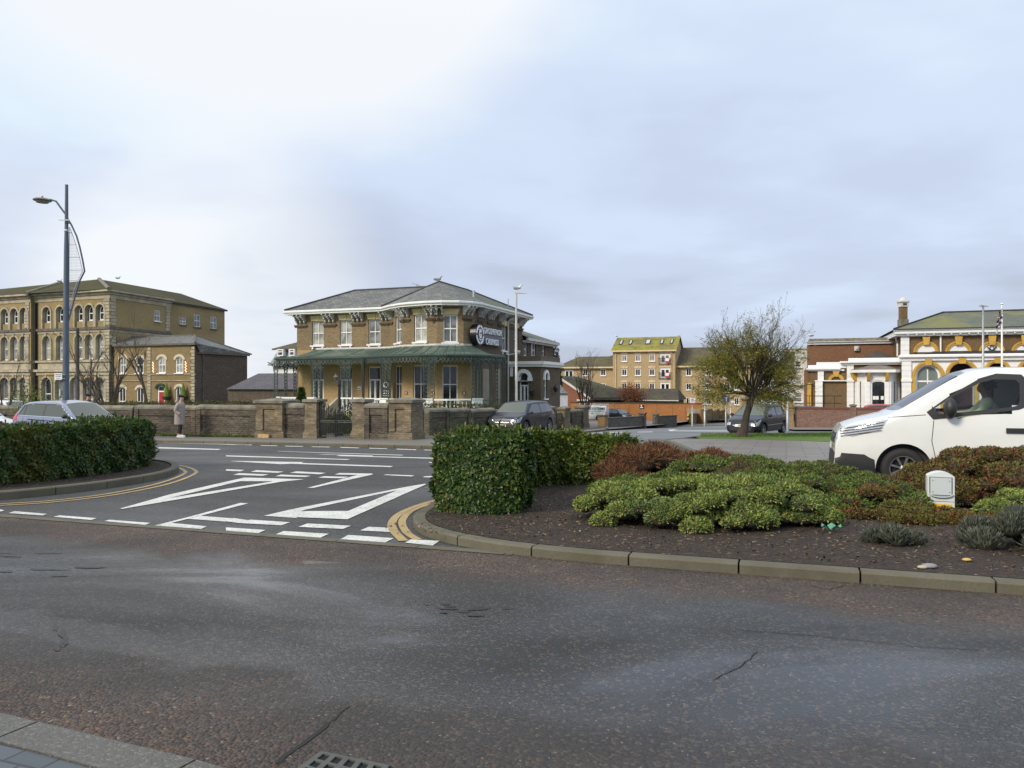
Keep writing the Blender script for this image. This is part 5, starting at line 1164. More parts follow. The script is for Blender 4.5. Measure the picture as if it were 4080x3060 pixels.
# right wing, running behind the tree
FR = Frame(FP.p(E, -1.5, 0), D2); Bx = FR.u(2990); zt3 = FR.z(1458, 4); mb = MB(); hw = []; ws = []
for a, b in ((2733, 2755), (2812, 2834), (2925, 2945)):
 for t, bb in ((1468, 1497), (1526, 1554), (1584, 1612)): w = (FR.u(a), FR.u(b), FR.z(bb, 4), FR.z(t, 4)); hw.append(w); ws.append((w, 'cross'))
for t in (1412 + 57, 1526): w = (FR.u(2880), FR.u(2910), FR.z(t + 40, 8), FR.z(t, 8)); hw.append(w); ws.append((w, 'french'))
wall(mb, FR, 0, Bx, zg, zt3, hw, rev=.12); k = Frame(FR.p(Bx, 0, 0), N2); wall(mb, k, 0, 9, zg, zt3, ()); mb.build('wing_wall', brick_flat, flats)
for w, s in ws: window(FR, *w, flats, v=-.04, style=s, mid=.5 if s == 'cross' else .88, fr=.12)
zr3 = FR.z(1383, 6, -7); mb = MB(); mb.poly([FR.p(.0, .5, zt3), FR.p(Bx + .3, .5, zt3), FR.p(Bx + .3, -7, zr3), FR.p(0, -7, zr3)]); mb.poly([FR.p(Bx + .3, -14, zt3), FR.p(0, -14, zt3), FR.p(0, -7, zr3), FR.p(Bx + .3, -7, zr3)]); mb.build('wing_roof', tile_olive, flats)
k = MB(); k.fbox(FR, 0, Bx + .3, .5, .65, zt3 - .25, zt3 + .02); k.build('gutter', cream, flats)
# brown terrace further right behind the tree
FT = Frame((X(3000, 118), 118), D2); ter = thing('brown_terrace', (FT.o.x, 118, G(118)), 'brown flat roofed terrace half hidden behind the wispy tree', 'building'); mb = MB(); wall(mb, FT, 0, FT.u(3125), G(118) - 1, FT.z(1443, 1), ()); k = Frame(FT.p(0, -8, 0), -N2); wall(mb, k, 0, 8, G(118) - 1, FT.z(1443, 1), ()); mb.fbox(FT, -.2, FT.u(3125), -8, .15, FT.z(1443, 1), FT.z(1438, 1)); mb.build('wall', brickmat('ochre brown brick', (.26, .19, .1), (.32, .24, .13), (.25, .2, .14), (.15, .1, .06)), ter)
for a in (3020, 3060):
 for t in (1462, 1515): window(FT, FT.u(a), FT.u(a + 22), FT.z(t + 32, 1), FT.z(t, 1), ter, v=.08, style='cross', fr=.1, glass=glass_dark)
# ---------------- single storey tiled building, its gable, orange wall ----------------
FB = Frame((X(2345, 112), 112), D2); bung = thing('tiled_outbuilding', (FB.o.x, 112, G(112)), 'low building with long dark tiled roof behind the orange brick wall', 'building'); Ee = FB.u(2695)
zlo, zhi = FB.z(1593, 5), FB.z(1548, 5, -4.0); mb = MB(); mb.poly([FB.p(-2, .5, zlo), FB.p(Ee + .4, .5, zlo), FB.p(Ee - .3, -4, zhi), FB.p(-2, -4, zhi)]); mb.poly([FB.p(Ee + .4, .5, zlo), FB.p(Ee + .4, -8.5, zlo), FB.p(Ee - .3, -4, zhi)]); mb.poly([FB.p(Ee + .4, -8.5, zlo), FB.p(-2, -8.5, zlo), FB.p(-2, -4, zhi), FB.p(Ee - .3, -4, zhi)]); mb.build('roof', tile_dark, bung)
mb = MB(); wall(mb, FB, -2, Ee, G(112) - 1, zlo - .02, ()); k = Frame(FB.p(Ee, 0, 0), N2); wall(mb, k, 0, 8, G(112) - 1, zlo - .02, ()); mb.build('wall', dark_wood, bung); mb = MB(); mb.fbox(FB, FB.u(2500), Ee + .4, .5, .62, zlo - .12, zlo + .02); mb.build('gutter', offwhite, bung)
GB = Frame((X(2228, 104), 104), D2); gbl = thing('gabled_house', (GB.o.x, 104, G(104)), 'red brick gable with white bargeboards beside the forecourt', 'house'); zpk = GB.z(1509, 0); zle = GB.z(1590, 0); ul, ur = GB.u(2170), GB.u(2347)
mb = MB(); mb.poly([GB.p(ul * 1.0 - 1.5, 0, G(104)), GB.p(ur, 0, G(104)), GB.p(ur, 0, zle), GB.p(0, 0, zpk), GB.p(ul - 1.5, 0, zle)]); mb.build('gable_wall', brickmat('gable red brick', (.30, .10, .05), (.36, .14, .075), (.28, .16, .1), (.2, .08, .05), .3), gbl)
mb = MB()
for s, ux in ((1, ur + .3), (-1, ul - 1.8)):
 zz = zle - .1; a, b = GB.p(0, .0, zpk + .35), GB.p(ux, .0, zz + .3); dn = Vector((0, 0, -.32)); o = Vector((GB.n.x, GB.n.y, 0)) * .3
 mb.hexa([a + dn, b + dn, b + dn + o, a + dn + o, a, b, b + o, a + o])
mb.build('bargeboard', offwhite, gbl)
mb = MB(); mb.poly([GB.p(0, .1, zpk + .4), GB.p(ur + .4, .1, zle + .25), GB.p(ur + 6, -9, zle + .25), GB.p(0, -9, zpk + .4)]); mb.poly([GB.p(0, .1, zpk + .4), GB.p(0, -9, zpk + .4), GB.p(ul - 2, -9, zle + .25), GB.p(ul - 2, .1, zle + .25)]); mb.build('roof', tile_dark, gbl)
mb = MB(); mb.fbox(GB, GB.u(2300), GB.u(2345), .1, .3, GB.z(1597, 0), GB.z(1590, 0)); mb.build('canopy', offwhite, gbl)
GG = Frame((X(2200, 84), 84), D2); gar = thing('garage', (GG.o.x, 84, G(84)), 'pale grey garage with slate roof right of the villa entrance porch', 'garage'); mb = MB(); wall(mb, GG, -1, GG.u(2262), G(84) - .5, GG.z(1568, 1), ()); mb.build('wall', mat('pale grey render', (.36, .38, .42), .7), gar)
mb = MB(); mb.poly([GG.p(-2, .3, GG.z(1567, 1)), GG.p(GG.u(2266), .3, GG.z(1567, 1)), GG.p(GG.u(2230, -3), -3, GG.z(1530, 0, -3)), GG.p(-2, -3, GG.z(1520, 0, -3))]); mb.build('roof', slate, gar)
mb = MB(); mb.tube([GG.p(-.5, 1.5, GG.z(1585, 0)), GG.p(GG.u(2245), 1.5, GG.z(1625, 1))], .1, 4); mb.tube([GG.p(-.5, 1.5, GG.z(1598, 0)), GG.p(GG.u(2235), 1.5, GG.z(1632, 1))], .07, 4); mb.build('stair_rail', offwhite, gar)
FO = Frame((X(2300, 104), 103), D2); ow = thing('orange_brick_wall', (X(2550, 98), 98, G(98)), 'long orange brick boundary wall with small black plaque behind the forecourt', 'wall'); Eo = FO.u(2795)
mb = MB(); mb.fbox(FO, -1, Eo, -.3, 0, G(103) - 1, FO.z(1607, 5));
for px in (2372, 2444, 2502, 2611, 2675, 2728): u = FO.u(px); mb.fbox(FO, u - .12, u + .12, .0, .05, G(103) - 1, FO.z(1606, 5))
mb.build('brickwork', brick_orange, ow); mb = MB(); mb.fbox(FO, -1, Eo, -.36, .06, FO.z(1607, 5), FO.z(1605, 5) + .06); mb.build('coping', tile_dark, ow)
mb = MB(); u0, u1 = FO.u(2548), FO.u(2566); mb.fbox(FO, u0, u1, .06, .1, FO.z(1626, 5), FO.z(1612, 5), 0); c = (u0 + u1) / 2; mb.fbox(FO, u0 + .1, u1 - .1, .1, .11, FO.z(1624, 5), FO.z(1621, 5), 1); mb.ell(FO.p(c, .1, FO.z(1616, 5)), (.13, .02, .12), 8, 5, 1); mb.build('plaque', [black_iron, white], ow)
mb = MB(); u0, u1 = FO.u(2735), FO.u(2793); z0, z1 = FO.z(1642, 5), FO.z(1625, 5); mb.fbox(FO, u0, u1, .002, .04, z0, z1, 0)
for i in range(6):
 for j in range(2):
  cu, cz = u0 + (u1 - u0) * (i + .5) / 6, z0 + (z1 - z0) * (j + .5) / 2; r = (z1 - z0) * .17
  for a in range(4): t = a * math.pi / 2 + .785; mb.ell(FO.p(cu + r * 1.1 * math.cos(t), .045, cz + r * 1.1 * math.sin(t)), (r * .7, .01, r * .7), 6, 4, 1)
mb.build('screen_blocks', [mat('screen block concrete', (.45, .38, .26), .8), dark_wood], ow)
# low forecourt walls
def lowwall(a, b, ya, yb, ta, tb, label, piers=(), m=render_grey, th=.25, capm=None):
 pa_, pb_ = P(a, ya, .03), P(b, yb, .03); F = Frame(pa_.xy, (pb_ - pa_).xy); L = (pb_ - pa_).xy.length; t = thing('low_wall', pa_.lerp(pb_, .5), label, 'wall', 'low walls around the forecourt')
 mb = MB(); za, zb = Z(ta, pa_.y), Z(tb, pb_.y); mb.hexa([F.p(0, -th, pa_.z - .4), F.p(L, -th, pb_.z - .4), F.p(L, 0, pb_.z - .4), F.p(0, 0, pa_.z - .4), F.p(0, -th, za), F.p(L, -th, zb), F.p(L, 0, zb), F.p(0, 0, za)]); mb.build('brickwork', m, t)
 c = MB(); c.hexa([F.p(0, -th - .04, za), F.p(L, -th - .04, zb), F.p(L, .04, zb), F.p(0, .04, za), F.p(0, -th - .04, za + .06), F.p(L, -th - .04, zb + .06), F.p(L, .04, zb + .06), F.p(0, .04, za + .06)]); c.build('coping', stone_dark, t)
 for px, w, tp, mm in piers:
  u = F.u(px); q = MB(); zz = F.z(tp, u); q.fbox(F, u - w / 2, u + w / 2, -w + .1, .1, G(F.p(u, 0, 0).y) - .3, zz); pp = q.build('pier', mm, t); q = MB(); q.fbox(F, u - w / 2 - .06, u + w / 2 + .06, -w + .04, .16, zz, zz + .09); q.build('pier_cap', stone_dark, pp)
 return t
lowwall(2412, 2566, 1703, 1697, 1668, 1660, 'grey low wall nearest the casino pier, with a yellow brick end pier', [(2411, .55, 1658, brickmat('yellow pier brick', (.36, .22, .09), (.44, .29, .13), (.3, .22, .13), (.15, .1, .06), .4)), (2566, .42, 1649, render_grey)])
lowwall(2612, 2697, 1691, 1688, 1660, 1656, 'short grey low wall in front of the orange wall, between the two openings', [(2617, .42, 1653, render_grey)])
lowwall(2752, 2800, 1678, 1674, 1651, 1648, 'yellowish low wall beyond the forecourt bollard', [(2756, .5, 1650, brick_hall)], m=brick_hall)
for i, (px, py, h) in enumerate(((2391, 1702, .85), (2742, 1678, .85))):
 b = P(px, py, .03); t = thing('bollard', b, ['black and yellow banded bollard beside the yellow brick end pier', 'black and yellow bollard in front of the right end of the orange wall'][i], 'bollard', 'banded bollards'); bd = MB(); r = .09
 for k in range(4): bd.lathe(b + Vector((0, 0, k * h / 4)), [(r, 0), (r, h / 4)], 10, k % 2)
 bd.lathe(b + Vector((0, 0, h)), [(r * 1.1, 0), (r * .9, .07), (.01, .1)], 10, 1); bd.build('post', [black_iron, mat('bollard yellow', (.65, .5, .06), .6, var=.1)], t)
# walls and fences running away on the right of the side street
Fd = Frame(P(2800, 1676, .03).xy, (P(2960, 1660, .03) - P(2800, 1676, .03)).xy); t = thing('side_street_wall', P(2860, 1668), 'brown brick wall with piers along the far side street', 'wall'); mb = MB(); L = (P(2960, 1660, .03) - P(2800, 1676, .03)).xy.length
for k in range(9):
 u = L * k / 8; g = G(Fd.p(u, 0, 0).y); mb.fbox(Fd, u - .25, u + .25, -.2, .15, g - .5, g + 1.5)
 if k < 8: mb.fbox(Fd, u + .25, u + L / 8 - .25, -.1, .1, g - 1.5, g + 1.2)
mb.build('brickwork', brick_hall, t)
# ---------------- assembly hall on the right ----------------
FH = Frame((X(3590, 62), 62), D2); hm = thing('assembly_hall', (FH.o.x, FH.o.y, G(62)), 'white stuccoed hall with ochre arches, mossy slate roof and square and compasses emblem', 'hall')
zg = G(62) - .6; H = lambda px, v=0: FH.u(px, v); HZ = lambda py, px=3700, v=0: FH.z(py, FH.u(px, v), v)
VP = 2.6     # the arcade stands forward of the upper wall
# arcade
ar = MB(); arches = []
for a, b, kind in ((3648, 3748, 1), (3782, 3882, 0), (3935, 4012, 0), (4065, 4150, 0)):
 u0, u1 = H(a, VP), H(b, VP); rr = (u1 - u0) / 2; zt = HZ(1452, 3700, VP) + (0 if kind else .1); arches.append((u0, u1, HZ(1600, 3700, VP) if kind else zg, zt, rr, kind))
UE = H(4400, VP); zA = HZ(1437, 3700, VP)
wall(ar, FH, H(3630, VP), UE, zg, zA, [a[:5] for a in arches], v=VP, rev=.5); ar.build('arcade_wall', white, hm)
for u0, u1, z0, z1, rr, kind in arches:
 uc = (u0 + u1) / 2; mb = MB(); ring(mb, FH, uc, z1 - rr, rr, rr, .26, VP + .002, VP + .12, n=18); ring(mb, FH, uc, z1 - rr, rr + .10, rr + .10, .10, VP + .12, VP + .17, n=18)
 mb.fbox(FH, uc - .24, uc + .24, VP + .17, VP + .3, z1 - .06, z1 + .42)
 for s in (-1, 1): mb.fbox(FH, uc + s * (rr + .13) - .13, uc + s * (rr + .13) + .13, VP + .002, VP + .12, zg, z1 - rr)
 mb.build('arch_moulding', orange_paint, hm)
 if kind: window(FH, u0 + .02, u1 - .02, z0, z1 - .02, hm, v=VP - .2, rise=rr, style='tee', mid=.55, fr=.14, glass=mat('grey etched glass', (.16, .19, .18), .15, var=.1))
 else:
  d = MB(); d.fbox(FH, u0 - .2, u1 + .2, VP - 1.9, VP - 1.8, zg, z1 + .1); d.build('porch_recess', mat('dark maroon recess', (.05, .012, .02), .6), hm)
mb = MB(); zt1 = HZ(1412, 3700, VP)
mb.fbox(FH, H(3585, VP), UE, VP - .3, VP + .10, zA + .42, zt1); mb.fbox(FH, H(3580, VP), UE, VP - .3, VP + .42, zA + .27, zA + .42); mb.fbox(FH, H(3583, VP), UE, VP - .3, VP + .22, zA, zA + .27); mb.build('parapet', white, hm)
mb = MB(); zt2 = HZ(1400, 3700, 0); mb.poly([FH.p(H(3660, VP), VP - .2, zt1 - .25), FH.p(UE, VP - .2, zt1 - .25), FH.p(UE, .05, zt2 + .0), FH.p(H(3720, 0), .05, zt2)]); mb.poly([FH.p(H(3600), .05, zt1 - .3), FH.p(H(3660, VP), VP - .2, zt1 - .25), FH.p(H(3720, 0), .05, zt2)]); mb.build('lean_to_roof', slatemat('dark lead slate', (.05, .048, .055), (.07, .065, .07)), hm)
def rusticated(F, u0, u1, v, z0, z1, d=.16, step=.42, m=white, parent=hm, name='pilaster'):
 mb = MB(); z = z0
 while z < z1 - .02: zz = min(z + step, z1); mb.fbox(F, u0, u1, v + .002, v + d, z + .025, zz); z = zz
 mb.fbox(F, u0 + .02, u1 - .02, v + .001, v + d - .03, z0, z1); return mb.build(name, m, parent)
rusticated(FH, H(3592, VP), H(3630, VP), VP, zg, zA)
# upper wall
ZU = HZ(1338, 3700, 0); uw_ = MB(); wall(uw_, FH, H(3590), H(4400), HZ(1437), ZU, ()); FHl = Frame(FH.p(0, -11, 0), -N2); wall(uw_, FHl, 0, 11, HZ(1437), ZU, ()); FHw = Frame(FH.p(0, 0, 0), -N2); wall(uw_, Frame(FH.p(0, VP, 0), -N2), -VP, 0, zg, zA, ()); uw_.build('upper_wall', brick_hall, hm)
rusticated(FH, H(3588), H(3622), 0, zt1, ZU - .05)
for i, (a, b) in enumerate(((3652, 3726), (3779, 3856), (3914, 3988), (4043, 4120))):
 u0, u1 = H(a), H(b); uc = (u0 + u1) / 2; rx = (u1 - u0) / 2; zs = HZ(1403, (a + b) / 2); rz = HZ(1372, (a + b) / 2) - zs
 mb = MB(); pts = arch_pts(u0, u1, zs, rz, 18); mb.poly([FH.p(x, .05, z) for x, z in pts][::-1]); lu_ = mb.build('lunette', white, hm)
 mb = MB(); ring(mb, FH, uc, zs, rx, rz, .26, .002, .14, n=18); ring(mb, FH, uc, zs, rx + .14, rz + .14, .08, .14, .19, n=18); mb.hexa([FH.p(uc + s * w, v, z) for v in (.14, .3) for s, w, z in ((-1, .2, zs + rz - .05), (1, .2, zs + rz - .05), (1, .27, ZU - .1), (-1, .27, ZU - .1))]); mb.build('arch_moulding', orange_paint, hm)
 if i == 2:
  em = MB(); k = .30; dk = mat('emblem black', (.015, .02, .03), .5, var=0)
  def stroke(a_, b_, w0, w1, v):
   a_, b_ = Vector(a_), Vector(b_); d = (b_ - a_).normalized(); n = Vector((-d.y, d.x)); em.hexa([FH.p(uc + p.x * k, vv, zs + .34 + p.y * k) for vv in (v, v + .03) for p in (a_ - n * w0, b_ - n * w1, b_ + n * w1, a_ + n * w0)])
  stroke((0, 1.0), (-.72, -.62), .10, .05, .07); stroke((0, 1.0), (.72, -.62), .10, .05, .07); stroke((0, -.78), (-1.05, .28), .17, .12, .11); stroke((0, -.78), (1.05, .28), .17, .12, .11); em.ell(FH.p(uc, .1, zs + .34 + 1.0 * k), (.05, .03, .05), 6, 4); em.build('emblem', dk, lu_)
mb = MB(); ut = H(4400)
mb.fbox(FH, -.15, ut, .002, .35, ZU - .02, ZU + .18); mb.fbox(FH, -.5, ut, -.2, .60, ZU + .18, ZU + .42); mb.fbox(FH, -.55, ut, -.3, .70, ZU + .42, ZU + .5)
mb.fbox(FHl, 0, 11.4, .002, .45, ZU + .02, ZU + .41)
for k in range(26): mb.fbox(FH, .4 + k * .62, .5 + k * .62, .35, .55, ZU + .06, ZU + .178)
mb.build('eaves_cornice', white, hm)
mb = MB(); ze = ZU + .55; zr = FH.z(1246, H(3760, -5), -5.3); mb.poly([FH.p(-.6, .75, ze), FH.p(ut, .75, ze), FH.p(ut, -5.3, zr), FH.p(H(3757, -5.3), -5.3, zr)]); mb.poly([FH.p(-.6, -11.5, ze), FH.p(-.6, .75, ze), FH.p(H(3757, -5.3), -5.3, zr)]); mb.poly([FH.p(ut, -11.5, ze), FH.p(-.6, -11.5, ze), FH.p(H(3757, -5.3), -5.3, zr), FH.p(ut, -5.3, zr)]); ro = mb.build('roof', slate_moss, hm)
mb = MB(); mb.tube([FH.p(-.6, .75, ze + .03), FH.p(H(3757, -5.3), -5.3, zr + .03), FH.p(ut, -5.3, zr + .03)], .09, 6); mb.fbox(FH, -.6, ut, .72, .78, ze - .06, ze + .02); mb.build('ridge', slatemat('ridge lead', (.05, .05, .055), (.06, .06, .065)), ro)
mb = MB(); u = H(3747); mb.tube([FH.p(u, .45, ZU + .2), FH.p(u, .12, ZU - .05), FH.p(u, .12, zt1)], .07, 6); mb.tube([FHl.p(10.6, .4, ZU + .1), FHl.p(9.8, .12, ZU - .5), FHl.p(9.8, .12, zt1)], .07, 6); mb.build('downpipe', white, hm)
mb = MB(); c = FH.p(H(3598, -9), -9, 0); y = c.y; zb0, z1_, z2_, z3, z4 = Z(1325, y), Z(1273, y), Z(1223, y), Z(1205, y), Z(1188, y); w = 15 / F0 * y; w2 = 12 / F0 * y
mb.box(c.x - w, c.x + w, y - w, y + w, zb0 - 1, z1_, 1); mb.box(c.x - w2, c.x + w2, y - w2, y + w2, z1_, z2_, 0); mb.box(c.x - w, c.x + w, y - w, y + w, z2_, z3, 2); mb.box(c.x - w * 1.25, c.x + w * 1.25, y - w * 1.25, y + w * 1.25, z3, z3 + .12, 2); mb.box(c.x - w * .5, c.x + w * .5, y - w * 1.01, y - w, z2_ + .1, z3 - .1, 3); mb.lathe((c.x, y, z3 + .12), [(w * 1.15, 0), (w * .9, .15), (w * .45, .3), (w * .12, .36)], 8, 2); mb.build('chimney', [brick_hall, coping, offwhite, dark_wood], hm)
# entrance section between the hall and the low left part
ES = MB(); V1 = 1.6; a, b = H(3370, V1), H(3592, V1); zp = HZ(1452, 3480, V1); wall(ES, FH, a, b, zg, zp, (), v=V1); wall(ES, Frame(FH.p(a, V1 - 6, 0), -N2), 0, 6, zg, zp, ()); ES.build('entrance_wall', brick_hall, hm)
mb = MB(); mb.fbox(FH, a + .2, b - .1, V1 - .3, V1 + .05, zp + .28, HZ(1426, 3480, V1)); mb.fbox(FH, a - .45, b + .02, V1 - .3, V1 + .42, zp + .14, zp + .28); mb.fbox(FH, a - .15, b + .02, V1 - .3, V1 + .24, zp - .02, zp + .14); mb.build('parapet', white, hm)
rusticated(FH, H(3374, V1), H(3401, V1), V1, zg, zp - .02)
mb = MB(); mb.fbox(FH, H(3371, V1), H(3404, V1), V1, V1 + .24, HZ(1521, 3390, V1), HZ(1513, 3390, V1)); mb.fbox(FH, H(3592, VP) - .04, H(3630, VP) + .04, VP, VP + .24, HZ(1521, 3600, VP), HZ(1510, 3600, VP)); mb.build('capital', white, hm)
# canted porch
pc = [(H(3407, V1), V1), (H(3452, V1 + 1.3) - .1, V1 + 1.4), (H(3540, V1 + 1.3) + .1, V1 + 1.4), (H(3588, V1), V1)]
zq = HZ(1484, 3495, V1 + 1.4); pw = MB(); trim = MB()
for i in range(3):
 F, L = Frame(FH.p(*pc[i], 0), FH.p(*pc[i + 1], 0) - FH.p(*pc[i], 0)), (FH.p(*pc[i + 1], 0) - FH.p(*pc[i], 0)).length
 if i == 1: d0, d1 = F.u(3470), F.u(3530); hd = (d0, d1, zg, F.z(1515, d0), .25)
 else: d0, d1 = L * .48 - .17, L * .48 + .2; hd = (d0, d1, zg + .6, F.z(1520, d0))
 wall(pw, F, 0, L, zg, zq, [hd], rev=.12)
 if i == 1: window(F, hd[0], hd[1], hd[2], hd[3], hm, v=-.05, rise=.25, style='french', mid=.52, fr=.1, name='entrance_door', sill=False); dps = MB(); [dps.fbox(F, F.u(x), F.u(x) + .2, -.08, -.045, F.z(1592, 0), F.z(1578, 0)) for x in (3478, 3490, 3510)]; dps.build('notice', white, hm)
 else: window(F, *hd, hm, v=-.05, style='sash', fr=.05, sill=False)
 for u in ([.05, L - .35] if i == 1 else [.02, L - .32]): rusticated(F, u, u + .3, 0, zg, F.z(1520, 0), d=.07, name='porch_pilaster')
 for u in ([.12, L - .34] if i == 1 else ([.12] if i == 0 else [L - .34])):
  zt_ = zq - .02; k = MB()
  k.hexa([F.p(x, v, z) for x in (u, u + .22) for v, z in ((.003, zt_ - .75), (.003, zt_), (.5, zt_), (.22, zt_ - .6))]); k.build('console_bracket', orange_paint, hm)
pw.build('porch_wall', white, hm)
mb = MB(); cen = FH.p((pc[0][0] + pc[3][0]) / 2, V1 - .2, 0)
o_ = offset_line([Vector(p) for p in pc], -.42) if False else [Vector((pc[0][0] - .5, V1)), Vector((pc[1][0] - .35, V1 + 1.85)), Vector((pc[2][0] + .35, V1 + 1.85)), Vector((pc[3][0] + .3, V1))]
mb.grid([[FH.p(p.x, p.y, z) for p in o_] for z in (zq, zq + .22)]); mb.poly([FH.p(p.x, p.y, zq) for p in o_][::-1]); mb.build('porch_cornice', white, hm)
mb = MB(); ztp = HZ(1455, 3495, V1 + .5); i_ = [Vector((pc[0][0] + 1.0, V1 + .02)), Vector((pc[1][0] + .5, V1 + .5)), Vector((pc[2][0] - .5, V1 + .5)), Vector((pc[3][0] - 1.0, V1 + .02))]
mb.grid([[FH.p(p.x, p.y, zq + .225) for p in o_], [FH.p(p.x, p.y, ztp) for p in i_]]); mb.poly([FH.p(p.x, p.y, ztp) for p in i_]); mb.build('porch_roof', mat('brown lead roof', (.16, .125, .10), .6, var=.3), hm)
# low left part
V2 = 1.6; a, b = H(3225, V2), H(3374, V2); zq2 = HZ(1478, 3300, V2); lw = MB(); wall(lw, FH, a, b, zg, zq2, (), v=V2 - .02); wall(lw, Frame(FH.p(a, V2 - 5, 0), -N2), 0, 5, zg, zq2, ()); lw.build('low_wing_wall', brick_hall, hm)
mb = MB(); mb.fbox(FH, H(3253, V2), b - .02, V2 - .4, V2 + .05, zq2 + .24, HZ(1443, 3300, V2)); mb.fbox(FH, a - .1, H(3253, V2), V2 - .4, V2 + .04, zq2 + .24, HZ(1455, 3240, V2)); mb.fbox(FH, a - .3, b - .5, V2 - .4, V2 + .36, zq2 + .12, zq2 + .24); mb.fbox(FH, a - .2, b - .2, V2 - .4, V2 + .2, zq2, zq2 + .12); mb.build('parapet', white, hm)
rusticated(FH, H(3258, V2), H(3282, V2), V2 - .02, HZ(1516, 3270, V2), zq2); rusticated(FH, H(3248, V2), H(3277, V2), V2 - .02, zg, HZ(1518, 3270, V2), d=.3)
mb = MB(); mb.fbox(FH, H(3246, V2), H(3374, V2), V2, V2 + .24, HZ(1519, 3300, V2), HZ(1515, 3300, V2)); mb.build('string_course', white, hm)
mb = MB(); uc = H(3331, V2); zs = HZ(1514, 3331, V2); rr = H(3350, V2) - uc; ring(mb, FH, uc, zs, rr, rr * .75, .24, V2, V2 + .14, n=14); mb.hexa([FH.p(uc + s * w, v, z) for v in (V2, V2 + .2) for s, w, z in ((-1, .14, zs + rr * .75), (1, .14, zs + rr * .75), (1, .26, zq2 - .02), (-1, .26, zq2 - .02))]); mb.build('arch_moulding', orange_paint, hm)
mb = MB(); mb.fbox(FH, H(3216, V2), H(3232, V2), V2 - .3, V2 + .2, zg, HZ(1530, 3225, V2)); mb.fbox(FH, H(3214, V2), H(3235, V2), V2 - .3, V2 + .3, HZ(1530, 3225, V2), HZ(1525, 3225, V2)); mb.build('ochre_column', orange_paint, hm)
mb = MB(); mb.fbox(FH, H(3206, V2), H(3246, V2), V2 - 3, V2 - .1, zg, zq2 + .1); mb.build('end_wall', brick_hall_red, hm)
mb = MB()
for py in (1579, 1608): mb.fbox(FH, H(3212, 3), H(3356, 3), 3.0, 3.05, HZ(py, 3300, 3), HZ(py - 2.5, 3300, 3))
for px in (3225, 3325): mb.fbox(FH, H(px, 3) - .02, H(px, 3) + .02, 2.98, 3.03, zg, HZ(1579, 3300, 3))
hr_ = mb.build('handrail', black_iron, at=FH.p(H(3300, 3), 3, zg), label='dark metal handrail in front of the low wing of the white hall', cat='handrail')
# red brown block behind
FK = FH.off(0, -5); K = lambda px: FK.u(px); kz = lambda py: FK.z(py, K(3400)); mb = MB(); wall(mb, FK, K(3222), K(3575), zg, kz(1366), ()); wall(mb, Frame(FK.p(K(3222), -9, 0), -N2), 0, 9, zg, kz(1366), ()); mb.build('rear_block_wall', brick_hall_red, hm)
mb = MB(); mb.fbox(FK, K(3222) - .35, K(3577), -.3, .38, kz(1366) + .1, kz(1360)); mb.fbox(FK, K(3222) - .15, K(3577), -.3, .2, kz(1366) - .1, kz(1366) + .1); mb.build('rear_cornice', white, hm)
mb = MB(); mb.fbox(FK, K(3224), K(3577), -9, .1, kz(1360), kz(1347)); mb.build('rear_parapet', coping, hm)
mb = MB(); mb.fbox(FK, K(3403), K(3422), .002, .25, kz(1398), kz(1380)); mb.lathe(FK.p(K(3413), .28, kz(1393)), [(.12, 0), (.12, .25)], 8); mb.build('alarm_box', offwhite, hm)
mb = MB(); pk = FH.p(H(3495, -2.6), -2.6, HZ(1397, 3495, -2.6)); zz = HZ(1424, 3495, 0); mb.poly([FH.p(H(3430), 0, zz), FH.p(H(3565), 0, zz), pk]); mb.poly([FH.p(H(3565), 0, zz), FH.p(H(3565), -4.9, zz), pk]); mb.poly([FH.p(H(3430), -4.9, zz), FH.p(H(3430), 0, zz), pk]); mb.fbox(FH, H(3430), H(3565), -4.9, 0, zz - 1.0, zz - .01); mb.build('lantern_roof', tile_dark, hm)
# white rendered building with staircase between tree and hall
FV = Frame((X(3118, 76), 76), D2); vb_ = thing('white_house', (FV.o.x, 76, G(76)), 'plain white rendered house left of the stuccoed hall', 'house'); mb = MB(); E = FV.u(3230); hw = [(FV.u(3166), FV.u(3196), FV.z(1602, 2), FV.z(1565, 2)), (FV.u(3166), FV.u(3194), FV.z(1533, 2), FV.z(1500, 2)), (FV.u(3166), FV.u(3192), FV.z(1463, 2), FV.z(1438, 2))]; wall(mb, FV, 0, E, G(76) - 1, FV.z(1392, 2), hw, rev=.1); wall(mb, Frame(FV.p(0, -8, 0), -N2), 0, 8, G(76) - 1, FV.z(1392, 2), ()); mb.build('wall', mat('white render', (.60, .60, .58), .7, var=.08), vb_)
for i, w in enumerate(hw): window(FV, *w, vb_, v=-.04, style='sash', fr=.06, glass=glass_pale if i < 2 else glass_dark)
mb = MB(); mb.fbox(FV, -.1, E, -8, .12, FV.z(1392, 2), FV.z(1388, 2)); mb.build('coping', stone, vb_)
FV2 = Frame((X(3078, 80), 79), D2); t = thing('timber_stair', (FV2.o.x, 79, G(79)), 'weathered timber outside stair left of the white house', 'stair'); mb = MB()
for k in range(12): mb.fbox(FV2, FV2.u(3100) - 0, FV2.u(3120), .3, .9, G(79) + .3 + k * .32, G(79) + .36 + k * .32)
for px in (3080, 3104): mb.fbox(FV2, FV2.u(px) - .06, FV2.u(px) + .06, 0, .12, G(79), FV2.z(1525, 0))
mb.fbox(FV2, FV2.u(3080), FV2.u(3108), -1, .12, FV2.z(1538, 0), FV2.z(1532, 0)); mb.build('frame', stone, t)
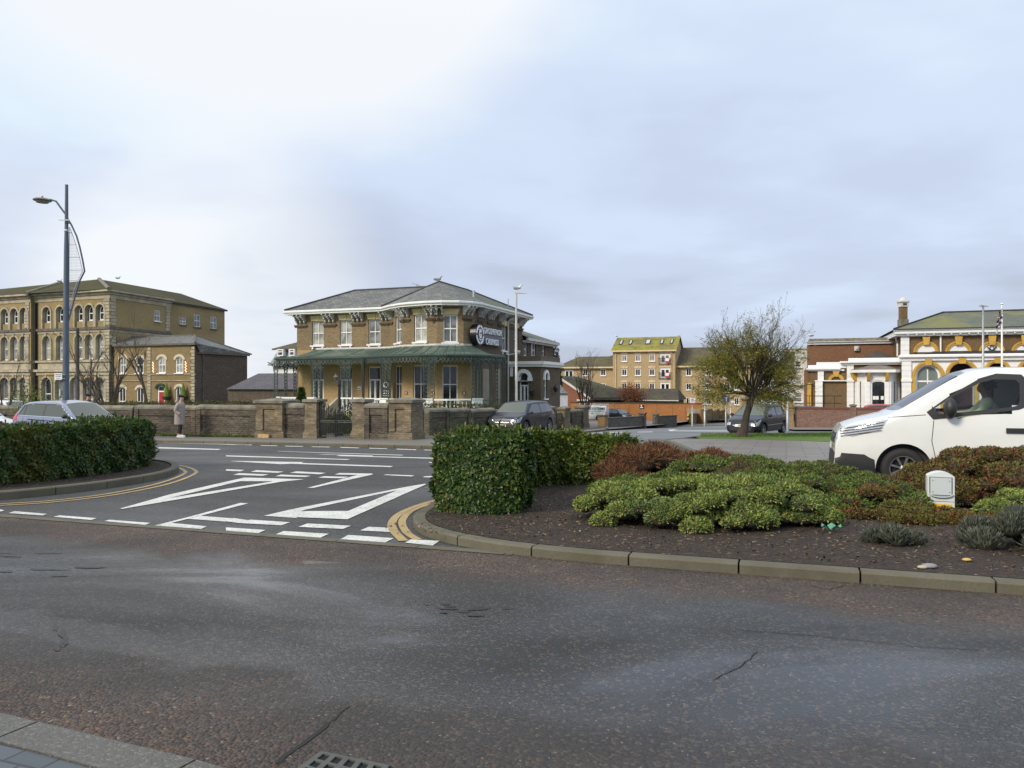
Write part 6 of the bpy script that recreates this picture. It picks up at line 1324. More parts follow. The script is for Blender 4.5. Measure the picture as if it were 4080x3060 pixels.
# red brick boundary wall on the right, yellow pier
FW2 = Frame((X(3350, 50), 50), D2); g2 = G(50) + .09
def rwall(a, b, label):
 t = thing('red_brick_wall', FW2.p((a + b) / 2, -.15, g2), label, 'wall', 'red brick wall in front of the hall'); mb = MB(); mb.fbox(FW2, a, b, -.25, 0, g2 - .6, FW2.z(1631, 0)); mb.build('brickwork', brick_red, t); mb = MB(); mb.fbox(FW2, a, b, -.29, .04, FW2.z(1631, 0), FW2.z(1623, 0)); mb.build('coping', mat('brick on edge coping', (.16, .05, .04), .8, var=.2), t)
rwall(FW2.u(3166), FW2.u(3387), 'red brick garden wall between the yellow brick pier and the small capped pier'); rwall(FW2.u(3412), FW2.u(4500), 'red brick garden wall disappearing behind the white van')
pier(FW2, FW2.u(3389), FW2.u(3410), FW2.z(1618, 0), 'small dark capped pier in the red brick wall', d=.42, m=brick_red, v0=.08, pyr=.06)
pier(FW2, FW2.u(3122), FW2.u(3162), FW2.z(1592, -4), 'tall yellow brick pier with moulded cap at the left end of the red wall', d=.85, m=brickmat('yellow pier brick', (.36, .22, .09), (.44, .29, .13), (.3, .22, .13), (.15, .1, .06), .4), v0=.3, ov=.14, pyr=.2)
pier(FW2, FW2.u(2950), FW2.u(2976), FW2.z(1597, -4), 'brick pier left of the yellow pier, partly hidden by the leaning trunk', d=.7, m=brickmat('yellow pier brick', (.36, .22, .09), (.44, .29, .13), (.3, .22, .13), (.15, .1, .06), .4), v0=-1.8)
# site cabin and boards behind the dark hatchback
FZ = Frame((X(2980, 60), 60), D2); t = thing('white_hoarding', FZ.p(FZ.u(3070), 0, G(60)), 'white boarded hoarding above the roof of the dark hatchback', 'hoarding'); mb = MB(); mb.fbox(FZ, FZ.u(3034), FZ.u(3100), -.5, 0, G(60), FZ.z(1589, 2)); mb.build('panel', white, t)
t = thing('metal_gate', FZ.p(FZ.u(3005), 0, G(60)), 'grey two leaf metal yard gate left of the white hoarding', 'gate'); mb = MB()
for a, b in ((2980, 3003), (3005, 3030)): mb.fbox(FZ, FZ.u(a), FZ.u(b), -.1, 0, G(60), FZ.z(1602, 2))
mb.build('gate_leaf', steel, t)
# ---------------- vehicles ----------------
from mathutils.geometry import delaunay_2d_cdt
def interp(pts, x):
 if x <= pts[0][0]: return pts[0][1]
 for (a, b), (c, d) in zip(pts, pts[1:]):
  if x <= c: return b + (d - b) * (x - a) / (c - a) if c > a else d
 return pts[-1][1]
def paint(name, c, rough=.28, metal=.0, coat=1, flake=.0, dirt=0):
 def fn(t):
  p = t.nd('ShaderNodeTexCoord').outputs['Object']; sp = t.nd('ShaderNodeSeparateXYZ'); t.L.new(p, sp.inputs[0])
  k = t.mix(t.noise(2.5, 3, p), tuple(x * .92 for x in c), tuple(min(1, x * 1.06) for x in c))
  if dirt:
   z = t.ramp(t.m('ADD', sp.outputs[2], t.m('MULTIPLY', t.noise(2.2, 4, p), .5)), [(.45, dirt), (.95, 0.0)]); k = t.mix(z, k, (.30, .26, .20))
  t.L.new(k, t.b.inputs['Base Color']); t.b.inputs['Roughness'].default_value = rough; t.b.inputs['Metallic'].default_value = metal; t.b.inputs['Coat Weight'].default_value = coat; t.b.inputs['Coat Roughness'].default_value = .08; t.b.inputs['Specular IOR Level'].default_value = .3
 return mat(name, c, fn=fn)
car_glass = mat('car glass', (.03, .035, .04), .03, var=0, spec=.8, coat=.6)
car_glass_pale = mat('misted car glass', (.085, .10, .085), .08, var=0, spec=.5, coat=.2)
lamp_glass = mat('headlamp', (.45, .47, .5), .12, .2, var=0, coat=1)
seam = mat('panel gap', (.01, .01, .01), .8, var=0)
plate_w = mat('number plate', (.75, .75, .72), .4, var=0)
class Veh:
 def __init__(s, name, label, cat, L, Wd, prof, belt, wheels, wr, sill=.24, tum=.28, r=.10, plan=(1.4, 1.5, .26, .16), body=None, group=None, arch=None, crown=.03, holes=None, wsx=None):
  s.wsx = wsx
  s.t = thing(name, (0, 0, 0), label, cat, group); s.L = L; s.hw = Wd / 2; s.prof = prof; s.belt = belt; s.wh = wheels; s.wr = wr; s.sill = sill; s.tum = tum; s.r = r; s.plan = plan; s.arch = arch or wr * 1.24; s.crown = crown
  s.xf, s.xr = prof[-1][0], prof[0][0]; s.body = body; s.mk(holes)
 def top(s, x): return interp(s.prof, x)
 def W(s, x, z):
  w = s.hw; a, b, c, d = s.plan
  if x > s.xf - a: q = (x - (s.xf - a)) / a; w *= 1 - c * q ** 2.6
  if x < s.xr + b: q = ((s.xr + b) - x) / b; w *= 1 - d * q ** 2.6
  if z < .45: w -= .05 * ((.45 - z) / .25) ** 2
  if z > s.belt: w -= (z - s.belt) * s.tum + .012
  elif z > s.belt - .25: w -= .012 * ((z - s.belt + .25) / .25) ** 2
  zt = s.top(x); r = min(s.r, (zt - s.sill) * .4); q = (z - (zt - r)) / r
  if q > 0: w -= r * (1 - math.sqrt(max(0, 1 - min(q, 1) ** 2)))
  return max(w, .02)
 def zb(s, x):
  z = s.sill
  for c in s.wh:
   d = abs(x - c)
   if d < s.arch: z = max(z, s.wr + math.sqrt(s.arch ** 2 - d ** 2))
  return min(z, s.top(x) - .05)
 def tz(s, x, y):
  w = s.W(x, s.top(x)); q = min(1, abs(y) / w); return s.top(x) + s.crown * (1 - q * q)
 def fx(s, y, z, rear=False):
  lo, hi = 0, (s.xr if rear else s.xf)
  ok = lambda x: s.W(x, z) >= abs(y) and s.top(x) >= z
  if ok(hi): return hi
  for _ in range(22):
   m = (lo + hi) / 2
   if ok(m): lo = m
   else: hi = m
  return lo
 def mk(s, holes):
  xs = set(); x = s.xr
  while x < s.xf: xs.add(round(x, 3)); x += .05
  for k in range(14): q = .16 * (k / 14) ** 2; xs.add(s.xf - q); xs.add(s.xr + q)
  for c in s.wh:
   for k in range(-12, 13): xs.add(c + s.arch * math.sin(k / 12 * math.pi / 2))
  for p in s.prof: xs.add(p[0])
  xs = sorted(xs); xs = [x for i, x in enumerate(xs) if i == 0 or x - xs[i - 1] > .002]
  zf = [0, .12, .24, .36, .48, .58, .66, .74, .81, .87, .92, .955, .98, .993, 1]; cf = [.85, .6, .3, 0]
  mb = MB(); rows = []
  for x in xs:
   b, t = s.zb(x), s.top(x); row = []
   for f in zf: z = b + (t - b) * f; row.append((x, s.W(x, z), z))
   w = s.W(x, t)
   for f in cf: row.append((x, w * f, s.tz(x, w * f)))
   rows.append(row)
  ins = lambda x, z: holes and any(pin(h, x, z) for h in holes)
  nr, nc = len(rows), len(rows[0])
  for sg in (1, -1):
   base = len(mb.v)
   for r_ in rows: mb.v += [(a, b * sg, c) for a, b, c in r_]
   for i in range(nr - 1):
    for j in range(nc - 1):
     a, b, c, d = base + i * nc + j, base + i * nc + j + 1, base + (i + 1) * nc + j + 1, base + (i + 1) * nc + j
     if s.wsx and j >= len(zf) - 1 and s.wsx[0] < rows[i][0][0] and rows[i + 1][0][0] < s.wsx[1]: continue
     if holes and j < len(zf) - 1:
      cx = (rows[i][j][0] + rows[i + 1][j][0]) / 2; cz = (rows[i][j][2] + rows[i][j + 1][2] + rows[i + 1][j][2] + rows[i + 1][j + 1][2]) / 4
      if ins(cx, cz): continue
     mb.f.append((a, b, c, d) if sg < 0 else (d, c, b, a)); mb.m.append(0)
   for i in (0, nr - 1):
    e = [base + i * nc + j for j in range(nc)]; k = len(mb.v); mb.v.append((rows[i][0][0], 0, rows[i][0][2])); f = e + [k]; mb.f.append(tuple(f)); mb.m.append(0)
  s.bo = mb.build('body', s.body, s.t, smooth=True, local=True)
  me = s.bo.data; bm = bmesh.new(); bm.from_mesh(me); bmesh.ops.remove_doubles(bm, verts=bm.verts, dist=.0008); bmesh.ops.recalc_face_normals(bm, faces=bm.faces); bm.to_mesh(me); bm.free()
  for p in me.polygons: p.use_smooth = True
  try: me.set_sharp_from_angle(angle=R(38))
  except Exception: pass
  ub = MB(); ub.box(s.xr + .15, s.xf - .15, -s.hw + .25, s.hw - .25, .17, .62);
  for c in s.wh: ub.box(c - s.arch - .05, c + s.arch + .05, -s.hw + .2, s.hw - .2, .2, s.wr + s.arch + .05)
  ub.build('underbody', plastic_black, s.t, local=True)
 def patch(s, poly, mode, off=.006, sg=1, step=.09, fill=None):
  pts = []; n = len(poly)
  for i in range(n):
   a, b = Vector(poly[i]), Vector(poly[(i + 1) % n]); k = max(1, int((b - a).length / step)); pts += [a + (b - a) * (j / k) for j in range(k)]
  nb = len(pts); x0, x1 = min(p[0] for p in pts), max(p[0] for p in pts); y0, y1 = min(p[1] for p in pts), max(p[1] for p in pts)
  nx, ny = int((x1 - x0) / step), int((y1 - y0) / step)
  for i in range(1, nx + 1):
   for j in range(1, ny + 1):
    q = (x0 + (x1 - x0) * i / (nx + 1), y0 + (y1 - y0) * j / (ny + 1))
    if pin(poly, *q): pts.append(Vector(q))
  v, e, f, *_ = delaunay_2d_cdt([Vector((p[0], p[1])) for p in pts], [(i, (i + 1) % nb) for i in range(nb)], [], 1, 1e-5)
  out = []
  for p in v:
   if mode == 'side': out.append((p[0], sg * (s.W(p[0], p[1]) + off), p[1]))
   elif mode == 'front': out.append((s.fx(p[0], p[1]) + off, p[0], p[1]))
   elif mode == 'rear': out.append((s.fx(p[0], p[1], True) - off, p[0], p[1]))
   else: out.append((p[0], p[1], s.tz(p[0], p[1]) + off))
  return out, f
 def add(s, name, m, polys, parent=None, smooth=True):
  mb = MB()
  for poly, mode, off, sg in polys:
   v, f = s.patch(poly, mode, off, sg); i = len(mb.v); mb.v += v; mb.f += [tuple(i + k for k in q) for q in f]; mb.m += [0] * len(f)
  return mb.build(name, m, parent or s.t, smooth=smooth, local=True)
 def wheels(s, rim=alloy, spokes=5, track=.02):
  for c in s.wh:
   for sg in (1, -1):
    w = thing('wheel', (c, sg * (s.hw - .03), s.wr), None, None); w.parent = s.t
    mb = MB(); r = s.wr; prof = [(r * .62, 0), (r * .8, .02), (r * .94, .0), (r, -.05), (r, -.17), (r * .94, -.21), (r * .62, -.21)]; n = 28
    mb.grid([[(q * math.cos(2 * math.pi * k / n), sg * y, q * math.sin(2 * math.pi * k / n)) for k in range(n)] for q, y in prof], 0, True); mb.build('tyre', rubber, w, smooth=True, local=True)
    mb = MB(); rr = r * .63; mb.grid([[(q * math.cos(2 * math.pi * k / n), sg * y, q * math.sin(2 * math.pi * k / n)) for k in range(n)] for q, y in ((rr, .004), (rr * .93, -.0), (rr * .88, -.08))], 0, True)
    for k in range(spokes):
     a = 2 * math.pi * k / spokes + .3; wd = .32 if spokes < 7 else .2
     pts = [(rr * q * math.cos(a + d), sg * y, rr * q * math.sin(a + d)) for q, d, y in ((.95, -wd * .5, -.012), (.95, wd * .5, -.012), (.25, wd * 1.2, -.03), (.25, -wd * 1.2, -.03))]; mb.poly(pts if sg < 0 else pts[::-1])
    mb.ell((0, sg * -.03, 0), (rr * .27, .03, rr * .27), 10, 6); mb.build('rim', rim, w, local=True)
    mb = MB(); mb.grid([[(q * math.cos(2 * math.pi * k / n), sg * -.07, q * math.sin(2 * math.pi * k / n)) for k in range(n)] for q in (rr * .95, .01)], 0, True); mb.build('brake_disc', mat('brake dark', (.03, .03, .03), .5, .5, var=0), w, local=True)
    w.name = 'wheel'
 def mirror(s, x, z, m=None, size=(.09, .10, .075)):
  for sg in (1, -1):
   mb = MB(); y = s.W(x, z); mb.ell((x, sg * (y + .13), z + .03), size, 10, 8); mb.tube([(x + .02, sg * (y - .01), z - .04), (x + .01, sg * (y + .1), z)], .03, 6); mb.build('door_mirror', m or plastic_black, s.t, smooth=True, local=True)
 def place(s, x, y, heading, dz=0):
  h = Vector(heading).normalized(); s.t.location = (x, y, G(y) + dz); s.t.rotation_euler = (0, 0, math.atan2(h.y, h.x)); return s.t
def pin(poly, x, y):
 c = False; n = len(poly)
 for i in range(n):
  (x0, y0), (x1, y1) = poly[i], poly[(i + 1) % n]
  if (y0 > y) != (y1 > y) and x < (x1 - x0) * (y - y0) / (y1 - y0) + x0: c = not c
 return c
def seamline(V_, pts, mode='side', w=.010):
 out = []
 for sg in (1, -1):
  L = offset_line([Vector(p) for p in pts], w / 2); M_ = offset_line([Vector(p) for p in pts], -w / 2); poly = [tuple(p) for p in L] + [tuple(p) for p in M_[::-1]]
  out.append((poly, mode, .003, sg))
 return out
def localtext(body, size, m, parent, M, sx=1, depth=.004, bold=0):
 cu = bpy.data.curves.new('lettering', 'FONT'); cu.body = body; cu.size = size; cu.extrude = depth; cu.align_x = 'CENTER'; cu.align_y = 'CENTER'; cu.offset = bold; cu.resolution_u = 2
 to = bpy.data.objects.new('tmp', cu); COL.objects.link(to); bpy.context.view_layer.update(); me = bpy.data.meshes.new_from_object(to.evaluated_get(bpy.context.evaluated_depsgraph_get())); bpy.data.objects.remove(to)
 me.transform(Matrix.Diagonal((sx, 1, 1, 1))); me.transform(M); me.materials.clear(); me.materials.append(m); o = bpy.data.objects.new('lettering', me); COL.objects.link(o); o.parent = parent; return o
def hatch(label, body, L=3.95, Wd=1.70, H=1.47, glass=car_glass, spokes=6, grp=None, suv=False, plate=None, name='hatchback', pale_ws=None, lampm=lamp_glass):
 f, r = L / 2, -L / 2; k = H / 1.47; g = .06 if suv else 0
 hz = .88 * k if not suv else 1.02
 prof = [(r, .55 * k), (r + .02, .92 * k), (r + .10, 1.02 * k), (r + .42, 1.36 * k), (r + .62, 1.43 * k), (r + 1.2, H - .005), (r + 1.9, H), (f - 1.85, H - .04), (f - 1.62, H - .09), (f - .95, hz + .06), (f - .80, hz + .02), (f - .45, hz - .04), (f - .2, hz - .12), (f - .07, hz - .22), (f, .50 * k)]
 wr = .30 if not suv else .35; belt = .92 * k if not suv else 1.05
 wb = L * .632
 V_ = Veh(name, label, 'car', L, Wd, prof, belt, (f - .80 * L / 3.95, f - .80 * L / 3.95 - wb), wr, sill=.22 + g, tum=.34, r=.09, plan=(1.3, 1.2, .20, .13), body=body, group=grp, crown=.035)
 wx0, wx1 = f - .98, r + .30; b0 = belt + .01; tp = H - .12
 # glass: one dark band with the pillars laid over it
 a = [(wx0 - .05, b0), (wx1 + .02, b0 + .06), (wx1 + .22, tp - .05), (r + .95, tp + .015), (f - 1.85, tp), (f - 1.62, tp - .07)]
 fr_ = [(wx0 + .0, b0 - .02), (wx1 - .04, b0 + .035), (wx1 + .20, tp - .02), (r + .95, tp + .045), (f - 1.82, tp + .03), (f - 1.56, tp - .05)]
 V_.add('window_surround', plastic_black, [(fr_, 'side', .003, s_) for s_ in (1, -1)])
 mx = (wx0 + wx1) / 2 - .02; q = r + .62
 w1 = [(wx0 - .12, b0 + .01), (mx + .04, b0 + .015), (mx + .03, tp - .01), (f - 1.86, tp - .02), (f - 1.66, tp - .09)]; w2 = [(mx - .04, b0 + .02), (q + .05, b0 + .04), (q + .1, tp - .04), (r + .98, tp - .01), (mx - .05, tp - .01)]; w3 = [(q, b0 + .05), (wx1 + .08, b0 + .075), (wx1 + .26, tp - .10), (q + .05, tp - .05)]
 for sg in (1, -1):
  for w in (w1, w2, w3): V_.add('side_window', glass, [(w, 'side', .007, sg)])
 def topW(x): return V_.W(x, V_.top(x))
 ws = [(f - 1.60, -topW(f - 1.6) * .93), (f - .98, -topW(f - .98) * 1.0), (f - .92, -.35), (f - .90, 0), (f - .92, .35), (f - .98, topW(f - .98) * 1.0), (f - 1.60, topW(f - 1.6) * .93), (f - 1.63, 0)]
 V_.add('windscreen', pale_ws or glass, [(ws, 'top', .006, 1)])
 rw = [(r + .42, -topW(r + .42) * .92), (r + .14, -topW(r + .14) * .92), (r + .14, topW(r + .14) * .92), (r + .42, topW(r + .42) * .92)]; V_.add('rear_window', glass, [(rw, 'top', .006, 1)])
 h0 = hz - .16
 for sg in (1, -1):
  hl = [(f - .55, h0 + .10), (f - .02, h0 - .1), (f - .05, h0 - .24), (f - .32, h0 - .2)]
  fh = [(sg * .42, h0 - .04), (sg * .50, h0 - .2), (sg * (V_.hw * .80), h0 - .22), (sg * (V_.hw * .8), h0 - .0)]
  V_.add('headlight', lampm, [(hl, 'side', .008, sg), (fh, 'front', .008, 1)])
  tl = [(r + .03, .78 * k), (r + .30, .84 * k), (r + .26, 1.05 * k), (r + .09, 1.0 * k)]; tr = [(sg * V_.hw * .55, .78 * k), (sg * V_.hw * .8, .78 * k), (sg * V_.hw * .8, .98 * k), (sg * V_.hw * .62, .98 * k)]
  V_.add('tail_light', red_lens, [(tl, 'side', .008, sg), (tr, 'rear', .008, 1)])
 V_.add('grille', plastic_black, [([(-.5, .28), (.5, .28), (.56, .44), (-.56, .44)], 'front', .008, 1), ([(-.36, h0 - .2), (.36, h0 - .2), (.4, h0 - .1), (-.4, h0 - .1)], 'front', .008, 1)])
 V_.add('grille_bar', chrome, [([(-.36, h0 - .22), (.36, h0 - .22), (.40, h0 - .185), (-.40, h0 - .185)], 'front', .014, 1)])
 pm = V_.add('number_plate', plate_w, [([(-.26, .45), (.26, .45), (.26, .56), (-.26, .56)], 'front', .03, 1)])
 if plate:
  x = V_.fx(0, .5) + .036; localtext(plate, .11, seam, pm, Matrix(((0, 0, 1, x), (1, 0, 0, 0), (0, 1, 0, .505), (0, 0, 0, 1))), sx=.85)
 V_.add('panel_gaps', seam, seamline(V_, [(mx, b0 - .02), (mx + .02, .5), (mx + .02, .30 + g)]) + seamline(V_, [(wx0 - .12, b0 - .03), (wx0 - .06, .6), (wx0 - .10, .30 + g)]) + seamline(V_, [(q + .02, b0), (q - .0, .75), (q + .18, .52)]))
 V_.add('door_handle', plastic_black if suv else body, [([(a_ + .0, belt - .14), (a_ + .19, belt - .14), (a_ + .19, belt - .11), (a_, belt - .11)], 'side', .022, sg) for a_ in (mx + .12, q + .12) for sg in (1, -1)])
 V_.wheels(spokes=spokes); V_.mirror(wx0 - .22, belt + .03, plastic_black if suv else None)
 return V_
navy = paint('dark blue black paint', (.008, .010, .018), coat=.3); suvp = paint('dark slate blue paint', (.016, .020, .036), .3, coat=.35)
v1 = hatch('dark blue black small hatchback facing left, behind the leaning tree trunk', navy, 3.92, 1.68, 1.46, plate='AP07', spokes=5, pale_ws=car_glass_pale)
v1.add('side_moulding', mat('dull trim', (.3, .3, .3), .4, var=0), [([(-1.1, .52), (.75, .49), (.75, .52), (-1.1, .55)], 'side', .012, s_) for s_ in (1, -1)])
v1.place(11.95, 36.7, (-.65, -.76))
v2 = hatch('dark slate blue SUV parked facing us beside the casino boundary wall', suvp, 4.5, 1.87, 1.65, suv=True, name='parked_suv', plate='FE73 WVN', spokes=6, pale_ws=car_glass_pale)
v2.add('grille_wide', plastic_black, [([(-.66, .42), (.66, .42), (.70, .74), (-.70, .74)], 'front', .012, 1)]); v2.add('daytime_lamp', chrome, [([(s_ * .58, .80), (s_ * .50, .68), (s_ * .62, .52), (s_ * .66, .53), (s_ * .56, .68), (s_ * .64, .80)], 'front', .02, 1) for s_ in (1, -1)]); v2.add('bonnet_badge', chrome, [([(-.11, .80), (.11, .80), (.11, .845), (-.11, .845)], 'front', .012, 1)])
v2.place(.50, 38.6, (-.45, -.89))
bluep = paint('metallic pale violet blue paint', (.26, .285, .39), .25, .3); v3 = hatch('metallic blue hatchback with chrome window line on the road behind the left hedge', bluep, 3.98, 1.72, 1.50, spokes=7, pale_ws=car_glass_pale, glass=car_glass_pale)
v3.add('lower_door_panel', mat('dark blue lower panel', (.02, .03, .16), .3, var=0, coat=1), [([(-1.1, .24), (.7, .24), (.62, .40), (-1.05, .56)], 'side', .004, s_) for s_ in (1, -1)])  # darker blue panel along the lower doors
v3.add('chrome_strip', chrome, [([(.90, .93), (-1.66, .995), (-1.66, 1.02), (.90, .955)], 'side', .012, s_) for s_ in (1, -1)]); v3.add('waist_line', mat('dark waist moulding', (.01, .012, .05), .4, var=0), [([(.95, .74), (-1.1, .86), (-1.15, .895), (.95, .80)], 'side', .008, s_) for s_ in (1, -1)])
v3.place(X(290, 26.6), 26.6, D2, -.03)
whitep = paint('white car paint', (.72, .73, .74))
v4 = hatch('white hatchback whose front just shows at the left edge behind the blue hatchback', whitep, 4.1, 1.75, 1.48, glass=car_glass, plate=None); v4.place(X(-142, 29.3), 29.3, D2, -.05)
v5 = hatch('white parked hatchback seen over the wall in the car park at far left', whitep, 4.2, 1.78, 1.5, glass=car_glass_pale); v5.place(X(38, 45), 45, D2, .28)
v6 = hatch('dark parked car whose roof shows above the blue hatchback', paint('black car paint', (.015, .015, .018)), 4.3, 1.78, 1.5); v6.place(X(212, 48), 48, D2, .25)
redp = paint('red car paint', (.45, .02, .03)); v7 = hatch('red parked car behind the red wall, just left of the van bonnet', redp, 4.0, 1.7, 1.5); v7.place(X(3545, 54), 54, D2, .15)
v8 = hatch('dark blue parked car behind the red wall next to the yellow brick pier', navy, 4.3, 1.75, 1.46, glass=car_glass_pale); v8.place(X(3238, 54.5), 54.5, D2, .05)
v9 = hatch('dark car parked beside the lettered white van on the forecourt', navy, 4.2, 1.75, 1.55, plate=None); v9.place(X(2462, 99), 99, (.6, -.8), .02)
# white panel vans
def van(label, lettered=False):
 L = 5.08; f, r = L / 2, -L / 2; holes = [[(1.16, 1.28), (1.07, 1.17), (.55, 1.24), (-.06, 1.33), (-.13, 1.36), (-.16, 1.45), (-.17, 1.77), (-.11, 1.84), (.21, 1.855), (.42, 1.79), (.85, 1.52)]]
 prof = [(r, .6), (r + .01, 1.7), (r + .06, 1.88), (r + .2, 1.95), (-1.2, 1.97), (.1, 1.97), (.42, 1.945), (.62, 1.885), (.85, 1.76), (1.60, 1.27), (1.74, 1.20), (2.1, 1.11), (2.3, 1.04), (2.42, .985), (2.49, .90), (2.53, .75), (2.56, .35)]
 V_ = Veh('white_van', label, 'van', L, 1.92, prof, 1.20, (1.52, -1.58), .335, sill=.25, tum=.17, r=.13, plan=(1.25, .5, .22, .05), body=paint('white van paint', (.74, .75, .73), .3, dirt=.45), arch=.41, crown=.03, holes=None if lettered else holes, wsx=None if lettered else (.66, 1.56))
 h = holes[0]; cx, cz = .45, 1.5; grow = lambda p, k: [(cx + (x - cx) * (1 + k), cz + (z - cz) * (1 + k * 1.7)) for x, z in p]
 if lettered: V_.add('cab_window', car_glass, [(h, 'side', .006, s_) for s_ in (1, -1)])
 else:
  o_, i_ = grow(h, .045), grow(h, -.105)
  for sg in (1, -1):
   mb = MB()
   n = len(h)
   for k in range(n):
    a, b, c, d = o_[k], o_[(k + 1) % n], i_[(k + 1) % n], i_[k]
    for t in range(4):
     t0, t1 = t / 4, (t + 1) / 4; lp = lambda p, q, t: (p[0] + (q[0] - p[0]) * t, p[1] + (q[1] - p[1]) * t)
     mb.poly([(p[0], sg * (V_.W(*p) + .006), p[1]) for p in (lp(a, b, t0), lp(a, b, t1), lp(d, c, t1), lp(d, c, t0))])
   mb.build('window_seal', plastic_black, V_.t, local=True)
  gm = bpy.data.materials.new('clear tinted glass'); gm.use_nodes = True; N = gm.node_tree.nodes; N.clear(); L_ = gm.node_tree.links
  o = N.new('ShaderNodeOutputMaterial'); mx = N.new('ShaderNodeMixShader'); tr = N.new('ShaderNodeBsdfTransparent'); gs = N.new('ShaderNodeBsdfGlossy'); fr = N.new('ShaderNodeFresnel'); tr.inputs[0].default_value = (.80, .86, .87, 1); gs.inputs['Roughness'].default_value = .02; fr.inputs[0].default_value = 1.45
  L_.new(fr.outputs[0], mx.inputs[0]); L_.new(tr.outputs[0], mx.inputs[1]); L_.new(gs.outputs[0], mx.inputs[2]); L_.new(mx.outputs[0], o.inputs[0])
  for s_ in (1, -1): V_.add('cab_window', gm, [(grow(h, -.01), 'side', .002, s_)])
  it = MB(); it.box(-.62, -.55, -.85, .85, .4, 1.9); it.box(-.6, 1.9, -.80, .80, .3, .62); it.box(1.0, 1.75, -.80, .80, .62, 1.14)
  for y in (.42, -.42): it.box(-.36, .12, y - .24, y + .24, .62, .86); it.hexa([(-.42, y - .24, .8), (-.26, y - .24, .8), (-.26, y + .24, .8), (-.42, y + .24, .8), (-.56, y - .2, 1.55), (-.46, y - .2, 1.55), (-.46, y + .2, 1.55), (-.56, y + .2, 1.55)])
  it.build('cab_interior', mat('dark cab trim', (.035, .036, .04), .8, var=.2), V_.t, local=True)
  sw = MB(); sw.tube([(.62 + .08 * math.sin(t) * .5, -.42 + .19 * math.cos(t), 1.13 + .17 * math.sin(t)) for t in [k * .3142 for k in range(21)]], .014, 6); sw.build('steering_wheel', plastic_black, V_.t, local=True)
 tw = lambda x: V_.W(x, V_.top(x))
 V_.add('windscreen', gm if not lettered else car_glass, [([(.60, -tw(.6) * .9), (1.56, -tw(1.56) * .97), (1.64, -.4), (1.66, 0), (1.64, .4), (1.56, tw(1.56) * .97), (.60, tw(.6) * .9), (.56, 0)], 'top', .006, 1)])
 for sg in (1, -1):
  V_.add('headlight', lamp_glass, [([(1.74, 1.14), (2.44, .99), (2.50, .90), (2.28, .84), (1.88, .96)], 'side', .008, sg), ([(sg * .52, .80), (sg * .50, .93), (sg * .74, .95), (sg * .74, .78)], 'front', .008, 1)])
  V_.add('lamp_bars', plastic_black, [([(1.80 + k * .01, 1.10 - k * .045), (2.46, .965 - k * .04), (2.46, .955 - k * .04), (1.82 + k * .01, 1.085 - k * .045)], 'side', .022, sg) for k in range(4)])
  V_.add('tail_light', red_lens, [([(r + .01, .8), (r + .09, .8), (r + .09, 1.25), (r + .01, 1.25)], 'side', .006, sg), ([(sg * .82, .8), (sg * .9, .8), (sg * .9, 1.25), (sg * .82, 1.25)], 'rear', .01, 1)])
 V_.add('grille', plastic_black, [([(-.5, .70), (.5, .70), (.5, .93), (-.5, .93)], 'front', .01, 1), ([(-.72, .27), (.72, .27), (.70, .42), (-.70, .42)], 'front', .012, 1)])
 V_.add('grille_bar', chrome, [([(-.5, .80), (.5, .80), (.5, .83), (-.5, .83)], 'front', .02, 1)])
 V_.add('bumper', plastic_black, [([(2.545, .56), (2.1, .55), (2.02, .50), (1.95, .47), (1.93, .255), (2.545, .255)], 'side', .008, s_) for s_ in (1, -1)] + [([(-.74, .255), (.74, .255), (.74, .56), (-.74, .56)], 'front', .008, 1)])
 V_.add('number_plate', plate_w, [([(-.26, .58), (.26, .58), (.26, .69), (-.26, .69)], 'front', .03, 1)])
 V_.add('panel_gaps', seam, seamline(V_, [(1.09, 1.13), (1.12, .8), (1.05, .45), (.95, .28)]) + seamline(V_, [(-.34, 1.86), (-.36, 1.2), (-.38, .28)]) + seamline(V_, [(-.42, 1.9), (-1.6, 1.9)]) + seamline(V_, [(-.4, .28), (.9, .28)]) + seamline(V_, [(-.45, 1.02), (-2.3, 1.02)]) + seamline(V_, [(1.74, 1.17), (1.2, 1.22)]))
 V_.add('door_handle', plastic_black, [([(-.22, .95), (.10, .95), (.10, 1.03), (-.22, 1.03)], 'side', .02, s_) for s_ in (1, -1)] + [([(-.86, .95), (-.55, .95), (-.55, 1.03), (-.86, 1.03)], 'side', .02, s_) for s_ in (1, -1)])
 V_.add('side_rub_strip', plastic_black, [([(-1.15, .50), (.85, .50), (.85, .515), (-1.15, .515)], 'side', .006, s_) for s_ in (1, -1)])
 if not lettered: V_.add('side_panel_shade', mat('white shadow panel', (.66, .67, .66), .35, var=0, coat=1), [([(-.55, 1.28), (-1.9, 1.28), (-1.95, 1.34), (-1.95, 1.72), (-1.85, 1.78), (-.55, 1.78), (-.48, 1.70), (-.48, 1.35)], 'side', .003, s_) for s_ in (1, -1)])  # flat patch: the shade of the inset panel is painted as a darker white
 V_.wheels(spokes=8); V_.mirror(.88, 1.30, plastic_black, (.10, .14, .17))
 return V_
va = van('white panel van passing on the right with its driver at the wheel')
sx_, sy_ = SR(.73 + 2.54, 14.62); va.place(sx_, sy_, -D2)
vb2 = van('white lettered panel van with ladders on its roof parked on the forecourt', True)
pv = P(2340, 1676, .03); vb2.place(X(2345, 98), 98, -D2, .03)
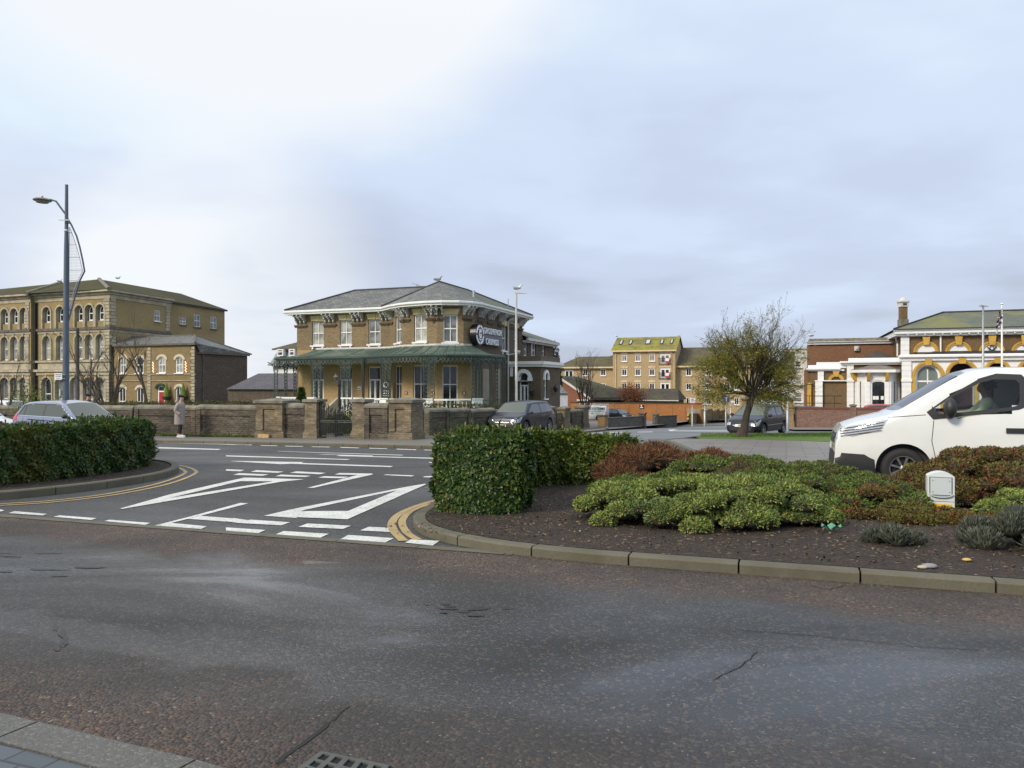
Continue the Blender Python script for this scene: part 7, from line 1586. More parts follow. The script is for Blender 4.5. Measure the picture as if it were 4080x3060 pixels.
# lettering on its visible left side
grn = mat('dark green lettering', (.02, .05, .04), .5, var=0)
def sideM(x, z, y): return Matrix(((-1, 0, 0, x), (0, 0, 1, y), (0, 1, 0, z), (0, 0, 0, 1)))
localtext('ISYSTEMS', .46, grn, vb2.bo, sideM(-1.35, 1.56, .965), sx=1.15, bold=.006); localtext('ELECTRICAL CONTRACTORS', .15, grn, vb2.bo, sideM(-1.35, 1.24, .975), sx=1.05)
lad = thing('roof_ladder', (vb2.t.location.x, vb2.t.location.y, vb2.t.location.z + 2.1), 'ladders carried on the roof rack of the lettered white van', 'ladder'); mb = MB()
Fv = Frame((vb2.t.location.x, vb2.t.location.y), D2); zz = vb2.t.location.z + 2.15
for v in (.25, -.15): mb.tube([Fv.p(-1.2, v, zz), Fv.p(2.7, v, zz - .02)], .05, 5)
for k in range(12): mb.tube([Fv.p(-1.1 + k * .33, .25, zz), Fv.p(-1.1 + k * .33, -.15, zz)], .025, 4)
mb.build('ladder_frame', steel, lad)
# ---------------- people ----------------
def skinmesh(name, chains, m, parent, sub=2):
 "chains: list of lists of (x,y,z,r); first point of a chain may repeat an earlier point to join on"
 bm = bmesh.new(); lay = bm.verts.layers.skin.verify(); reg = {}; first = None
 for ch in chains:
  prev = None
  for p in ch:
   k = tuple(round(c, 4) for c in p[:3])
   if k not in reg: v = bm.verts.new(p[:3]); v[lay].radius = (p[3], p[4] if len(p) > 4 else p[3]); reg[k] = v
   v = reg[k]
   if first is None: first = v; v[lay].use_root = True
   if prev is not None and prev is not v and not bm.edges.get((prev, v)): bm.edges.new((prev, v))
   prev = v
 me = bpy.data.meshes.new('tmp'); bm.to_mesh(me); bm.free(); to = bpy.data.objects.new('tmp', me); COL.objects.link(to)
 to.modifiers.new('s', 'SKIN').use_smooth_shade = True; sb = to.modifiers.new('b', 'SUBSURF'); sb.levels = sub; sb.render_levels = sub
 bpy.context.view_layer.update(); m2 = bpy.data.meshes.new_from_object(to.evaluated_get(bpy.context.evaluated_depsgraph_get())); bpy.data.objects.remove(to)
 m2.name = name; m2.materials.clear(); m2.materials.append(m)
 for p in m2.polygons: p.use_smooth = True
 o = bpy.data.objects.new(name, m2); COL.objects.link(o); o.parent = parent; return o
def person(label, loc, rz, coat, trous, shoe, hatm, h=1.62, hands='pocket', long=True, lean=.0, leg=.12, scarf=None, sit=False):
 "faces local +x"
 k = h / 1.62; t = thing('person', loc, label, 'person', rz=rz)
 P_ = lambda x, y, z, r, r2=None: (x * k, y * k, z * k, r * k) + ((r2 * k,) if r2 else ())
 hip = P_(0, 0, .86, .13, .15); ch_ = P_(lean * .5, 0, 1.10, .12, .15); sh = P_(lean, 0, 1.28, .10, .15); nk = P_(lean + .02, 0, 1.38, .05); hd0 = P_(lean + .04, 0, 1.47, .075, .068); hd1 = P_(lean + .045, 0, 1.54, .085, .075); hd2 = P_(lean + .03, 0, 1.60, .055)
 chains = [[hip, ch_, sh, nk, hd0, hd1, hd2], [hd0, P_(lean + .115, 0, 1.475, .018)], [hd0, P_(lean + .09, 0, 1.425, .03)]]
 for s_, st in ((1, leg), (-1, -leg)):
  chains.append([hip, P_(.0, s_ * .09, .80, .085), P_(st * .6 + .03, s_ * .09, .46, .058), P_(st - .03, s_ * .09, .10, .042), P_(st + .0, s_ * .09, .05, .040), P_(st + .13, s_ * .09, .03, .030)])
 for s_ in (1, -1):
  el = P_(lean - .06, s_ * .24, 1.02, .042); wr_ = P_(lean + .04, s_ * .17, .88, .030)
  if hands == 'out': el = P_(lean - .02, s_ * .24, 1.03, .042); wr_ = P_(lean + .2, s_ * .18, 1.0, .03)
  pm = P_(wr_[0] / k + .06, wr_[1] / k, wr_[2] / k - .03, .028, .038); chains.append([sh, P_(lean, s_ * .17, 1.27, .06), el, wr_, pm])
  for j, (ln, dy) in enumerate(((.062, -.027), (.072, -.009), (.066, .009), (.05, .026))): chains.append([pm, P_(pm[0] / k + .03, pm[1] / k + dy, pm[2] / k - .012, .009), P_(pm[0] / k + ln, pm[1] / k + dy, pm[2] / k - .035, .008)])
  chains.append([pm, P_(pm[0] / k + .005, pm[1] / k - s_ * .04, pm[2] / k - .01, .010), P_(pm[0] / k + .035, pm[1] / k - s_ * .055, pm[2] / k - .02, .009)])
 b = skinmesh('body', chains, skin, t, 1)
 # trousers
 tc = [[P_(0, 0, .90, .145, .16), P_(0, 0, .82, .14, .155)]]
 for s_, st in ((1, leg), (-1, -leg)): tc.append([tc[0][1], P_(0, s_ * .09, .74, .105), P_(st * .6 + .03, s_ * .09, .46, .078), P_(st - .03, s_ * .09, .12, .06)])
 skinmesh('trousers', tc, trous, t, 2)
 for s_, st in ((1, leg), (-1, -leg)):
  mb = MB(); mb.ell(((st + .06) * k, s_ * .09 * k, .05 * k), (.145 * k, .052 * k, .05 * k), 12, 8, 0); mb.box((st - .08) * k, (st + .20) * k, (s_ * .09 - .048) * k, (s_ * .09 + .048) * k, 0, .028 * k, 1); mb.build('shoe', [shoe, white], t, smooth=False, local=True)
 # coat: lofted tube with quilting
 rows = []; z0 = .50 if long else .80; n = 40
 for j in range(n + 1):
  f = j / n; z = z0 + (1.40 - z0) * f
  rx = interp([(z0, .185 if long else .17), (.8, .175), (1.0, .165), (1.2, .155), (1.3, .13), (1.37, .085), (1.40, .07)], z); ry = interp([(z0, .20), (.8, .20), (1.0, .195), (1.2, .215), (1.30, .19), (1.36, .10), (1.40, .075)], z)
  q = .010 * abs(math.sin((z - z0) * math.pi / .075)) if long else .004 * math.sin(z * 40); cx = lean * max(0, (z - .86) / .42)
  rows.append([((cx + (rx + q) * math.cos(a)) * k, (ry + q) * math.sin(a) * k, z * k) for a in [2 * math.pi * i / 24 for i in range(24)]])
 mb = MB(); mb.grid(rows, 0, True); mb.poly([(p[0], p[1], p[2]) for p in rows[0]][::-1]); ct = mb.build('coat', coat, t, smooth=True, local=True)
 for s_ in (1, -1):
  el = (lean - .06, s_ * .245, 1.03); wr_ = (lean + .10, s_ * .20, .90)
  if hands == 'out': el = (lean - .02, s_ * .25, 1.03); wr_ = (lean + .17, s_ * .19, 1.0)
  pts = [Vector(p) * k for p in ((lean, s_ * .13, 1.30), (lean - .01, s_ * .20, 1.23), (lean - .04, s_ * .235, 1.12), el, ((el[0] + wr_[0]) / 2, (el[1] + wr_[1]) / 2, (el[2] + wr_[2]) / 2 - .01), wr_)]
  mb = MB(); fine = []
  for a, b_ in zip(pts, pts[1:]):
   for q in range(4): fine.append(a.lerp(b_, q / 4))
  fine.append(pts[-1]); rad = [(.075 - .022 * i / len(fine) + (.006 if i % 2 else 0)) * k for i in range(len(fine))]; mb.tube(fine, rad, 10); mb.build('sleeve', coat, ct, smooth=True, local=True)
 if long:
  mb = MB(); mb.tube([Vector((lean - .10 + .03 * math.cos(a), .10 * math.sin(a), 1.40 + .02 * math.cos(a * 2))) * k for a in [math.pi * (.25 + 1.5 * i / 12) for i in range(13)]], .055 * k, 8); mb.build('hood', coat, ct, smooth=True, local=True)
 mb = MB(); R_ = Matrix.Rotation(R(12), 3, 'Y'); mb.ell(((lean + .02) * k, 0, 1.615 * k), (.135 * k, .12 * k, .048 * k), 16, 8, rot=Matrix.Rotation(R(10), 3, 'Y')); mb.ell(((lean + .03) * k, 0, 1.58 * k), (.098 * k, .088 * k, .05 * k), 14, 8)
 if not long: mb.ell(((lean + .12) * k, 0, 1.575 * k), (.08 * k, .075 * k, .012 * k), 12, 6)
 mb.build('hat', hatm, t, smooth=True, local=True)
 hr = MB(); hr.ell(((lean - .01) * k, 0, 1.52 * k), (.082 * k, .082 * k, .07 * k), 12, 8); hr.build('hair', mat('grey brown hair', (.10, .08, .07), .8, var=.3, nscale=40), t, smooth=True, local=True)
 mb = MB()
 for s_ in (1, -1): mb.ell(((lean + .108) * k, s_ * .032 * k, 1.515 * k), (.012 * k, .014 * k, .009 * k), 6, 4)
 mb.build('eyes', mat('dark eyes', (.03, .02, .02), .3, var=0), t, local=True)
 return t
coatm = mat('beige mauve quilted fabric', (.31, .265, .24), .75, var=.1, nscale=8); blackc = mat('black cloth', (.018, .017, .02), .85, var=.2, nscale=8); shoem = mat('pale grey trainer', (.5, .55, .58), .6, var=.1); hatp = mat('dark brown felt', (.035, .025, .028), .9, var=.1)
pp = P(716, 1742, .1); person('person in a long beige quilted coat and dark beret walking right by the wall', pp, R(-8), coatm, blackc, shoem, hatp, 1.62, leg=-.09, lean=.03)
pq = Vector((X(338, 29.2), 29.2, G(29.2) + .1)); person('person in a dark jacket and flat cap behind the blue hatchback', pq, R(-20), mat('dark navy jacket', (.015, .017, .025), .7, var=.2), blackc, blackc, blackc, 1.66, long=False, lean=.14, hands='out')
# van driver, seated, hands on the wheel
hv = mat('pale lime work shirt', (.86, .92, .60), .7, var=.06, nscale=10); M_ = va.t.matrix_world if False else None
drv = thing('person', va.t.location, 'van driver in a pale lime shirt with hands on the steering wheel', 'person', rz=va.t.rotation_euler.z)
def sP(x, y, z, r, r2=None): return (x, y, z, r) + ((r2,) if r2 else ())
# the driver sits on the vehicle's right in local coordinates; shown nearer the window here as in the picture
dy = -.40
hip = sP(-.12, dy, .92, .14, .17); che = sP(-.16, dy, 1.15, .12, .16); sh = sP(-.14, dy, 1.36, .10, .16); nk = sP(-.10, dy, 1.46, .05); h0 = sP(-.06, dy, 1.56, .078, .07); h1 = sP(-.06, dy, 1.64, .09, .08); h2 = sP(-.08, dy, 1.70, .06)
ch = [[hip, che, sh, nk, h0, h1, h2], [h0, sP(.03, dy, 1.57, .018)]]
for s_ in (1, -1):
 ch.append([hip, sP(.30, dy + s_ * .12, .90, .085), sP(.52, dy + s_ * .13, .72, .06)])
 pm = sP(.56, dy + s_ * .17, 1.14, .028, .036); ch.append([sh, sP(-.13, dy + s_ * .19, 1.34, .062), sP(.08, dy + s_ * .26, 1.14, .045), sP(.50, dy + s_ * .18, 1.13, .032), pm])
 for j in range(4): ch.append([pm, sP(.60, dy + s_ * .17, 1.165 - j * .018, .009), sP(.625, dy + s_ * (.15), 1.16 - j * .018, .008)])
 ch.append([pm, sP(.57, dy + s_ * .13, 1.17, .010), sP(.60, dy + s_ * .12, 1.19, .009)])
ch = [[(x + .18, y, z + .05, *r) for x, y, z, *r in c] for c in ch]; skinmesh('body', ch, skin, drv, 1)
skinmesh('shirt', [[(x + .18, y, z + .05, *r) for x, y, z, *r in c] for c in [[sP(-.12, dy, .95, .165, .19), sP(-.16, dy, 1.15, .15, .185), sP(-.14, dy, 1.37, .12, .18), sP(-.11, dy, 1.44, .07)]] + [[sP(-.14, dy, 1.37, .12, .18), sP(-.13, dy + s_ * .20, 1.35, .085), sP(.08, dy + s_ * .27, 1.14, .072), sP(.40, dy + s_ * .20, 1.12, .058)] for s_ in (1, -1)]], hv, drv, 2)
mb = MB(); mb.ell((.08, dy, 1.68), (.085, .085, .095), 12, 8); mb.build('hair', mat('dark brown hair', (.05, .035, .03), .8, var=.2), drv, smooth=True, local=True)
# ---------------- gulls ----------------
gw_ = mat('gull white', (.72, .72, .70), .7, var=.05); gg_ = mat('gull grey', (.28, .3, .32), .7, var=.1); gb_ = mat('gull beak', (.6, .4, .08), .5, var=0)
def gull(px, py, Y, face, label, k=1.0, dark=False):
 base = Vector((X(px, Y), Y, Z(py, Y))); t = thing('gull', base, label, 'bird', 'gulls perched on high points'); t.rotation_euler = (0, 0, 0 if face > 0 else math.pi)
 b = lambda x, y, z, r, r2=None: (x * k, y * k, z * k, r * k) + ((r2 * k,) if r2 else ())
 skinmesh('body', [[b(0, 0, .17, .075, .08), b(.08, 0, .21, .07, .065), b(.13, 0, .28, .045), b(.155, 0, .33, .045), b(.19, 0, .33, .02)], [b(0, 0, .17, .075, .08), b(-.12, 0, .17, .055, .06), b(-.24, 0, .17, .02, .035)]], gg_ if dark else gw_, t, 1)
 mb = MB()
 for s_ in (1, -1): mb.ell((-.05 * k, s_ * .065 * k, .19 * k), (.19 * k, .022 * k, .055 * k), 10, 6, rot=Matrix.Rotation(R(6), 3, 'Y'))
 mb.build('wing', gg_, t, smooth=True, local=True); mb = MB(); mb.tube([(.19 * k, 0, .325 * k), (.26 * k, 0, .31 * k)], [.014 * k, .004 * k], 5)
 for s_ in (1, -1): mb.tube([(0, s_ * .03 * k, .12 * k), (.0, s_ * .03 * k, 0)], .007 * k, 4)
 mb.build('beak_and_legs', gb_, t, local=True)
gull(238, 1128, 84, 1, 'gull on the mossy roof of the left building, left of the hip', 1.3); gull(471, 1116, 84, 1, 'gull on the mossy roof of the left building, right of the lamp column', 1.3)
gull(1746, 1127, 49.3, 1, 'gull standing on the peak of the casino bow roof', 1.3, True); gull(2063, 1164, 46.5, 1, 'white gull standing on the street lamp head in front of the casino', 1.35)
gull(2456, 1345, 144, -1, 'gull at the left end of the yellow lichen roof ridge', 1.3); gull(2707, 1343, 144, 1, 'gull at the right end of the yellow lichen roof ridge', 1.3); gull(3229, 1347, 66, -1, 'gull on the parapet at the left end of the hall rear block', 1.2)
# ---------------- street furniture ----------------
lpz = Vector((X(262, 28.4), 28.4, G(28.4) + .1)); lc = thing('street_lamp', lpz, 'tall blue grey lamp column with disc lantern on a bent arm and curved mesh sail', 'street lamp')
Y = 28.4; zt = Z(738, Y); xx = lambda p: X(p, Y); zz = lambda p: Z(p, Y)
mb = MB(); mb.tube([(lpz.x, Y, lpz.z - .2), (xx(263), Y, zz(1300)), (xx(264.5), Y, zz(1000)), (xx(265), Y, zz(900)), (xx(265.5), Y, zt + .02)], [.125, .105, .085, .066, .055], 14); mb.build('column', blue_grey_pole, lc, smooth=True)
mb = MB(); mb.tube([(xx(261), Y - .02, zz(852)), (xx(226), Y - .04, zz(803)), (xx(202), Y - .05, zz(796))], .035, 7); mb.build('arm', blue_grey_pole, lc)
mb = MB(); c = Vector((xx(172), Y - .05, zz(797))); mb.lathe(c, [(.12, .06), (.27, .03), (.32, -.02), (.30, -.045), (.22, -.05), (.21, -.11), (.05, -.12)], 20); mb.lathe(c + Vector((0, 0, .06)), [(.05, 0), (.03, .08)], 8); mb.build('lantern', mat('brownish grey lantern', (.25, .21, .19), .4, var=.1), lc)
mb = MB(); arc = [(268, 868), (284, 895), (305, 940), (318, 985), (330, 1040), (337, 1080), (318, 1118), (303, 1165), (284, 1235), (272, 1280), (265, 1330)]; mb.tube([(xx(a), Y, zz(b)) for a, b in arc], .032, 7); mb.tube([(xx(270), Y, zz(888)), (xx(280), Y, zz(889))], .03, 6); mb.tube([(xx(268), Y, zz(1233)), (xx(283), Y, zz(1236))], .035, 6); mb.build('sail_bow', blue_grey_pole, lc)
inner_ = [(277, 905), (285, 925), (296, 955), (306, 985), (318, 1030), (329, 1080), (310, 1118), (296, 1155), (276, 1235)]
mb = MB(); mb.tube([(xx(a), Y, zz(b)) for a, b in inner_], .012, 5); mb.tube([(xx(276), Y, zz(905)), (xx(275), Y, zz(1235))], .014, 5)
ed = sorted([(b, a) for a, b in inner_])
for y_ in (975, 1025, 1077, 1118, 1148): mb.tube([(xx(275), Y, zz(y_)), (xx(interp(ed, y_)), Y, zz(y_))], .010, 4)
k = 912
while k < 1225:
 x1 = interp(ed, k); mb.tube([(xx(275.5), Y, zz(k)), (xx(x1), Y, zz(k + 1))], .0035, 3, cap=False); k += 6
for px in range(280, 330, 5):
 ys_ = [y_ for y_ in range(905, 1236, 3) if interp(ed, y_) > px]
 if len(ys_) > 2: mb.tube([(xx(px), Y, zz(ys_[0])), (xx(px), Y, zz(ys_[-1]))], .0035, 3, cap=False)
mb.build('mesh_sail', mat('grey wire mesh', (.32, .32, .34), .5, .3, var=.1), lc)
mb = MB(); mb.box(xx(248) - .05, xx(285), Y - .16, Y - .13, zz(882), zz(878)); mb.ell((xx(270), Y - .12, zz(921)), (.08, .06, .05), 8, 6); mb.tube([(xx(256), Y, zz(921)), (xx(284), Y, zz(926))], .018, 5); mb.build('bracket', mat('pale bracket', (.6, .6, .62), .5, var=0), lc)
mb = MB(); Fs = Frame((xx(245), Y - .17), (1, 0)); mb.fbox(Fs, X(229, Y) - X(245, Y), X(258, Y) - X(245, Y), 0, .02, zz(1513), zz(1487));
for y_ in (1492, 1508): mb.fbox(Fs, X(256, Y) - X(245, Y), X(269, Y) - X(245, Y), -.02, 0, zz(y_ + 1), zz(y_))
so = mb.build('parking_sign', white, lc)
for i, (s_, w) in enumerate((('PARKING ZONE', .6), ('PAY AT METER', .6), ('8am - 6pm', .6))): textmesh(s_, .045, 'sign_lettering', seam, so, FM(Fs, (X(245, Y) - X(245, Y)) - .01, .024, zz(1493 + i * 7)), .003, sx=.65)
mb = MB(); mb.box(xx(246), xx(249), Y - .15, Y - .12, zz(1578), zz(1552), 0); mb.build('number_tag', mat('pale yellow tag', (.7, .65, .4), .5, var=0), lc)
def mast(px, pyt, Y, r, label, head=None, m=steel, name='street_lamp', cat='street lamp', base=None, pxb=None):
 b = Vector((X(pxb or px, Y), Y, G(Y) + (base or .05))); t = thing(name, b, label, cat); zt = Z(pyt, Y); mb = MB(); hgt = zt - b.z; mb.tube([(b.x, Y, b.z - .2), (b.x, Y, b.z + 1.1), (b.x, Y, b.z + 1.12), (X(px, Y), Y, zt)], [r * 1.5, r * 1.5, r, r * .7], 10); mb.build('column', m, t, smooth=True)
 if head:
  a, bb, py = head; mb = MB(); x0, x1 = X(a, Y), X(bb, Y); z = Z(py, Y); mb.hexa([(x0, Y - .1, z), (x1, Y - .08, z - .02), (x1, Y + .08, z - .02), (x0, Y + .1, z), (x0 + .05, Y - .08, z + .10), (x1 - .1, Y - .06, z + .03), (x1 - .1, Y + .06, z + .03), (x0 + .05, Y + .08, z + .1)]); mb.build('lantern', m, t)
 return t
mast(2057, 1172, 46.2, .085, 'pale grey street lamp column with flat head in front of the casino side wall', (2052, 2098, 1169), mat('pale grey column', (.48, .47, .46), .5, var=.1))
mast(3917, 1222, 48.5, .085, 'grey street lamp column above the van roof, left of the flagpole', (3903, 3938, 1221))
fp_ = mast(3992, 1213, 52, .07, 'white flagpole standing in front of the hall with a furled flag', None, white, 'flagpole', 'flagpole'); mb = MB(); mb.lathe((X(3992, 52), 52, Z(1213, 52)), [(.1, 0), (.12, .04), (.02, .1)], 10); mb.build('finial', white, fp_)
fl_ = MB(); rng2 = random.Random(3); N_ = 22; flagc = [mat('flag dark blue', (.02, .02, .06), .8, var=.1), mat('flag red', (.35, .03, .04), .8, var=.1), mat('flag white', (.5, .48, .48), .8, var=.1)]
for i in range(N_):
 f0, f1 = i / N_, (i + 1) / N_; y0, y1 = 1230 + 90 * f0, 1230 + 90 * f1; cx0, cx1 = 3988 - 18 * f0, 3988 - 18 * f1; w0, w1 = (4 + 5 * math.sin(f0 * 3.1)), (4 + 5 * math.sin(f1 * 3.1)); d0, d1 = .1 * math.sin(i * 1.3), .1 * math.sin(i * 1.3 + 1.3)
 for a, b_ in ((-1, 0), (0, 1)): fl_.poly([(X(cx0 + a * w0, 52), 51.9 + d0 * a, Z(y0, 52)), (X(cx0 + b_ * w0, 52), 51.9 + d0 * b_ + .05, Z(y0, 52)), (X(cx1 + b_ * w1, 52), 51.9 + d1 * b_ + .05, Z(y1, 52)), (X(cx1 + a * w1, 52), 51.9 + d1 * a, Z(y1, 52))], [0, 2, 0, 1, 0, 0, 2][(i * 2 + a) % 7])
flg = fl_.build('flag', flagc, at=(X(3985, 52), 51.9, Z(1320, 52)), label='limp furled dark blue, red and white flag on the white flagpole', cat='flag')
mast(309, 1308, 44, .12, 'dark timber pole standing right of the blue grey lamp column', None, dark_wood, 'timber_pole', 'pole')
mast(2808, 1500, 60, .06, 'thin grey lamp column left of the wispy tree crown', None, steel)
bs = mast(2892, 1590, 56, .04, 'blue square road sign on a grey post left of the leaning trunk', None, steel, 'road_sign', 'road sign'); mb = MB(); F = Frame((X(2892, 56), 55.9), (1, -.2)); mb.fbox(F, -.24, .24, 0, .03, Z(1602, 56), Z(1579, 56), 0); mb.fbox(F, -.03, .03, .03, .036, Z(1600, 56), Z(1584, 56), 1); mb.fbox(F, -.1, .1, .03, .036, Z(1586, 56), Z(1583, 56), 1); mb.build('sign_plate', [mat('road sign blue', (.03, .09, .5), .4, var=0), white], bs)
bs2 = mast(2911, 1592, 58, .035, 'small white plate on a thin post just right of the blue road sign', None, steel, 'road_sign', 'road sign'); mb = MB(); F = Frame((X(2916, 58), 57.9), (1, -.2)); mb.fbox(F, -.12, .12, 0, .03, Z(1604, 58), Z(1596, 58)); mb.build('sign_plate', white, bs2)
es_ = mast(3138, 1505, 34.4, .045, 'tall grey sign on a steel post on the grass, reading ENDS at its foot', None, steel, 'road_sign', 'road sign', base=.09)
F = Frame((X(3138, 34.4), 34.33), (1, -.15)); mb = MB(); mb.fbox(F, X(3108, 34.3) - F.o.x, X(3166, 34.3) - F.o.x, 0, .04, Z(1500, 34.3), Z(1400, 34.3), 0); mb.fbox(F, X(3112, 34.3) - F.o.x, X(3165, 34.3) - F.o.x, -.02, .03, Z(1508, 34.3), Z(1501, 34.3), 1); pl2 = mb.build('sign_plate', [mat('dull grey sign face', (.10, .105, .10), .6, var=.15), dark_wood], es_)
textmesh('ENDS', .15, 'sign_lettering', mat('sign dark letters', (.22, .23, .22), .6, var=0), pl2, FM(F, 0, .046, Z(1488, 34.3)), .004, sx=1.1, bold=.004)
eb_ = mast(2758, 1590, 66, .04, 'white and red estate agent board behind the low wall', None, offwhite, 'agent_board', 'sign'); F = Frame((X(2758, 66), 65.9), (1, -.3)); mb = MB(); mb.fbox(F, -.24, .24, 0, .04, Z(1604, 66), Z(1587, 66), 0); mb.fbox(F, -.24, .24, 0, .042, Z(1609, 66), Z(1604, 66) - .002, 1)
for k in range(3): mb.fbox(F, -.16, .16, .041, .046, Z(1592 + k * 4, 66), Z(1590.5 + k * 4, 66), 2)
mb.build('sign_plate', [white, mat('pink red print', (.6, .03, .15), .5, var=0), seam], eb_)
# garden lantern post behind the gate
Yl = 31.0; lp_ = Vector((X(1352, Yl), Yl, G(Yl) + .08)); gl_ = thing('garden_lamp', lp_, 'old dark lamp post with a small side lantern behind the iron gate', 'lamp'); mb = MB(); z = lambda p: Z(p, Yl)
mb.lathe(lp_, [(.16, 0), (.16, .12), (.09, .2), (.075, .6), (.055, 1.0), (.05, z(1540) - lp_.z), (.08, z(1535) - lp_.z), (.06, z(1515) - lp_.z), (.02, z(1508) - lp_.z)], 10); mb.build('post', black_iron, gl_, smooth=False)
mb = MB(); mb.tube([(lp_.x, Yl, z(1522)), (X(1342, Yl), Yl, z(1524)), (X(1338, Yl), Yl, z(1517))], .02, 5); mb.lathe((X(1338, Yl), Yl, z(1517)), [(.03, 0), (.09, .14), (.11, .15), (.03, .24), (.01, .3)], 6); mb.build('lantern', mat('old lantern', (.12, .12, .11), .4, var=.2), gl_)
# white utility pillar in the bed
Yb = 9.05; bx = Vector((X(3745, Yb), Yb, G(Yb) + .09)); ub = thing('utility_pillar', bx, 'white plastic utility pillar with yellow warning label among the red shrubs', 'utility box'); F = Frame((bx.x, bx.y), (.92, -.40)); xw = (X(3792, Yb) - X(3698, Yb)) / 2; zt = Z(1878, Yb); mb = MB()
gp_ = mat('white grey plastic', (.60, .63, .64), .45, var=.05); n = 10; arcp = [(xw * math.sin(t) / math.sin(.5), zt - .05 + .05 * (math.cos(t) - math.cos(.5)) / (1 - math.cos(.5))) for t in [-.5 + k * .1 for k in range(11)]]
fr0 = [F.p(-xw, .10, bx.z - .1), F.p(xw, .10, bx.z - .1)] + [F.p(a, .10, b) for a, b in arcp[::-1]]; bk0 = [F.p(-xw, -.1, bx.z - .1), F.p(xw, -.1, bx.z - .1)] + [F.p(a, -.1, b) for a, b in arcp[::-1]]
mb.poly(fr0); mb.grid([bk0, fr0], 0, True); mb.build('casing', gp_, ub)
mb = MB(); z0, z1 = Z(1978, Yb), Z(1897, Yb); mb.fbox(F, -xw + .02, xw - .025, .101, .112, z0 + .03, z1, 1); mb.fbox(F, -xw + .03, xw - .035, .112, .125, z0 + .035, z1 - .008, 0); ring(mb, F, 0, z0 + .045, xw - .03, .03, .012, .101, .13, 0, 12, math.pi, 2 * math.pi)
for a, b in ((-1, 1), (1, 1), (-1, 0), (1, 0)): mb.lathe(F.p(a * (xw - .055), .126, (z1 - .04) if b else z0 + .07), [(.006, -.004), (.006, .004)], 6, 1)
mb.fbox(F, -xw - .002, xw + .002, .0, .104, Z(1992, Yb) - .003, Z(1992, Yb), 1); mb.build('door_panel', [mat('grey door panel', (.50, .54, .55), .4, var=.05), mat('panel line', (.12, .13, .13), .6, var=0)], ub)
mb = MB(); mb.fbox(F, -xw + .02, xw - .03, .101, .106, Z(2032, Yb), Z(2003, Yb), 0)
for k in range(4): mb.fbox(F, -.05, .03, .1061, .108, Z(2036 - k * 6, Yb), Z(2036 - k * 6, Yb) + .006, 1)
for s_ in (-.085, .065): mb.poly([F.p(s_ - .02, .107, Z(2036, Yb)), F.p(s_ + .02, .107, Z(2036, Yb)), F.p(s_, .107, Z(2018, Yb))], 1)
mb.build('warning_label', [mat('warning yellow', (.75, .45, .01), .5, var=0), seam], ub)
# gully grate at the bottom edge
gc = P(1330, 3120); gr = thing('gully_grate', (gc.x, gc.y, G(gc.y) + .004), 'grey iron gully grate set in the near road at the bottom edge', 'drain'); mb = MB(); w, l, ft = .24, .21, R(-20)
tl, tr_, br, bl_ = [P(*q).xy for q in ((1278, 3003), (1560, 3062), (1440, 3270), (1120, 3120))]
def bil(a, b): return tl.lerp(tr_, a).lerp(bl_.lerp(br, a), b)
def bar2(a0, b0, a1, b1, m=0, t=.02):
 c = [bil(a0, b0), bil(a1, b0), bil(a1, b1), bil(a0, b1)]; mb.hexa([(p.x, p.y, G(p.y) - t) for p in c] + [(p.x, p.y, G(p.y) + .012) for p in c], m)
for a in (0, .18, .36, .54, .72, .90): bar2(a, 0, a + .07, 1)
for b in (0, .24, .46, .68, .92): bar2(.07, b, .18, b + .06) or bar2(.25, b, .36, b + .06); bar2(.43, b, .54, b + .06); bar2(.61, b, .72, b + .06); bar2(.79, b, .90, b + .06)
mb.build('grate_bars', mat('worn grey iron', (.085, .085, .08), .6, .2, var=.2, nscale=20), gr); mb = MB(); q = [bil(-.02, -.02), bil(1, -.02), bil(1, 1), bil(-.02, 1)]; mb.poly([(p.x, p.y, G(p.y) + .0045) for p in q][::-1]); mb.build('pit', mat('pit black', (.004, .004, .004), .9, var=0), gr)
# ---------------- vegetation ----------------
def leafmat(name, stops, rough=.5, cl=1.2, spec=.35, trans=.25, clump=None):
 def fn(t):
  g = t.nd('ShaderNodeNewGeometry'); c = t.ramp(g.outputs['Random Per Island'], stops)
  if clump:
   for sc, lo, hi, col, amt in clump: c = t.mix(t.ramp(t.noise(sc, 3, t.pos(), .55), [(lo, 0.0), (hi, amt)]), c, col)
  t.L.new(c, t.b.inputs['Base Color']); t.b.inputs['Roughness'].default_value = rough; t.b.inputs['Specular IOR Level'].default_value = spec
  tr = t.nd('ShaderNodeBsdfTranslucent'); t.L.new(c, tr.inputs[0]); mx = t.nd('ShaderNodeMixShader'); mx.inputs[0].default_value = trans
  out = t.N['Material Output']; t.L.new(t.b.outputs[0], mx.inputs[1]); t.L.new(tr.outputs[0], mx.inputs[2]); t.L.new(mx.outputs[0], out.inputs[0])
 return mat(name, stops[0][1], fn=fn)
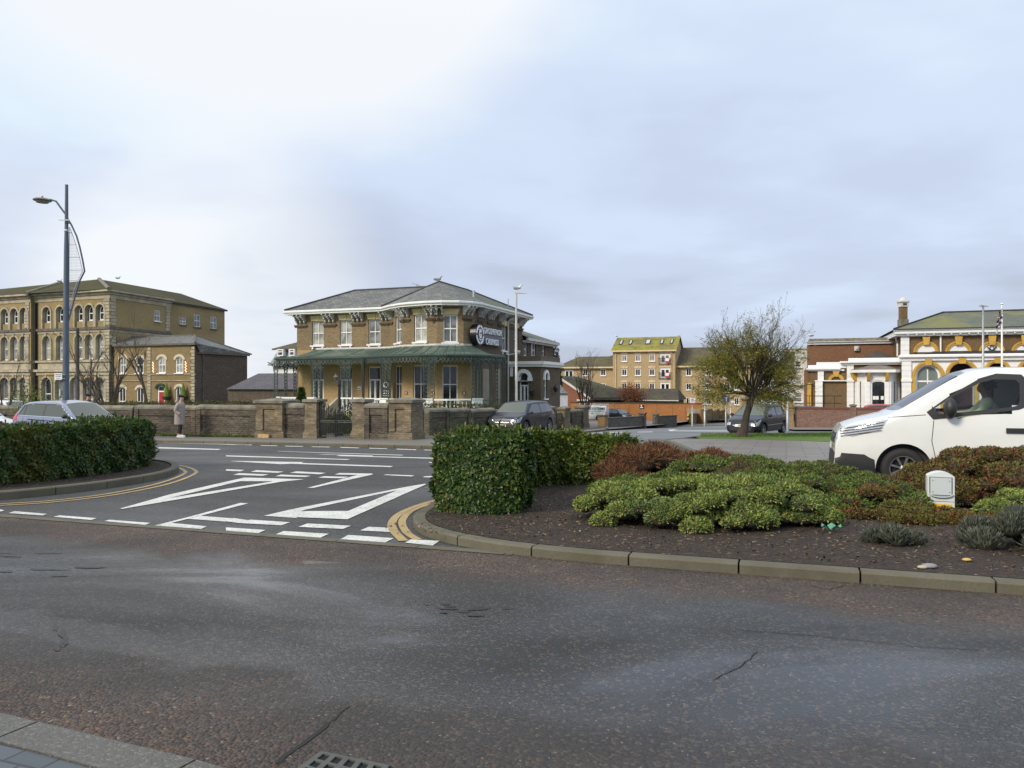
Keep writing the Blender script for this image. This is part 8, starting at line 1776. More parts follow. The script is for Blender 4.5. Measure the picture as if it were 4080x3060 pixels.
def leaves(name, P0, Nn, size, aspect, m, parent=None, spread=.8, fold=.18, lift=.3, jit=.35, droop=0, at=None, up=0, **tags):
 "many small folded leaves as one mesh"
 n = len(P0); sz = size * (1 + jit * rng.uniform(-1, 1, n))[:, None]
 t = rng.normal(size=(n, 3)); t -= (t * Nn).sum(1)[:, None] * Nn; t /= np.linalg.norm(t, axis=1)[:, None] + 1e-9
 d = t * spread + Nn * (lift + rng.uniform(-.25, .35, n)[:, None]); d[:, 2] += up - droop; d /= np.linalg.norm(d, axis=1)[:, None] + 1e-9
 w = np.cross(d, Nn + .25 * rng.normal(size=(n, 3))); w /= np.linalg.norm(w, axis=1)[:, None] + 1e-9; nn = np.cross(w, d)
 mid = P0 + d * sz * .5
 V4 = np.stack([P0, mid + w * sz * aspect * .5 + nn * sz * fold * aspect, P0 + d * sz, mid - w * sz * aspect * .5 + nn * sz * fold * aspect], 1).reshape(-1, 3)
 off = np.array((base_of(parent) if parent is not None else Vector(at if at is not None else (0, 0, 0)))[:]); V4 = V4 - off
 me = bpy.data.meshes.new(name); me.vertices.add(4 * n); me.vertices.foreach_set('co', V4.astype('f4').ravel()); nt = 2 * n
 b = np.arange(n) * 4; tri = np.stack([b, b + 1, b + 2, b, b + 2, b + 3], 1).reshape(-1, 3)
 me.loops.add(nt * 3); me.loops.foreach_set('vertex_index', tri.astype('i4').ravel()); me.polygons.add(nt); me.polygons.foreach_set('loop_start', (np.arange(nt) * 3).astype('i4')); me.polygons.foreach_set('loop_total', np.full(nt, 3, 'i4'))
 me.update(); me.validate(); me.materials.append(m); o = bpy.data.objects.new(name, me); COL.objects.link(o)
 if parent is not None: o.parent = parent
 else: o.location = Vector(off)
 return tag(o, **tags)
core_m = mat('dark inner twigs', (.022, .022, .012), .9, var=.4, nscale=8)
core_b = mat('brown inner twigs', (.055, .038, .026), .9, var=.4, nscale=12)
def hedge(label, path, hw, hf, n, size, m, cat='hedge', grp=None, name='hedge', rad=.10, aspect=.5, world=False, core=None):
 pts = [Vector(p) if world else Vector(SR(*p)) for p in path]; pts = resample(smooth_poly([tuple(p) for p in pts], 6), .12); cum = [0]
 for a, b in zip(pts, pts[1:]): cum.append(cum[-1] + (b - a).length)
 Ltot = cum[-1]; C = np.array([p[:] for p in pts]); T = np.gradient(C, axis=0); T /= np.linalg.norm(T, axis=1)[:, None]; Nl = np.stack([-T[:, 1], T[:, 0]], 1); cum = np.array(cum)
 mid = pts[len(pts) // 2]; root = thing(name, (mid.x, mid.y, G(mid.y) + .1), label, cat, grp)
 hmean = hf(.5); per = 2 * hmean + 2 * hw; capn = int(n * 2 * (2 * hw * hmean) / (Ltot * per + 4 * hw * hmean));
 L_ = rng.uniform(0, Ltot, n); fa = rng.uniform(0, per, n)
 cx = np.interp(L_, cum, C[:, 0]); cy = np.interp(L_, cum, C[:, 1]); nx = np.interp(L_, cum, Nl[:, 0]); ny = np.interp(L_, cum, Nl[:, 1]); h = np.array([hf(l / Ltot) for l in L_])
 side = np.where(fa < hmean, 1, np.where(fa < 2 * hmean, -1, 0)); zz = np.where(side != 0, (fa % hmean) / hmean * h, h); v = np.where(side != 0, side * hw, (rng.uniform(-1, 1, n)) * hw)
 zz = np.where(side != 0, zz * (1 - .0), zz)
 nb = .05 * np.sin(cx * 7.1 + zz * 5) * np.sin(cy * 6.3 - zz * 4) + .03 * np.sin(cx * 17 + cy * 13 + zz * 15); dep = rng.exponential(.03, n); dep = np.clip(dep, 0, .10)
 Nn = np.stack([nx * side, ny * side, (side == 0).astype(float)], 1).astype(float)
 # rounded shoulders
 q = np.clip((zz - (h - rad)) / rad, 0, 1); shr = rad * (1 - np.sqrt(1 - q ** 2 + 1e-6)) * (side != 0)
 qv = np.clip((np.abs(v) - (hw - rad)) / rad, 0, 1) * (side == 0); shz = rad * (1 - np.sqrt(1 - qv ** 2 + 1e-6))
 und = .05 * (zz < .12) * (side != 0)
 off = nb - dep
 vv = v + side * off - side * shr - side * und; z3 = zz + (side == 0) * off - shz
 px_, py_ = cx + nx * vv, cy + ny * vv
 gz_ = np.array([G(y) for y in py_]) + .09
 Pn = np.stack([px_, py_, gz_ + z3 + .02], 1)
 # end caps
 Q = []; QN = []
 for e, (i, sg) in enumerate(((0, -1), (-1, 1))):
  k = capn // 2; vv = rng.uniform(-hw, hw, k); z4 = rng.uniform(0, 1, k) * hf(0 if i == 0 else 1); bulge = .14 * (1 - (vv / hw) ** 2) - np.clip(rng.exponential(.03, k), 0, .1)
  p2 = C[i] + Nl[i] * vv[:, None] + T[i] * sg * bulge[:, None]; Q.append(np.stack([p2[:, 0], p2[:, 1], np.array([G(y) for y in p2[:, 1]]) + .11 + z4], 1)); QN.append(np.tile(np.array([T[i][0] * sg, T[i][1] * sg, .1]), (k, 1)))
 Pn = np.vstack([Pn] + Q); Nn = np.vstack([Nn] + QN); Nn /= np.linalg.norm(Nn, axis=1)[:, None]
 leaves('foliage', Pn, Nn, size, aspect, m, root, spread=.8, lift=.35, droop=.05)
 k = n // 40; ix = rng.integers(0, len(Pn), k); leaves('stray_shoots', Pn[ix] + Nn[ix] * rng.uniform(.02, .07, k)[:, None], Nn[ix], size * 1.25, aspect * .8, m, root, spread=.4, lift=.9, up=.3, kind='stuff')
 mb = MB(); rows = []
 for i, p in enumerate(pts):
  f = cum[i] / Ltot; hh = hf(f) - .09; w_ = hw - .10; nn_ = Vector(Nl[i]); g_ = G(p.y) + .05; rows.append([Vector((*(p + nn_ * a), g_ + b)) for a, b in ((w_, 0), (w_, hh - .06), (w_ - .06, hh), (-w_ + .06, hh), (-w_, hh - .06), (-w_, 0))])
 mb.grid(rows); mb.poly(rows[0][::-1]); mb.poly(rows[-1]); mb.build('inner_branches', core or core_m, root)
 return root
m_laurel = leafmat('laurel hedge leaf', [(0, (0.023, 0.052, 0.017)), (.45, (0.039, 0.081, 0.019)), (.75, (0.070, 0.120, 0.022)), (.93, (0.119, 0.170, 0.026)), (1, (0.182, 0.131, 0.034))], .36, trans=.25, clump=[(1.6, .52, .68, (.13, .12, .018), .5), (2.6, .62, .72, (.14, .075, .03), .5)])
hedge('clipped dark green laurel hedge on the left planted island', [(-13.8, 6.5), (-12.5, 7.2), (-12.2, 8.4), (-12.18, 9.8), (-12.5, 11.0), (-13.2, 12.1), (-14.4, 12.6)], .55, lambda f: .80 + .12 * f, 80000, .06, m_laurel)
hedge('tall square clipped laurel hedge block on the right planted island', [(-3.50, 8.32), (-3.54, 8.6), (-3.58, 8.95)], .52, lambda f: .90, 21000, .060, m_laurel)
m_laurel2 = leafmat('yellow green laurel leaf', [(0, (0.024, 0.055, 0.014)), (.4, (0.060, 0.105, 0.016)), (.7, (0.132, 0.176, 0.022)), (.93, (0.216, 0.231, 0.030)), (1, (0.240, 0.143, 0.030))], .4, trans=.3)  # yellower green leaf colour of the lower hedge
hedge('lower yellow green laurel hedge running back and right from the square hedge block', [(-3.98, 9.3), (-4.1, 10.2), (-4.0, 11.2), (-3.55, 11.8), (-3.0, 12.05), (-2.45, 12.15)], .36, lambda f: .88 - .16 * f ** 2, 34000, .058, m_laurel2)
def lobed(name, label, foot, hgt, nl, lr, nleaf, size, aspect, m, cat='shrub', grp=None, up=.1, core=None, flat=.75, stems=0, spread=.6, lift=.6, sgl=1.0, base=.09, zmin=.0):
 "foot: ellipses in (s, r, rs, rr, h) on the road grid"
 c0 = SR(foot[0][0], foot[0][1]); root = thing(name, (c0[0], c0[1], G(c0[1]) + base), label, cat, grp); cen = []; rad_ = []
 w = np.array([f[2] * f[3] for f in foot]); w = w / w.sum()
 for k in range(nl):
  f = foot[rng.choice(len(foot), p=w)]; a = rng.uniform(0, 2 * math.pi); q = math.sqrt(rng.uniform(0, 1)) if k % 3 else rng.uniform(.82, 1)
  s_, r_ = f[0] + f[2] * q * math.cos(a), f[1] + f[3] * q * math.sin(a); R0 = lr * rng.uniform(.65, 1.25); x, y = SR(s_, r_)
  top = f[4] * math.sqrt(max(.12, 1 - q ** 3.2)) * rng.uniform(.88, 1.08); cen.append((x, y, G(y) + base + max(top - R0 * flat, .03))); rad_.append((R0, R0, R0 * flat))
  if q > .7 and top > .3:
   x2, y2 = SR(f[0] + f[2] * q * .97 * math.cos(a), f[1] + f[3] * q * .97 * math.sin(a)); cen.append((x2, y2, G(y2) + base + max(top * .42 - R0 * .3, .05))); rad_.append((R0 * .8, R0 * .8, R0 * flat * .8))
 cen = np.array(cen); rad_ = np.array(rad_); area = rad_[:, 0] ** 2; pr = area / area.sum(); idx = rng.choice(len(cen), nleaf * 2, p=pr)
 n = rng.normal(size=(len(idx), 3)); n[:, 2] = np.where(n[:, 2] < -.55 * np.abs(n[:, 0]), np.abs(n[:, 2]), n[:, 2]); n /= np.linalg.norm(n, axis=1)[:, None]; Pn = cen[idx] + n * rad_[idx] * (1 - np.clip(rng.exponential(.06, len(idx)), 0, .3))[:, None]
 keep = np.ones(len(idx), bool)
 for k in range(len(cen)):
  d = ((Pn - cen[k]) / rad_[k]); keep &= ~(((d ** 2).sum(1) < .72) & (idx != k))
 gy = np.array([G(y) for y in Pn[:, 1]]) + base + zmin; keep &= Pn[:, 2] > gy
 Pn, n = Pn[keep][:nleaf], n[keep][:nleaf]
 leaves('foliage', Pn, n, size, aspect, m, root, spread=spread, lift=lift, up=up)
 mb = MB()
 for c, r in zip(cen, rad_): mb.ell(c, tuple(r * .84), 9, 6)
 mb.build('inner_branches', core or core_m, root, smooth=True)
 if stems:
  mb = MB()
  for k in range(stems):
   f = foot[0]; a = rng.uniform(math.pi, 2 * math.pi); q = rng.uniform(.1, .95); x, y = SR(f[0] + f[2] * q * math.cos(a) * .95, f[1] + f[3] * .55 * math.sin(a)); i = rng.integers(len(cen)); dd = np.linalg.norm(cen[:, :2] - np.array([x, y]), axis=1); i = np.argsort(dd)[rng.integers(6)]
   e = Vector(cen[i]); b_ = Vector((x, y, G(y) + base - .02)); mid = b_.lerp(e, .5) + Vector((rng.uniform(-.06, .06), rng.uniform(-.06, .06), -.04)); mb.tube([b_, mid, e], [.016, .011, .006], 5)
  mb.build('stems', mat('grey woody stem', (.17, .14, .09), .85, var=.3, nscale=9), root)
 return root
m_jun = leafmat('light juniper sprig', [(0, (0.073, 0.122, 0.036)), (.4, (0.148, 0.209, 0.047)), (.75, (0.246, 0.296, 0.062)), (.95, (0.368, 0.397, 0.104)), (1, (0.320, 0.243, 0.051))], .6, trans=.15, clump=[(1.8, .55, .68, (.07, .12, .06), .5), (1.1, .60, .72, (.16, .14, .03), .55), (2.3, .60, .70, (.12, .075, .03), .7)])
m_jund = leafmat('dark juniper sprig', [(0, (0.040, 0.077, 0.022)), (.5, (0.086, 0.136, 0.026)), (.85, (0.153, 0.208, 0.036)), (1, (0.270, 0.240, 0.048))], .6, trans=.15, clump=[(1.3, .52, .64, (.10, .055, .03), .75), (.9, .56, .66, (.055, .10, .02), .5)])
m_red = leafmat('reddish shrub leaf', [(0, (.05, .032, .018)), (.3, (.12, .05, .025)), (.5, (.09, .10, .022)), (.8, (.17, .165, .03)), (.94, (.16, .07, .03)), (.988, (.40, .03, .025)), (1, (.5, .03, .03))], .6, trans=.15, clump=[(1.5, .52, .64, (.10, .115, .02), .6), (1.2, .60, .68, (.11, .045, .025), .6)])
m_twig = leafmat('red brown twig', [(0, (.06, .035, .022)), (.5, (.15, .065, .03)), (.9, (.24, .10, .045)), (1, (.10, .12, .03))], .7, trans=.1)
m_hea = leafmat('grey heather sprig', [(0, (0.042, 0.052, 0.039)), (.6, (0.090, 0.098, 0.077)), (1, (0.180, 0.196, 0.143))], .7, trans=.1)
lobed('juniper_shrub', 'spreading light green juniper shrub at the front of the right bed', [(-1.0, 8.75, 1.0, .95, .46), (-.35, 8.9, .75, .8, .46), (-1.75, 8.5, .5, .6, .40)], .46, 190, .135, 85000, .034, .42, m_jun, core=core_b, flat=.62, stems=42, up=.15)
lobed('juniper_shrub', 'low dark green juniper mass behind the light green juniper', [(-.7, 11.5, 1.1, 1.0, .50), (.2, 11.5, 1.1, 1.1, .44), (-.5, 10.3, 1.5, .8, .40), (1.0, 10.8, .8, 1.0, .33), (-1.9, 10.5, .7, .8, .28)], .6, 230, .19, 80000, .05, .3, m_jund, core=core_b, flat=.5, up=.1)
lobed('twiggy_shrub', 'bare reddish brown twiggy shrub between the laurel hedge and the dark juniper', [(-2.0, 11.8, .85, .6, .62), (-1.25, 12.0, .6, .5, .54)], .6, 60, .2, 24000, .10, .11, m_twig, core=core_b, flat=.8, up=.5, spread=.8)
lobed('red_shrub', 'low reddish green cotoneaster like shrub around the white utility pillar', [(3.4, 11.75, 2.0, 1.0, .72), (1.9, 11.6, .6, .7, .38), (3.0, 11.1, 1.0, .5, .55)], .7, 190, .2, 70000, .045, .4, m_red, core=core_b, flat=.5, up=.15)
lobed('red_shrub', 'low trailing red and green ground cover at the foot of the utility pillar', [(1.3, 9.6, .9, .42, .12), (1.05, 10.0, .5, .5, .30), (2.15, 9.5, .6, .35, .10)], .12, 80, .11, 22000, .04, .4, m_red, core=core_b, flat=.5, up=.15)
lobed('juniper_shrub', 'light green juniper shrub at the right edge of the photo', [(3.25, 9.75, 1.15, .7, .44), (2.5, 9.75, .42, .42, .34)], .45, 110, .14, 36000, .038, .42, m_jun, core=core_b, flat=.6, stems=6, up=.15)
lobed('heather', 'small dark grey heather tuft near the kerb', [(.92, 7.83, .19, .15, .16)], .15, 8, .09, 3000, .05, .16, m_hea, up=.9, spread=.5)
lobed('heather', 'larger grey heather tuft near the kerb at the right edge', [(1.95, 8.02, .42, .28, .32)], .3, 16, .13, 7000, .06, .16, m_hea, up=.9, spread=.5)
lobed('red_shrub', 'low red brown shrub behind the left laurel hedge', [(-15.3, 10.2, 2.2, 2.4, .95)], .9, 60, .4, 16000, .06, .35, leafmat('dull red brown leaf', [(0, (.07, .03, .025)), (.6, (.13, .055, .045)), (1, (.10, .09, .04))], .6, trans=.1), core=core_b, flat=.5)
# weeds and litter on the soil
def scatter(n, srange, rrange, hfun=.1):
 s_ = rng.uniform(*srange, n); r_ = rng.uniform(*rrange, n); x = D2.x * s_ + N2.x * r_; y = D2.y * s_ + N2.y * r_; return np.stack([x, y, np.array([G(v) for v in y]) + hfun], 1)
P0 = scatter(3600, (-4.0, 5.5), (6.75, 9.6)); Nn = np.tile(np.array([0, 0, 1.0]), (len(P0), 1)) + .25 * rng.normal(size=(len(P0), 3)); Nn /= np.linalg.norm(Nn, axis=1)[:, None]
m_lit = leafmat('fallen leaf', [(0, (.06, .035, .02)), (.55, (.12, .075, .04)), (.9, (.17, .11, .06)), (.985, (.26, .2, .12)), (1, (.42, .38, .30))], .7, trans=.0)
leaves('leaf_litter', P0, Nn, .030, .55, m_lit, lift=.05, fold=.3, jit=.6, kind='stuff', label='small fallen leaves and bark chips on the dark soil', cat='leaf litter')
P0 = scatter(700, (-5, 5), (5.9, 6.45), .004); Nn = np.tile(np.array([0, 0, 1.0]), (len(P0), 1))
gx = [P(*q, .1) for q in [(1790, 2180), (1880, 2205), (1990, 2215), (2240, 2236)]]
lf = MB(); b_ = P(3312, 2120, .1)
for k in range(5):
 a = k * 1.25; lf.grid([[b_ + Vector((r * math.cos(a + d) , r * math.sin(a + d) * .7, .02 + .10 * r * 6 * (1 - abs(d)) + .01 * math.sin(r * 90))) for d in (-.45, 0, .45)] for r in (.01, .04, .075, .10)])
lf.build('litter', mat('pale green plastic', (.10, .27, .19), .4, var=.15, nscale=20), at=b_, label='crumpled pale green piece of litter on the soil right of the juniper', cat='litter')
for i, (px, py, c, w, lb) in enumerate(((3704, 2260, (.22, .22, .24), .045, 'rounded grey stone on the soil near the kerb'), (3675, 2263, (.4, .33, .24), .03, 'small buff stone beside the grey stone'), (3852, 2233, (.5, .33, .10), .028, 'yellow fallen leaf on the soil near the kerb'))):
 q = P(px, py, .1); k = MB(); k.ell(q + Vector((0, 0, w * .25)), (w * 1.4, w, w * .45), 9, 6); k.build('stone' if i < 2 else 'fallen_leaf', mat(f'stone {i}', c, .8, var=.15), smooth=True, at=q, label=lb, cat='stone' if i < 2 else 'leaf')
# trees -------------------------------------------------
def branch(mb, p, d, L, r, depth, tips, bend=.25, up=.1, split=(2, 4), ratio=.68, ang=.55, seg=4, gnarl=.12, minr=.004, rr=random):
 pts = [p.copy()]; rad = [r]; q = p.copy(); dd = d.copy()
 for i in range(seg):
  dd = (dd + Vector((rr.uniform(-gnarl, gnarl), rr.uniform(-gnarl, gnarl), rr.uniform(-gnarl, gnarl) + up * .25))).normalized(); q = q + dd * (L / seg); pts.append(q.copy()); rad.append(max(minr, r * (1 - .42 * (i + 1) / seg)))
 mb.tube(pts, rad, 7 if r > .04 else (5 if r > .012 else 3), cap=False)
 if depth == 0: tips.append((pts, dd)); return
 for k in range(rr.randint(*split)):
  i = rr.randint(max(1, seg // 2), seg); a = rr.uniform(0, 2 * math.pi); o = dd.orthogonal().normalized(); o2 = dd.cross(o); nd_ = (dd + (o * math.cos(a) + o2 * math.sin(a)) * ang * rr.uniform(.6, 1.4) + Vector((0, 0, up))).normalized()
  branch(mb, pts[i], nd_, L * ratio * rr.uniform(.75, 1.2), rad[i] * .72, depth - 1, tips, bend, up, split, ratio, ang, seg, gnarl, minr, rr)
 tips.append((pts, dd))
bark = mat('dark bark', (.055, .042, .032), .9, var=.35, nscale=9, bump=.6); bark2 = mat('grey brown twig bark', (.085, .065, .05), .9, var=.3, nscale=9)
# leaning wispy tree on the grass
tb = P(2957, 1740, .1); Yt = tb.y; tree = thing('tamarisk_tree', tb, 'wispy feathery tree with a leaning trunk on the grass corner', 'tree'); mb = MB(); rr = random.Random(11)
tp = Vector((X(3003, Yt), Yt + .1, Z(1560, Yt))); tm = tb.lerp(tp, .5) + Vector((-.03, 0, 0))
mb.tube([tb + Vector((-.03, 0, -.2)), tb + Vector((0, 0, .12)), tb.lerp(tp, .2), tm, tb.lerp(tp, .8) + Vector((.02, 0, 0)), tp], [.36, .22, .155, .13, .125, .12], 12); mb.ell(tb + Vector((-.2, -.05, 0)), (.25, .2, .12), 8, 5); mb.ell(tb + Vector((.22, -.05, 0)), (.22, .2, .10), 8, 5)
tips = []; K_ = 34
for k in range(K_):
 a = math.pi * (k + .5) / K_ + rr.uniform(-.08, .08); el = a; base = tp.lerp(tm, rr.uniform(0, .3)); yy = rr.uniform(-.7, .7)
 d = Vector((-math.cos(el) * 1.0, yy, max(.12, math.sin(el)) * 1.15)).normalized(); L = (1.15 + .72 * math.sin(el)) * rr.uniform(.85, 1.12)
 branch(mb, base, d, L, rr.uniform(.025, .05), 3, tips, up=.10, split=(3, 4), ratio=.62, ang=.55, seg=5, gnarl=.19, minr=.0035, rr=rr)
for k in range(9):
 a = rr.uniform(0, 2 * math.pi); d = Vector((math.cos(a), .6 * math.sin(a), -.12)).normalized(); branch(mb, tp, d, 1.2, .03, 2, tips, up=-.02, split=(2, 3), ratio=.7, ang=.5, seg=4, gnarl=.12, rr=rr)
mb.build('trunk', bark, tree)
Pn, Dn = [], []
for pts, dd in tips:
 fine = len(pts) > 0
 for i in range(len(pts) - 1):
  a, b = pts[i], pts[i + 1]; ln = (b - a).length
  for j in range(7):
   q = a.lerp(b, rr.random()); dens = 1.0 if q.z < Z(1380, Yt) else .55
   if rr.random() < dens and (q - tp).length > .45: Pn.append(q + Vector((rr.gauss(0, .03), rr.gauss(0, .03), rr.gauss(0, .03)))); Dn.append((b - a).normalized())
Pn = np.array([p[:] for p in Pn]); Dn = np.array([d[:] for d in Dn])
vv_ = np.sin(3.3 * Pn[:, 0] + 1) * np.sin(2.9 * Pn[:, 2]) + .7 * np.sin(5.1 * Pn[:, 1] + 2.3 * Pn[:, 0]); kp = (vv_ > -.1) | (rng.uniform(0, 1, len(Pn)) < .3); Pn, Dn = Pn[kp], Dn[kp]
if len(Pn) > 23000: ix = rng.permutation(len(Pn))[:23000]; Pn, Dn = Pn[ix], Dn[ix]
m_tam = leafmat('feathery olive foliage', [(0, (0.086, 0.100, 0.024)), (.5, (0.172, 0.184, 0.033)), (.85, (0.293, 0.250, 0.039)), (1, (0.345, 0.200, 0.033))], .8, trans=.2, clump=[(.9, .55, .68, (.05, .075, .022), .6), (.7, .58, .7, (.20, .15, .03), .5)])
lo_ = Pn[:, 2] < Z(1400, Yt)
leaves('crown', Pn, Dn, .085, .16, m_tam, tree, spread=.5, lift=.9, jit=.6)
sel = Pn[lo_]; ix = rng.integers(0, len(sel), 11000); jj = sel[ix] + rng.normal(size=(11000, 3)) * .10; leaves('crown', jj, Dn[lo_][ix], .11, .16, m_tam, tree, spread=.7, lift=.8, droop=.3, jit=.6)
cl = []
for cx_, cy_, rx_, rz_, nn_ in ((2900, 1370, 60, 26, 1500), (2985, 1330, 22, 60, 900), (2860, 1455, 90, 45, 4200), (3070, 1585, 75, 40, 3600), (2850, 1580, 80, 55, 2600), (3120, 1470, 60, 40, 900)):
 q = rng.normal(size=(nn_, 3)) * .5; cl.append(np.stack([X(cx_, Yt) + q[:, 0] * rx_ / F0 * Yt, Yt + q[:, 1] * .8, Z(cy_, Yt) + q[:, 2] * rz_ / F0 * Yt], 1))
cl = np.vstack(cl); nn_ = rng.normal(size=cl.shape); nn_[:, 2] = np.abs(nn_[:, 2]); nn_ /= np.linalg.norm(nn_, axis=1)[:, None]; leaves('crown', cl, nn_, .11, .16, m_tam, tree, spread=.6, lift=.7, droop=.2, jit=.6)
def bare(px, py, Y, top, label, seed, r=.07, nst=1, spread=.2, grp=None, depth=4, h=None, lean=0, m=bark2):
 rr = random.Random(seed); b = Vector((X(px, Y), Y, G(Y) + .05)); t = thing('bare_tree', b, label, 'tree', grp); mb = MB(); H_ = Z(top, Y) - b.z; tips = []
 for k in range(nst):
  d = Vector((lean + rr.uniform(-spread, spread), rr.uniform(-spread, spread), 1)).normalized(); branch(mb, b + Vector((rr.uniform(-.1, .1), rr.uniform(-.1, .1), -.1)), d, H_ * .50, r * .8, depth, tips, up=.12, split=(2, 3), ratio=.56, ang=.52, seg=5, gnarl=.06, minr=.006, rr=rr)
 mb.build('trunk', m, t); return t
bare(368, 1600, 36, 1255, 'thin bare tree just right of the timber pole', 3, .075, 2, .16); bare(410, 1600, 37, 1270, 'thin bare tree in front of the corner of the left building', 14, .07, 2, .12, lean=-.05); bare(447, 1600, 38, 1240, 'multi stemmed bare tree left of the brick wing windows', 25, .09, 4, .14); bare(612, 1600, 36, 1235, 'dark bare tree with spreading branches in front of the brick wing', 31, .12, 1, .1, lean=-.02, depth=5)
bare(2325, 1650, 62, 1375, 'bare multi stemmed tree behind the end pier right of the casino', 5, .085, 6, .22)
bare(20, 1600, 40, 1330, 'bare tree at the far left edge in front of the left building', 44, .06, 2, .2)
# red leaved bush in front of the tiled roof
def cloud_tree(name, label, c, rad_, n, size, m, trunk=True, cat='tree', asp=.4, base=None, core=True):
 base = base or (c[0], c[1], G(c[1])); t = thing(name, base, label, cat); k = 26; cs = rng.normal(size=(k, 3)); cs /= np.linalg.norm(cs, axis=1)[:, None]; cs *= rng.uniform(.2, .85, k)[:, None]; cs = np.array(c) + cs * np.array(rad_); ix = rng.integers(0, k, n); q = rng.normal(size=(n, 3)); q /= np.linalg.norm(q, axis=1)[:, None]; rr_ = rng.uniform(.6, 1.05, n)[:, None] * np.array(rad_) * .42; P_ = cs[ix] + q * rr_
 P_ = P_[P_[:, 2] > base[2]]; q = q[:len(P_)]; leaves('crown', P_, q, size, asp, m, t, jit=.6)
 if trunk:
  mb = MB(); b = Vector(base)
  for j in range(9): mb.tube([b, b.lerp(Vector(cs[j]), .5) + Vector((0, 0, .1)), Vector(cs[j])], [.07 * rad_[0], .04 * rad_[0], .015 * rad_[0]], 5)
  mb.build('trunk', bark2, t)
 return t
cloud_tree('red_bush', 'loose rust coloured bush in front of the low tiled roof', (X(2520, 106), 105.5, Z(1568, 105.5)), (2.3, 1.4, 1.9), 5200, .2, leafmat('rust twigs', [(0, (.10, .04, .02)), (.6, (.2, .075, .03)), (1, (.28, .11, .04))], .8, trans=.1), asp=.25)
cloud_tree('dark_tree', 'dark tree just right of the villa rear range', (X(2206, 92), 92, Z(1520, 92)), (1.1, 1.4, 4.2), 5200, .3, leafmat('dark evergreen leaf', [(0, (.015, .022, .012)), (.7, (.035, .045, .02)), (1, (.07, .06, .03))], .8, trans=.1))
for px, Y, pt, w, lb, mt in ((1201, 36, 1546, .55, 'small green garden conifer behind the wall left of the iron gate', leafmat('garden conifer', [(0, (.03, .06, .015)), (.6, (.07, .11, .02)), (1, (.13, .17, .03))], .7)),):
 b = Vector((X(px, Y), Y, G(Y) + .1)); t = thing('garden_conifer', b, lb, 'conifer'); n = 5000; H_ = Z(pt, Y) - b.z; f = rng.uniform(0, 1, n) ** .8; a = rng.uniform(0, 6.283, n); rad_ = w * (1 - f) * (.75 + .25 * np.sin(f * 60)) + .02
 P_ = np.stack([b.x + rad_ * np.cos(a), b.y + rad_ * np.sin(a), b.z + f * H_], 1); N__ = np.stack([np.cos(a), np.sin(a), np.full(n, .5)], 1); N__ /= np.linalg.norm(N__, axis=1)[:, None]; leaves('foliage', P_, N__, .12, .3, mt, t, lift=.8, spread=.4)
 mb = MB(); mb.lathe(b, [(.06, 0), (w * .7, .1), (w * .35, H_ * .55), (.01, H_ * .95)], 9); mb.build('inner_branches', core_m, t)
m_yuc = leafmat('yellow green strap leaf', [(0, (.06, .12, .02)), (.6, (.13, .2, .03)), (1, (.25, .28, .06))], .6)
for i, (px, Y, pt, w, n, lb) in enumerate(((1440, 38, 1583, .75, 900, 'bright green strappy shrub behind the right gate pier'), (1570, 38, 1590, .4, 300, 'small strappy plant behind the corner pier'), (1350, 36, 1640, .8, 2500, 'rounded garden shrub seen through the iron gate'), (1310, 40, 1660, .4, 800, 'low shrub by the villa steps seen through the gate'))):
 b = Vector((X(px, Y), Y, G(Y) + .05)); H_ = Z(pt, Y) - b.z; a = rng.uniform(0, 6.283, n); f = rng.uniform(0, 1, n); q = np.stack([np.cos(a) * w * np.sqrt(1 - f * f) * .8 + b.x, np.sin(a) * w * np.sqrt(1 - f * f) * .8 + b.y, b.z + f * H_ * .85], 1); nn_ = np.stack([np.cos(a), np.sin(a), f + .4], 1); nn_ /= np.linalg.norm(nn_, axis=1)[:, None]
 leaves('garden_shrub', q, nn_, .28 if i < 2 else .13, .12 if i < 2 else .4, m_yuc if i < 2 else m_laurel, at=b, lift=1.0 if i < 2 else .3, spread=.5, label=lb, cat='shrub')
# hedge tops showing over the boundary wall
m_box = leafmat('olive brown hedge', [(0, (.035, .045, .015)), (.6, (.075, .08, .022)), (1, (.13, .09, .03))], .7, trans=.1)
hedge('low olive hedge behind the boundary wall, left of the gate', [tuple(FW.p(uw(300), -.9, 0).xy), tuple(FW.p(uw(700), -.9, 0).xy), tuple(FW.p(uw(1010), -.9, 0).xy)], .45, lambda f: 1.36, 16000, .075, m_box, world=True)
hedge('low olive hedge behind the side street wall, in front of the villa bow', [tuple(FQ.p(.9, -.8, 0).xy), tuple(FQ.p(8, -.8, 0).xy), tuple(FQ.p(13.5, -.8, 0).xy)], .4, lambda f: 1.34, 12000, .075, m_box, world=True)
b = Vector((X(128, 31.5), 31.5, G(31.5) + .1)); q = rng.normal(size=(1800, 3)) * np.array([.4, .3, .45]) + np.array([b.x, b.y, b.z + 1.25]); nn_ = rng.normal(size=q.shape); nn_ /= np.linalg.norm(nn_, axis=1)[:, None]; leaves('garden_shrub', q, nn_, .09, .4, m_jund, at=b, label='straggly shrub at the end of the dark wall, left of the blue hatchback roof', cat='shrub')
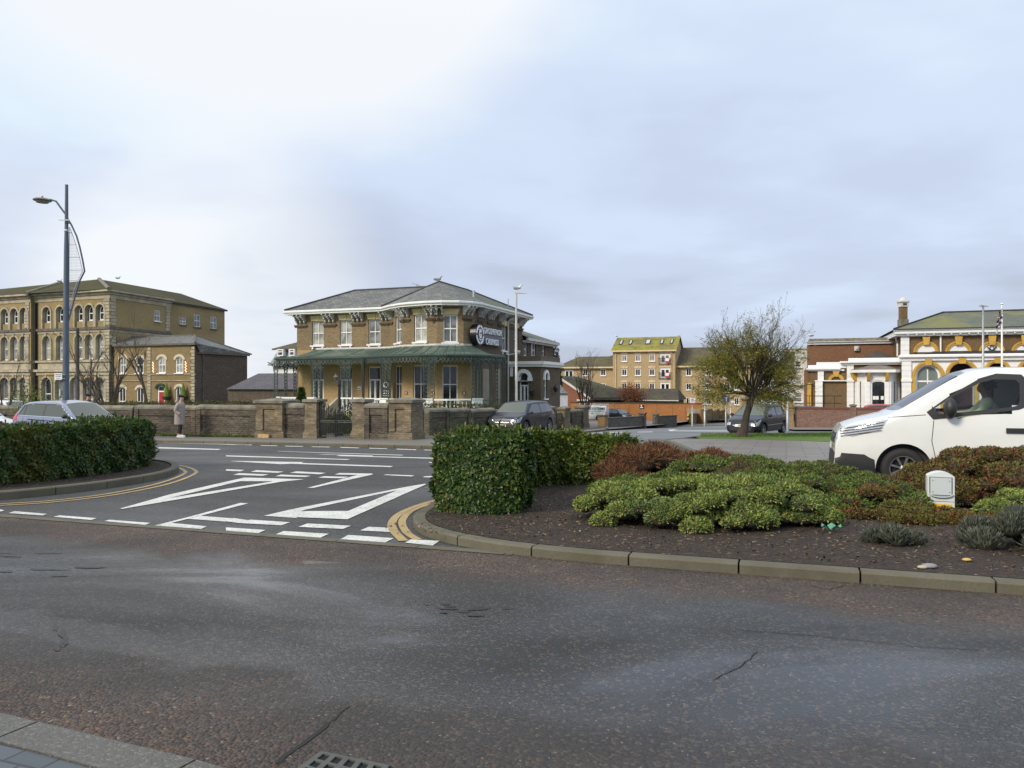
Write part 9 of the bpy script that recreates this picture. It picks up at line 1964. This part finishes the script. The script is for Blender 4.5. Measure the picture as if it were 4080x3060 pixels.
# weeds along the wall foot and moss at the kerb
pf = [FW.p(rng.uniform(uw(640), uw(1030)), .10, 0) for _ in range(900)]; q = np.array([(p.x, p.y, G(p.y) + .1) for p in pf]) + np.abs(rng.normal(size=(900, 3))) * np.array([.02, .0, .05]); nn_ = np.tile(np.array([0, -.5, .86]), (900, 1)); leaves('weeds', q, nn_, .09, .3, m_jund, kind='stuff', label='weeds along the foot of the boundary wall', cat='weeds')
n = 9000; pg = np.array([P(rng.uniform(2790, 3330), 1745).xy[:] for _ in range(n)]); tt = rng.uniform(-2.2, 6.5, n); pg[:, 1] += tt; pg[:, 0] *= (pg[:, 1] / (pg[:, 1] - tt)); q = np.stack([pg[:, 0], pg[:, 1], np.array([G(y) for y in pg[:, 1]]) + .09], 1)
keep = (q[:, 1] < 34.6) & (q[:, 1] > 28.8); q = q[keep]; leaves('grass_blades', q, np.tile(np.array([0, 0, 1.0]), (len(q), 1)), .06, .25, leafmat('grass blade', [(0, (.06, .12, .015)), (1, (.15, .22, .03))], .7), lift=1, spread=.4, kind='stuff', label='short grass on the corner verge', cat='grass')
# ---- cracks and irregular dark patches in the near road ----
m_crack = mat('tar filled crack', (.008, .008, .008), .7, var=0); m_patch = mat('dark road patch', (.012, .010, .009), .35, spec=.3, var=.3, nscale=12)
def crack(pxs, w, m=None):
 L = [P(*q).xy for q in pxs]; L = resample(L, .05); r2 = random.Random(len(pxs)); L = [p + Vector((r2.gauss(0, .006), r2.gauss(0, .006))) for p in L]; a = offset_line(L, w / 2); b = offset_line(L, -w / 2); k = MB(); k.grid([[(p.x, p.y, G(p.y) + .003) for p in a], [(p.x, p.y, G(p.y) + .003) for p in b]]); k.build('road_crack', m or m_crack, kind='structure')
crack([(1316, 2875), (1270, 2915), (1225, 2945), (1160, 3000), (1100, 3045)], .022); crack([(1390, 2818), (1340, 2858), (1316, 2875)], .008)
crack([(3230, 2335), (3300, 2350), (3372, 2332)], .008); crack([(2960, 2510), (3200, 2530), (3500, 2560), (3760, 2585), (3900, 2590)], .006); crack([(3020, 2600), (2940, 2660), (2840, 2710)], .006)
def blotch(cx, cy, rx, ry, n, seed, m=m_patch):
 r2 = random.Random(seed)
 for _ in range(n):
  x, y = cx + r2.gauss(0, rx), cy + r2.gauss(0, ry); a, b = rx * r2.uniform(.25, .7), ry * r2.uniform(.25, .55); pts = [P(x + a * math.cos(t) * r2.uniform(.6, 1.2), y + b * math.sin(t) * r2.uniform(.6, 1.2)) for t in [k * .52 for k in range(12)]]; sheet('dark_patch', [(p.x, p.y) for p in pts], .002 + .0004 * _, m)
blotch(1745, 2408, 40, 7, 3, 1); blotch(1850, 2435, 75, 14, 7, 2); blotch(40, 2215, 90, 5, 4, 3); blotch(230, 2268, 110, 8, 6, 4); blotch(246, 2540, 22, 34, 8, 5)
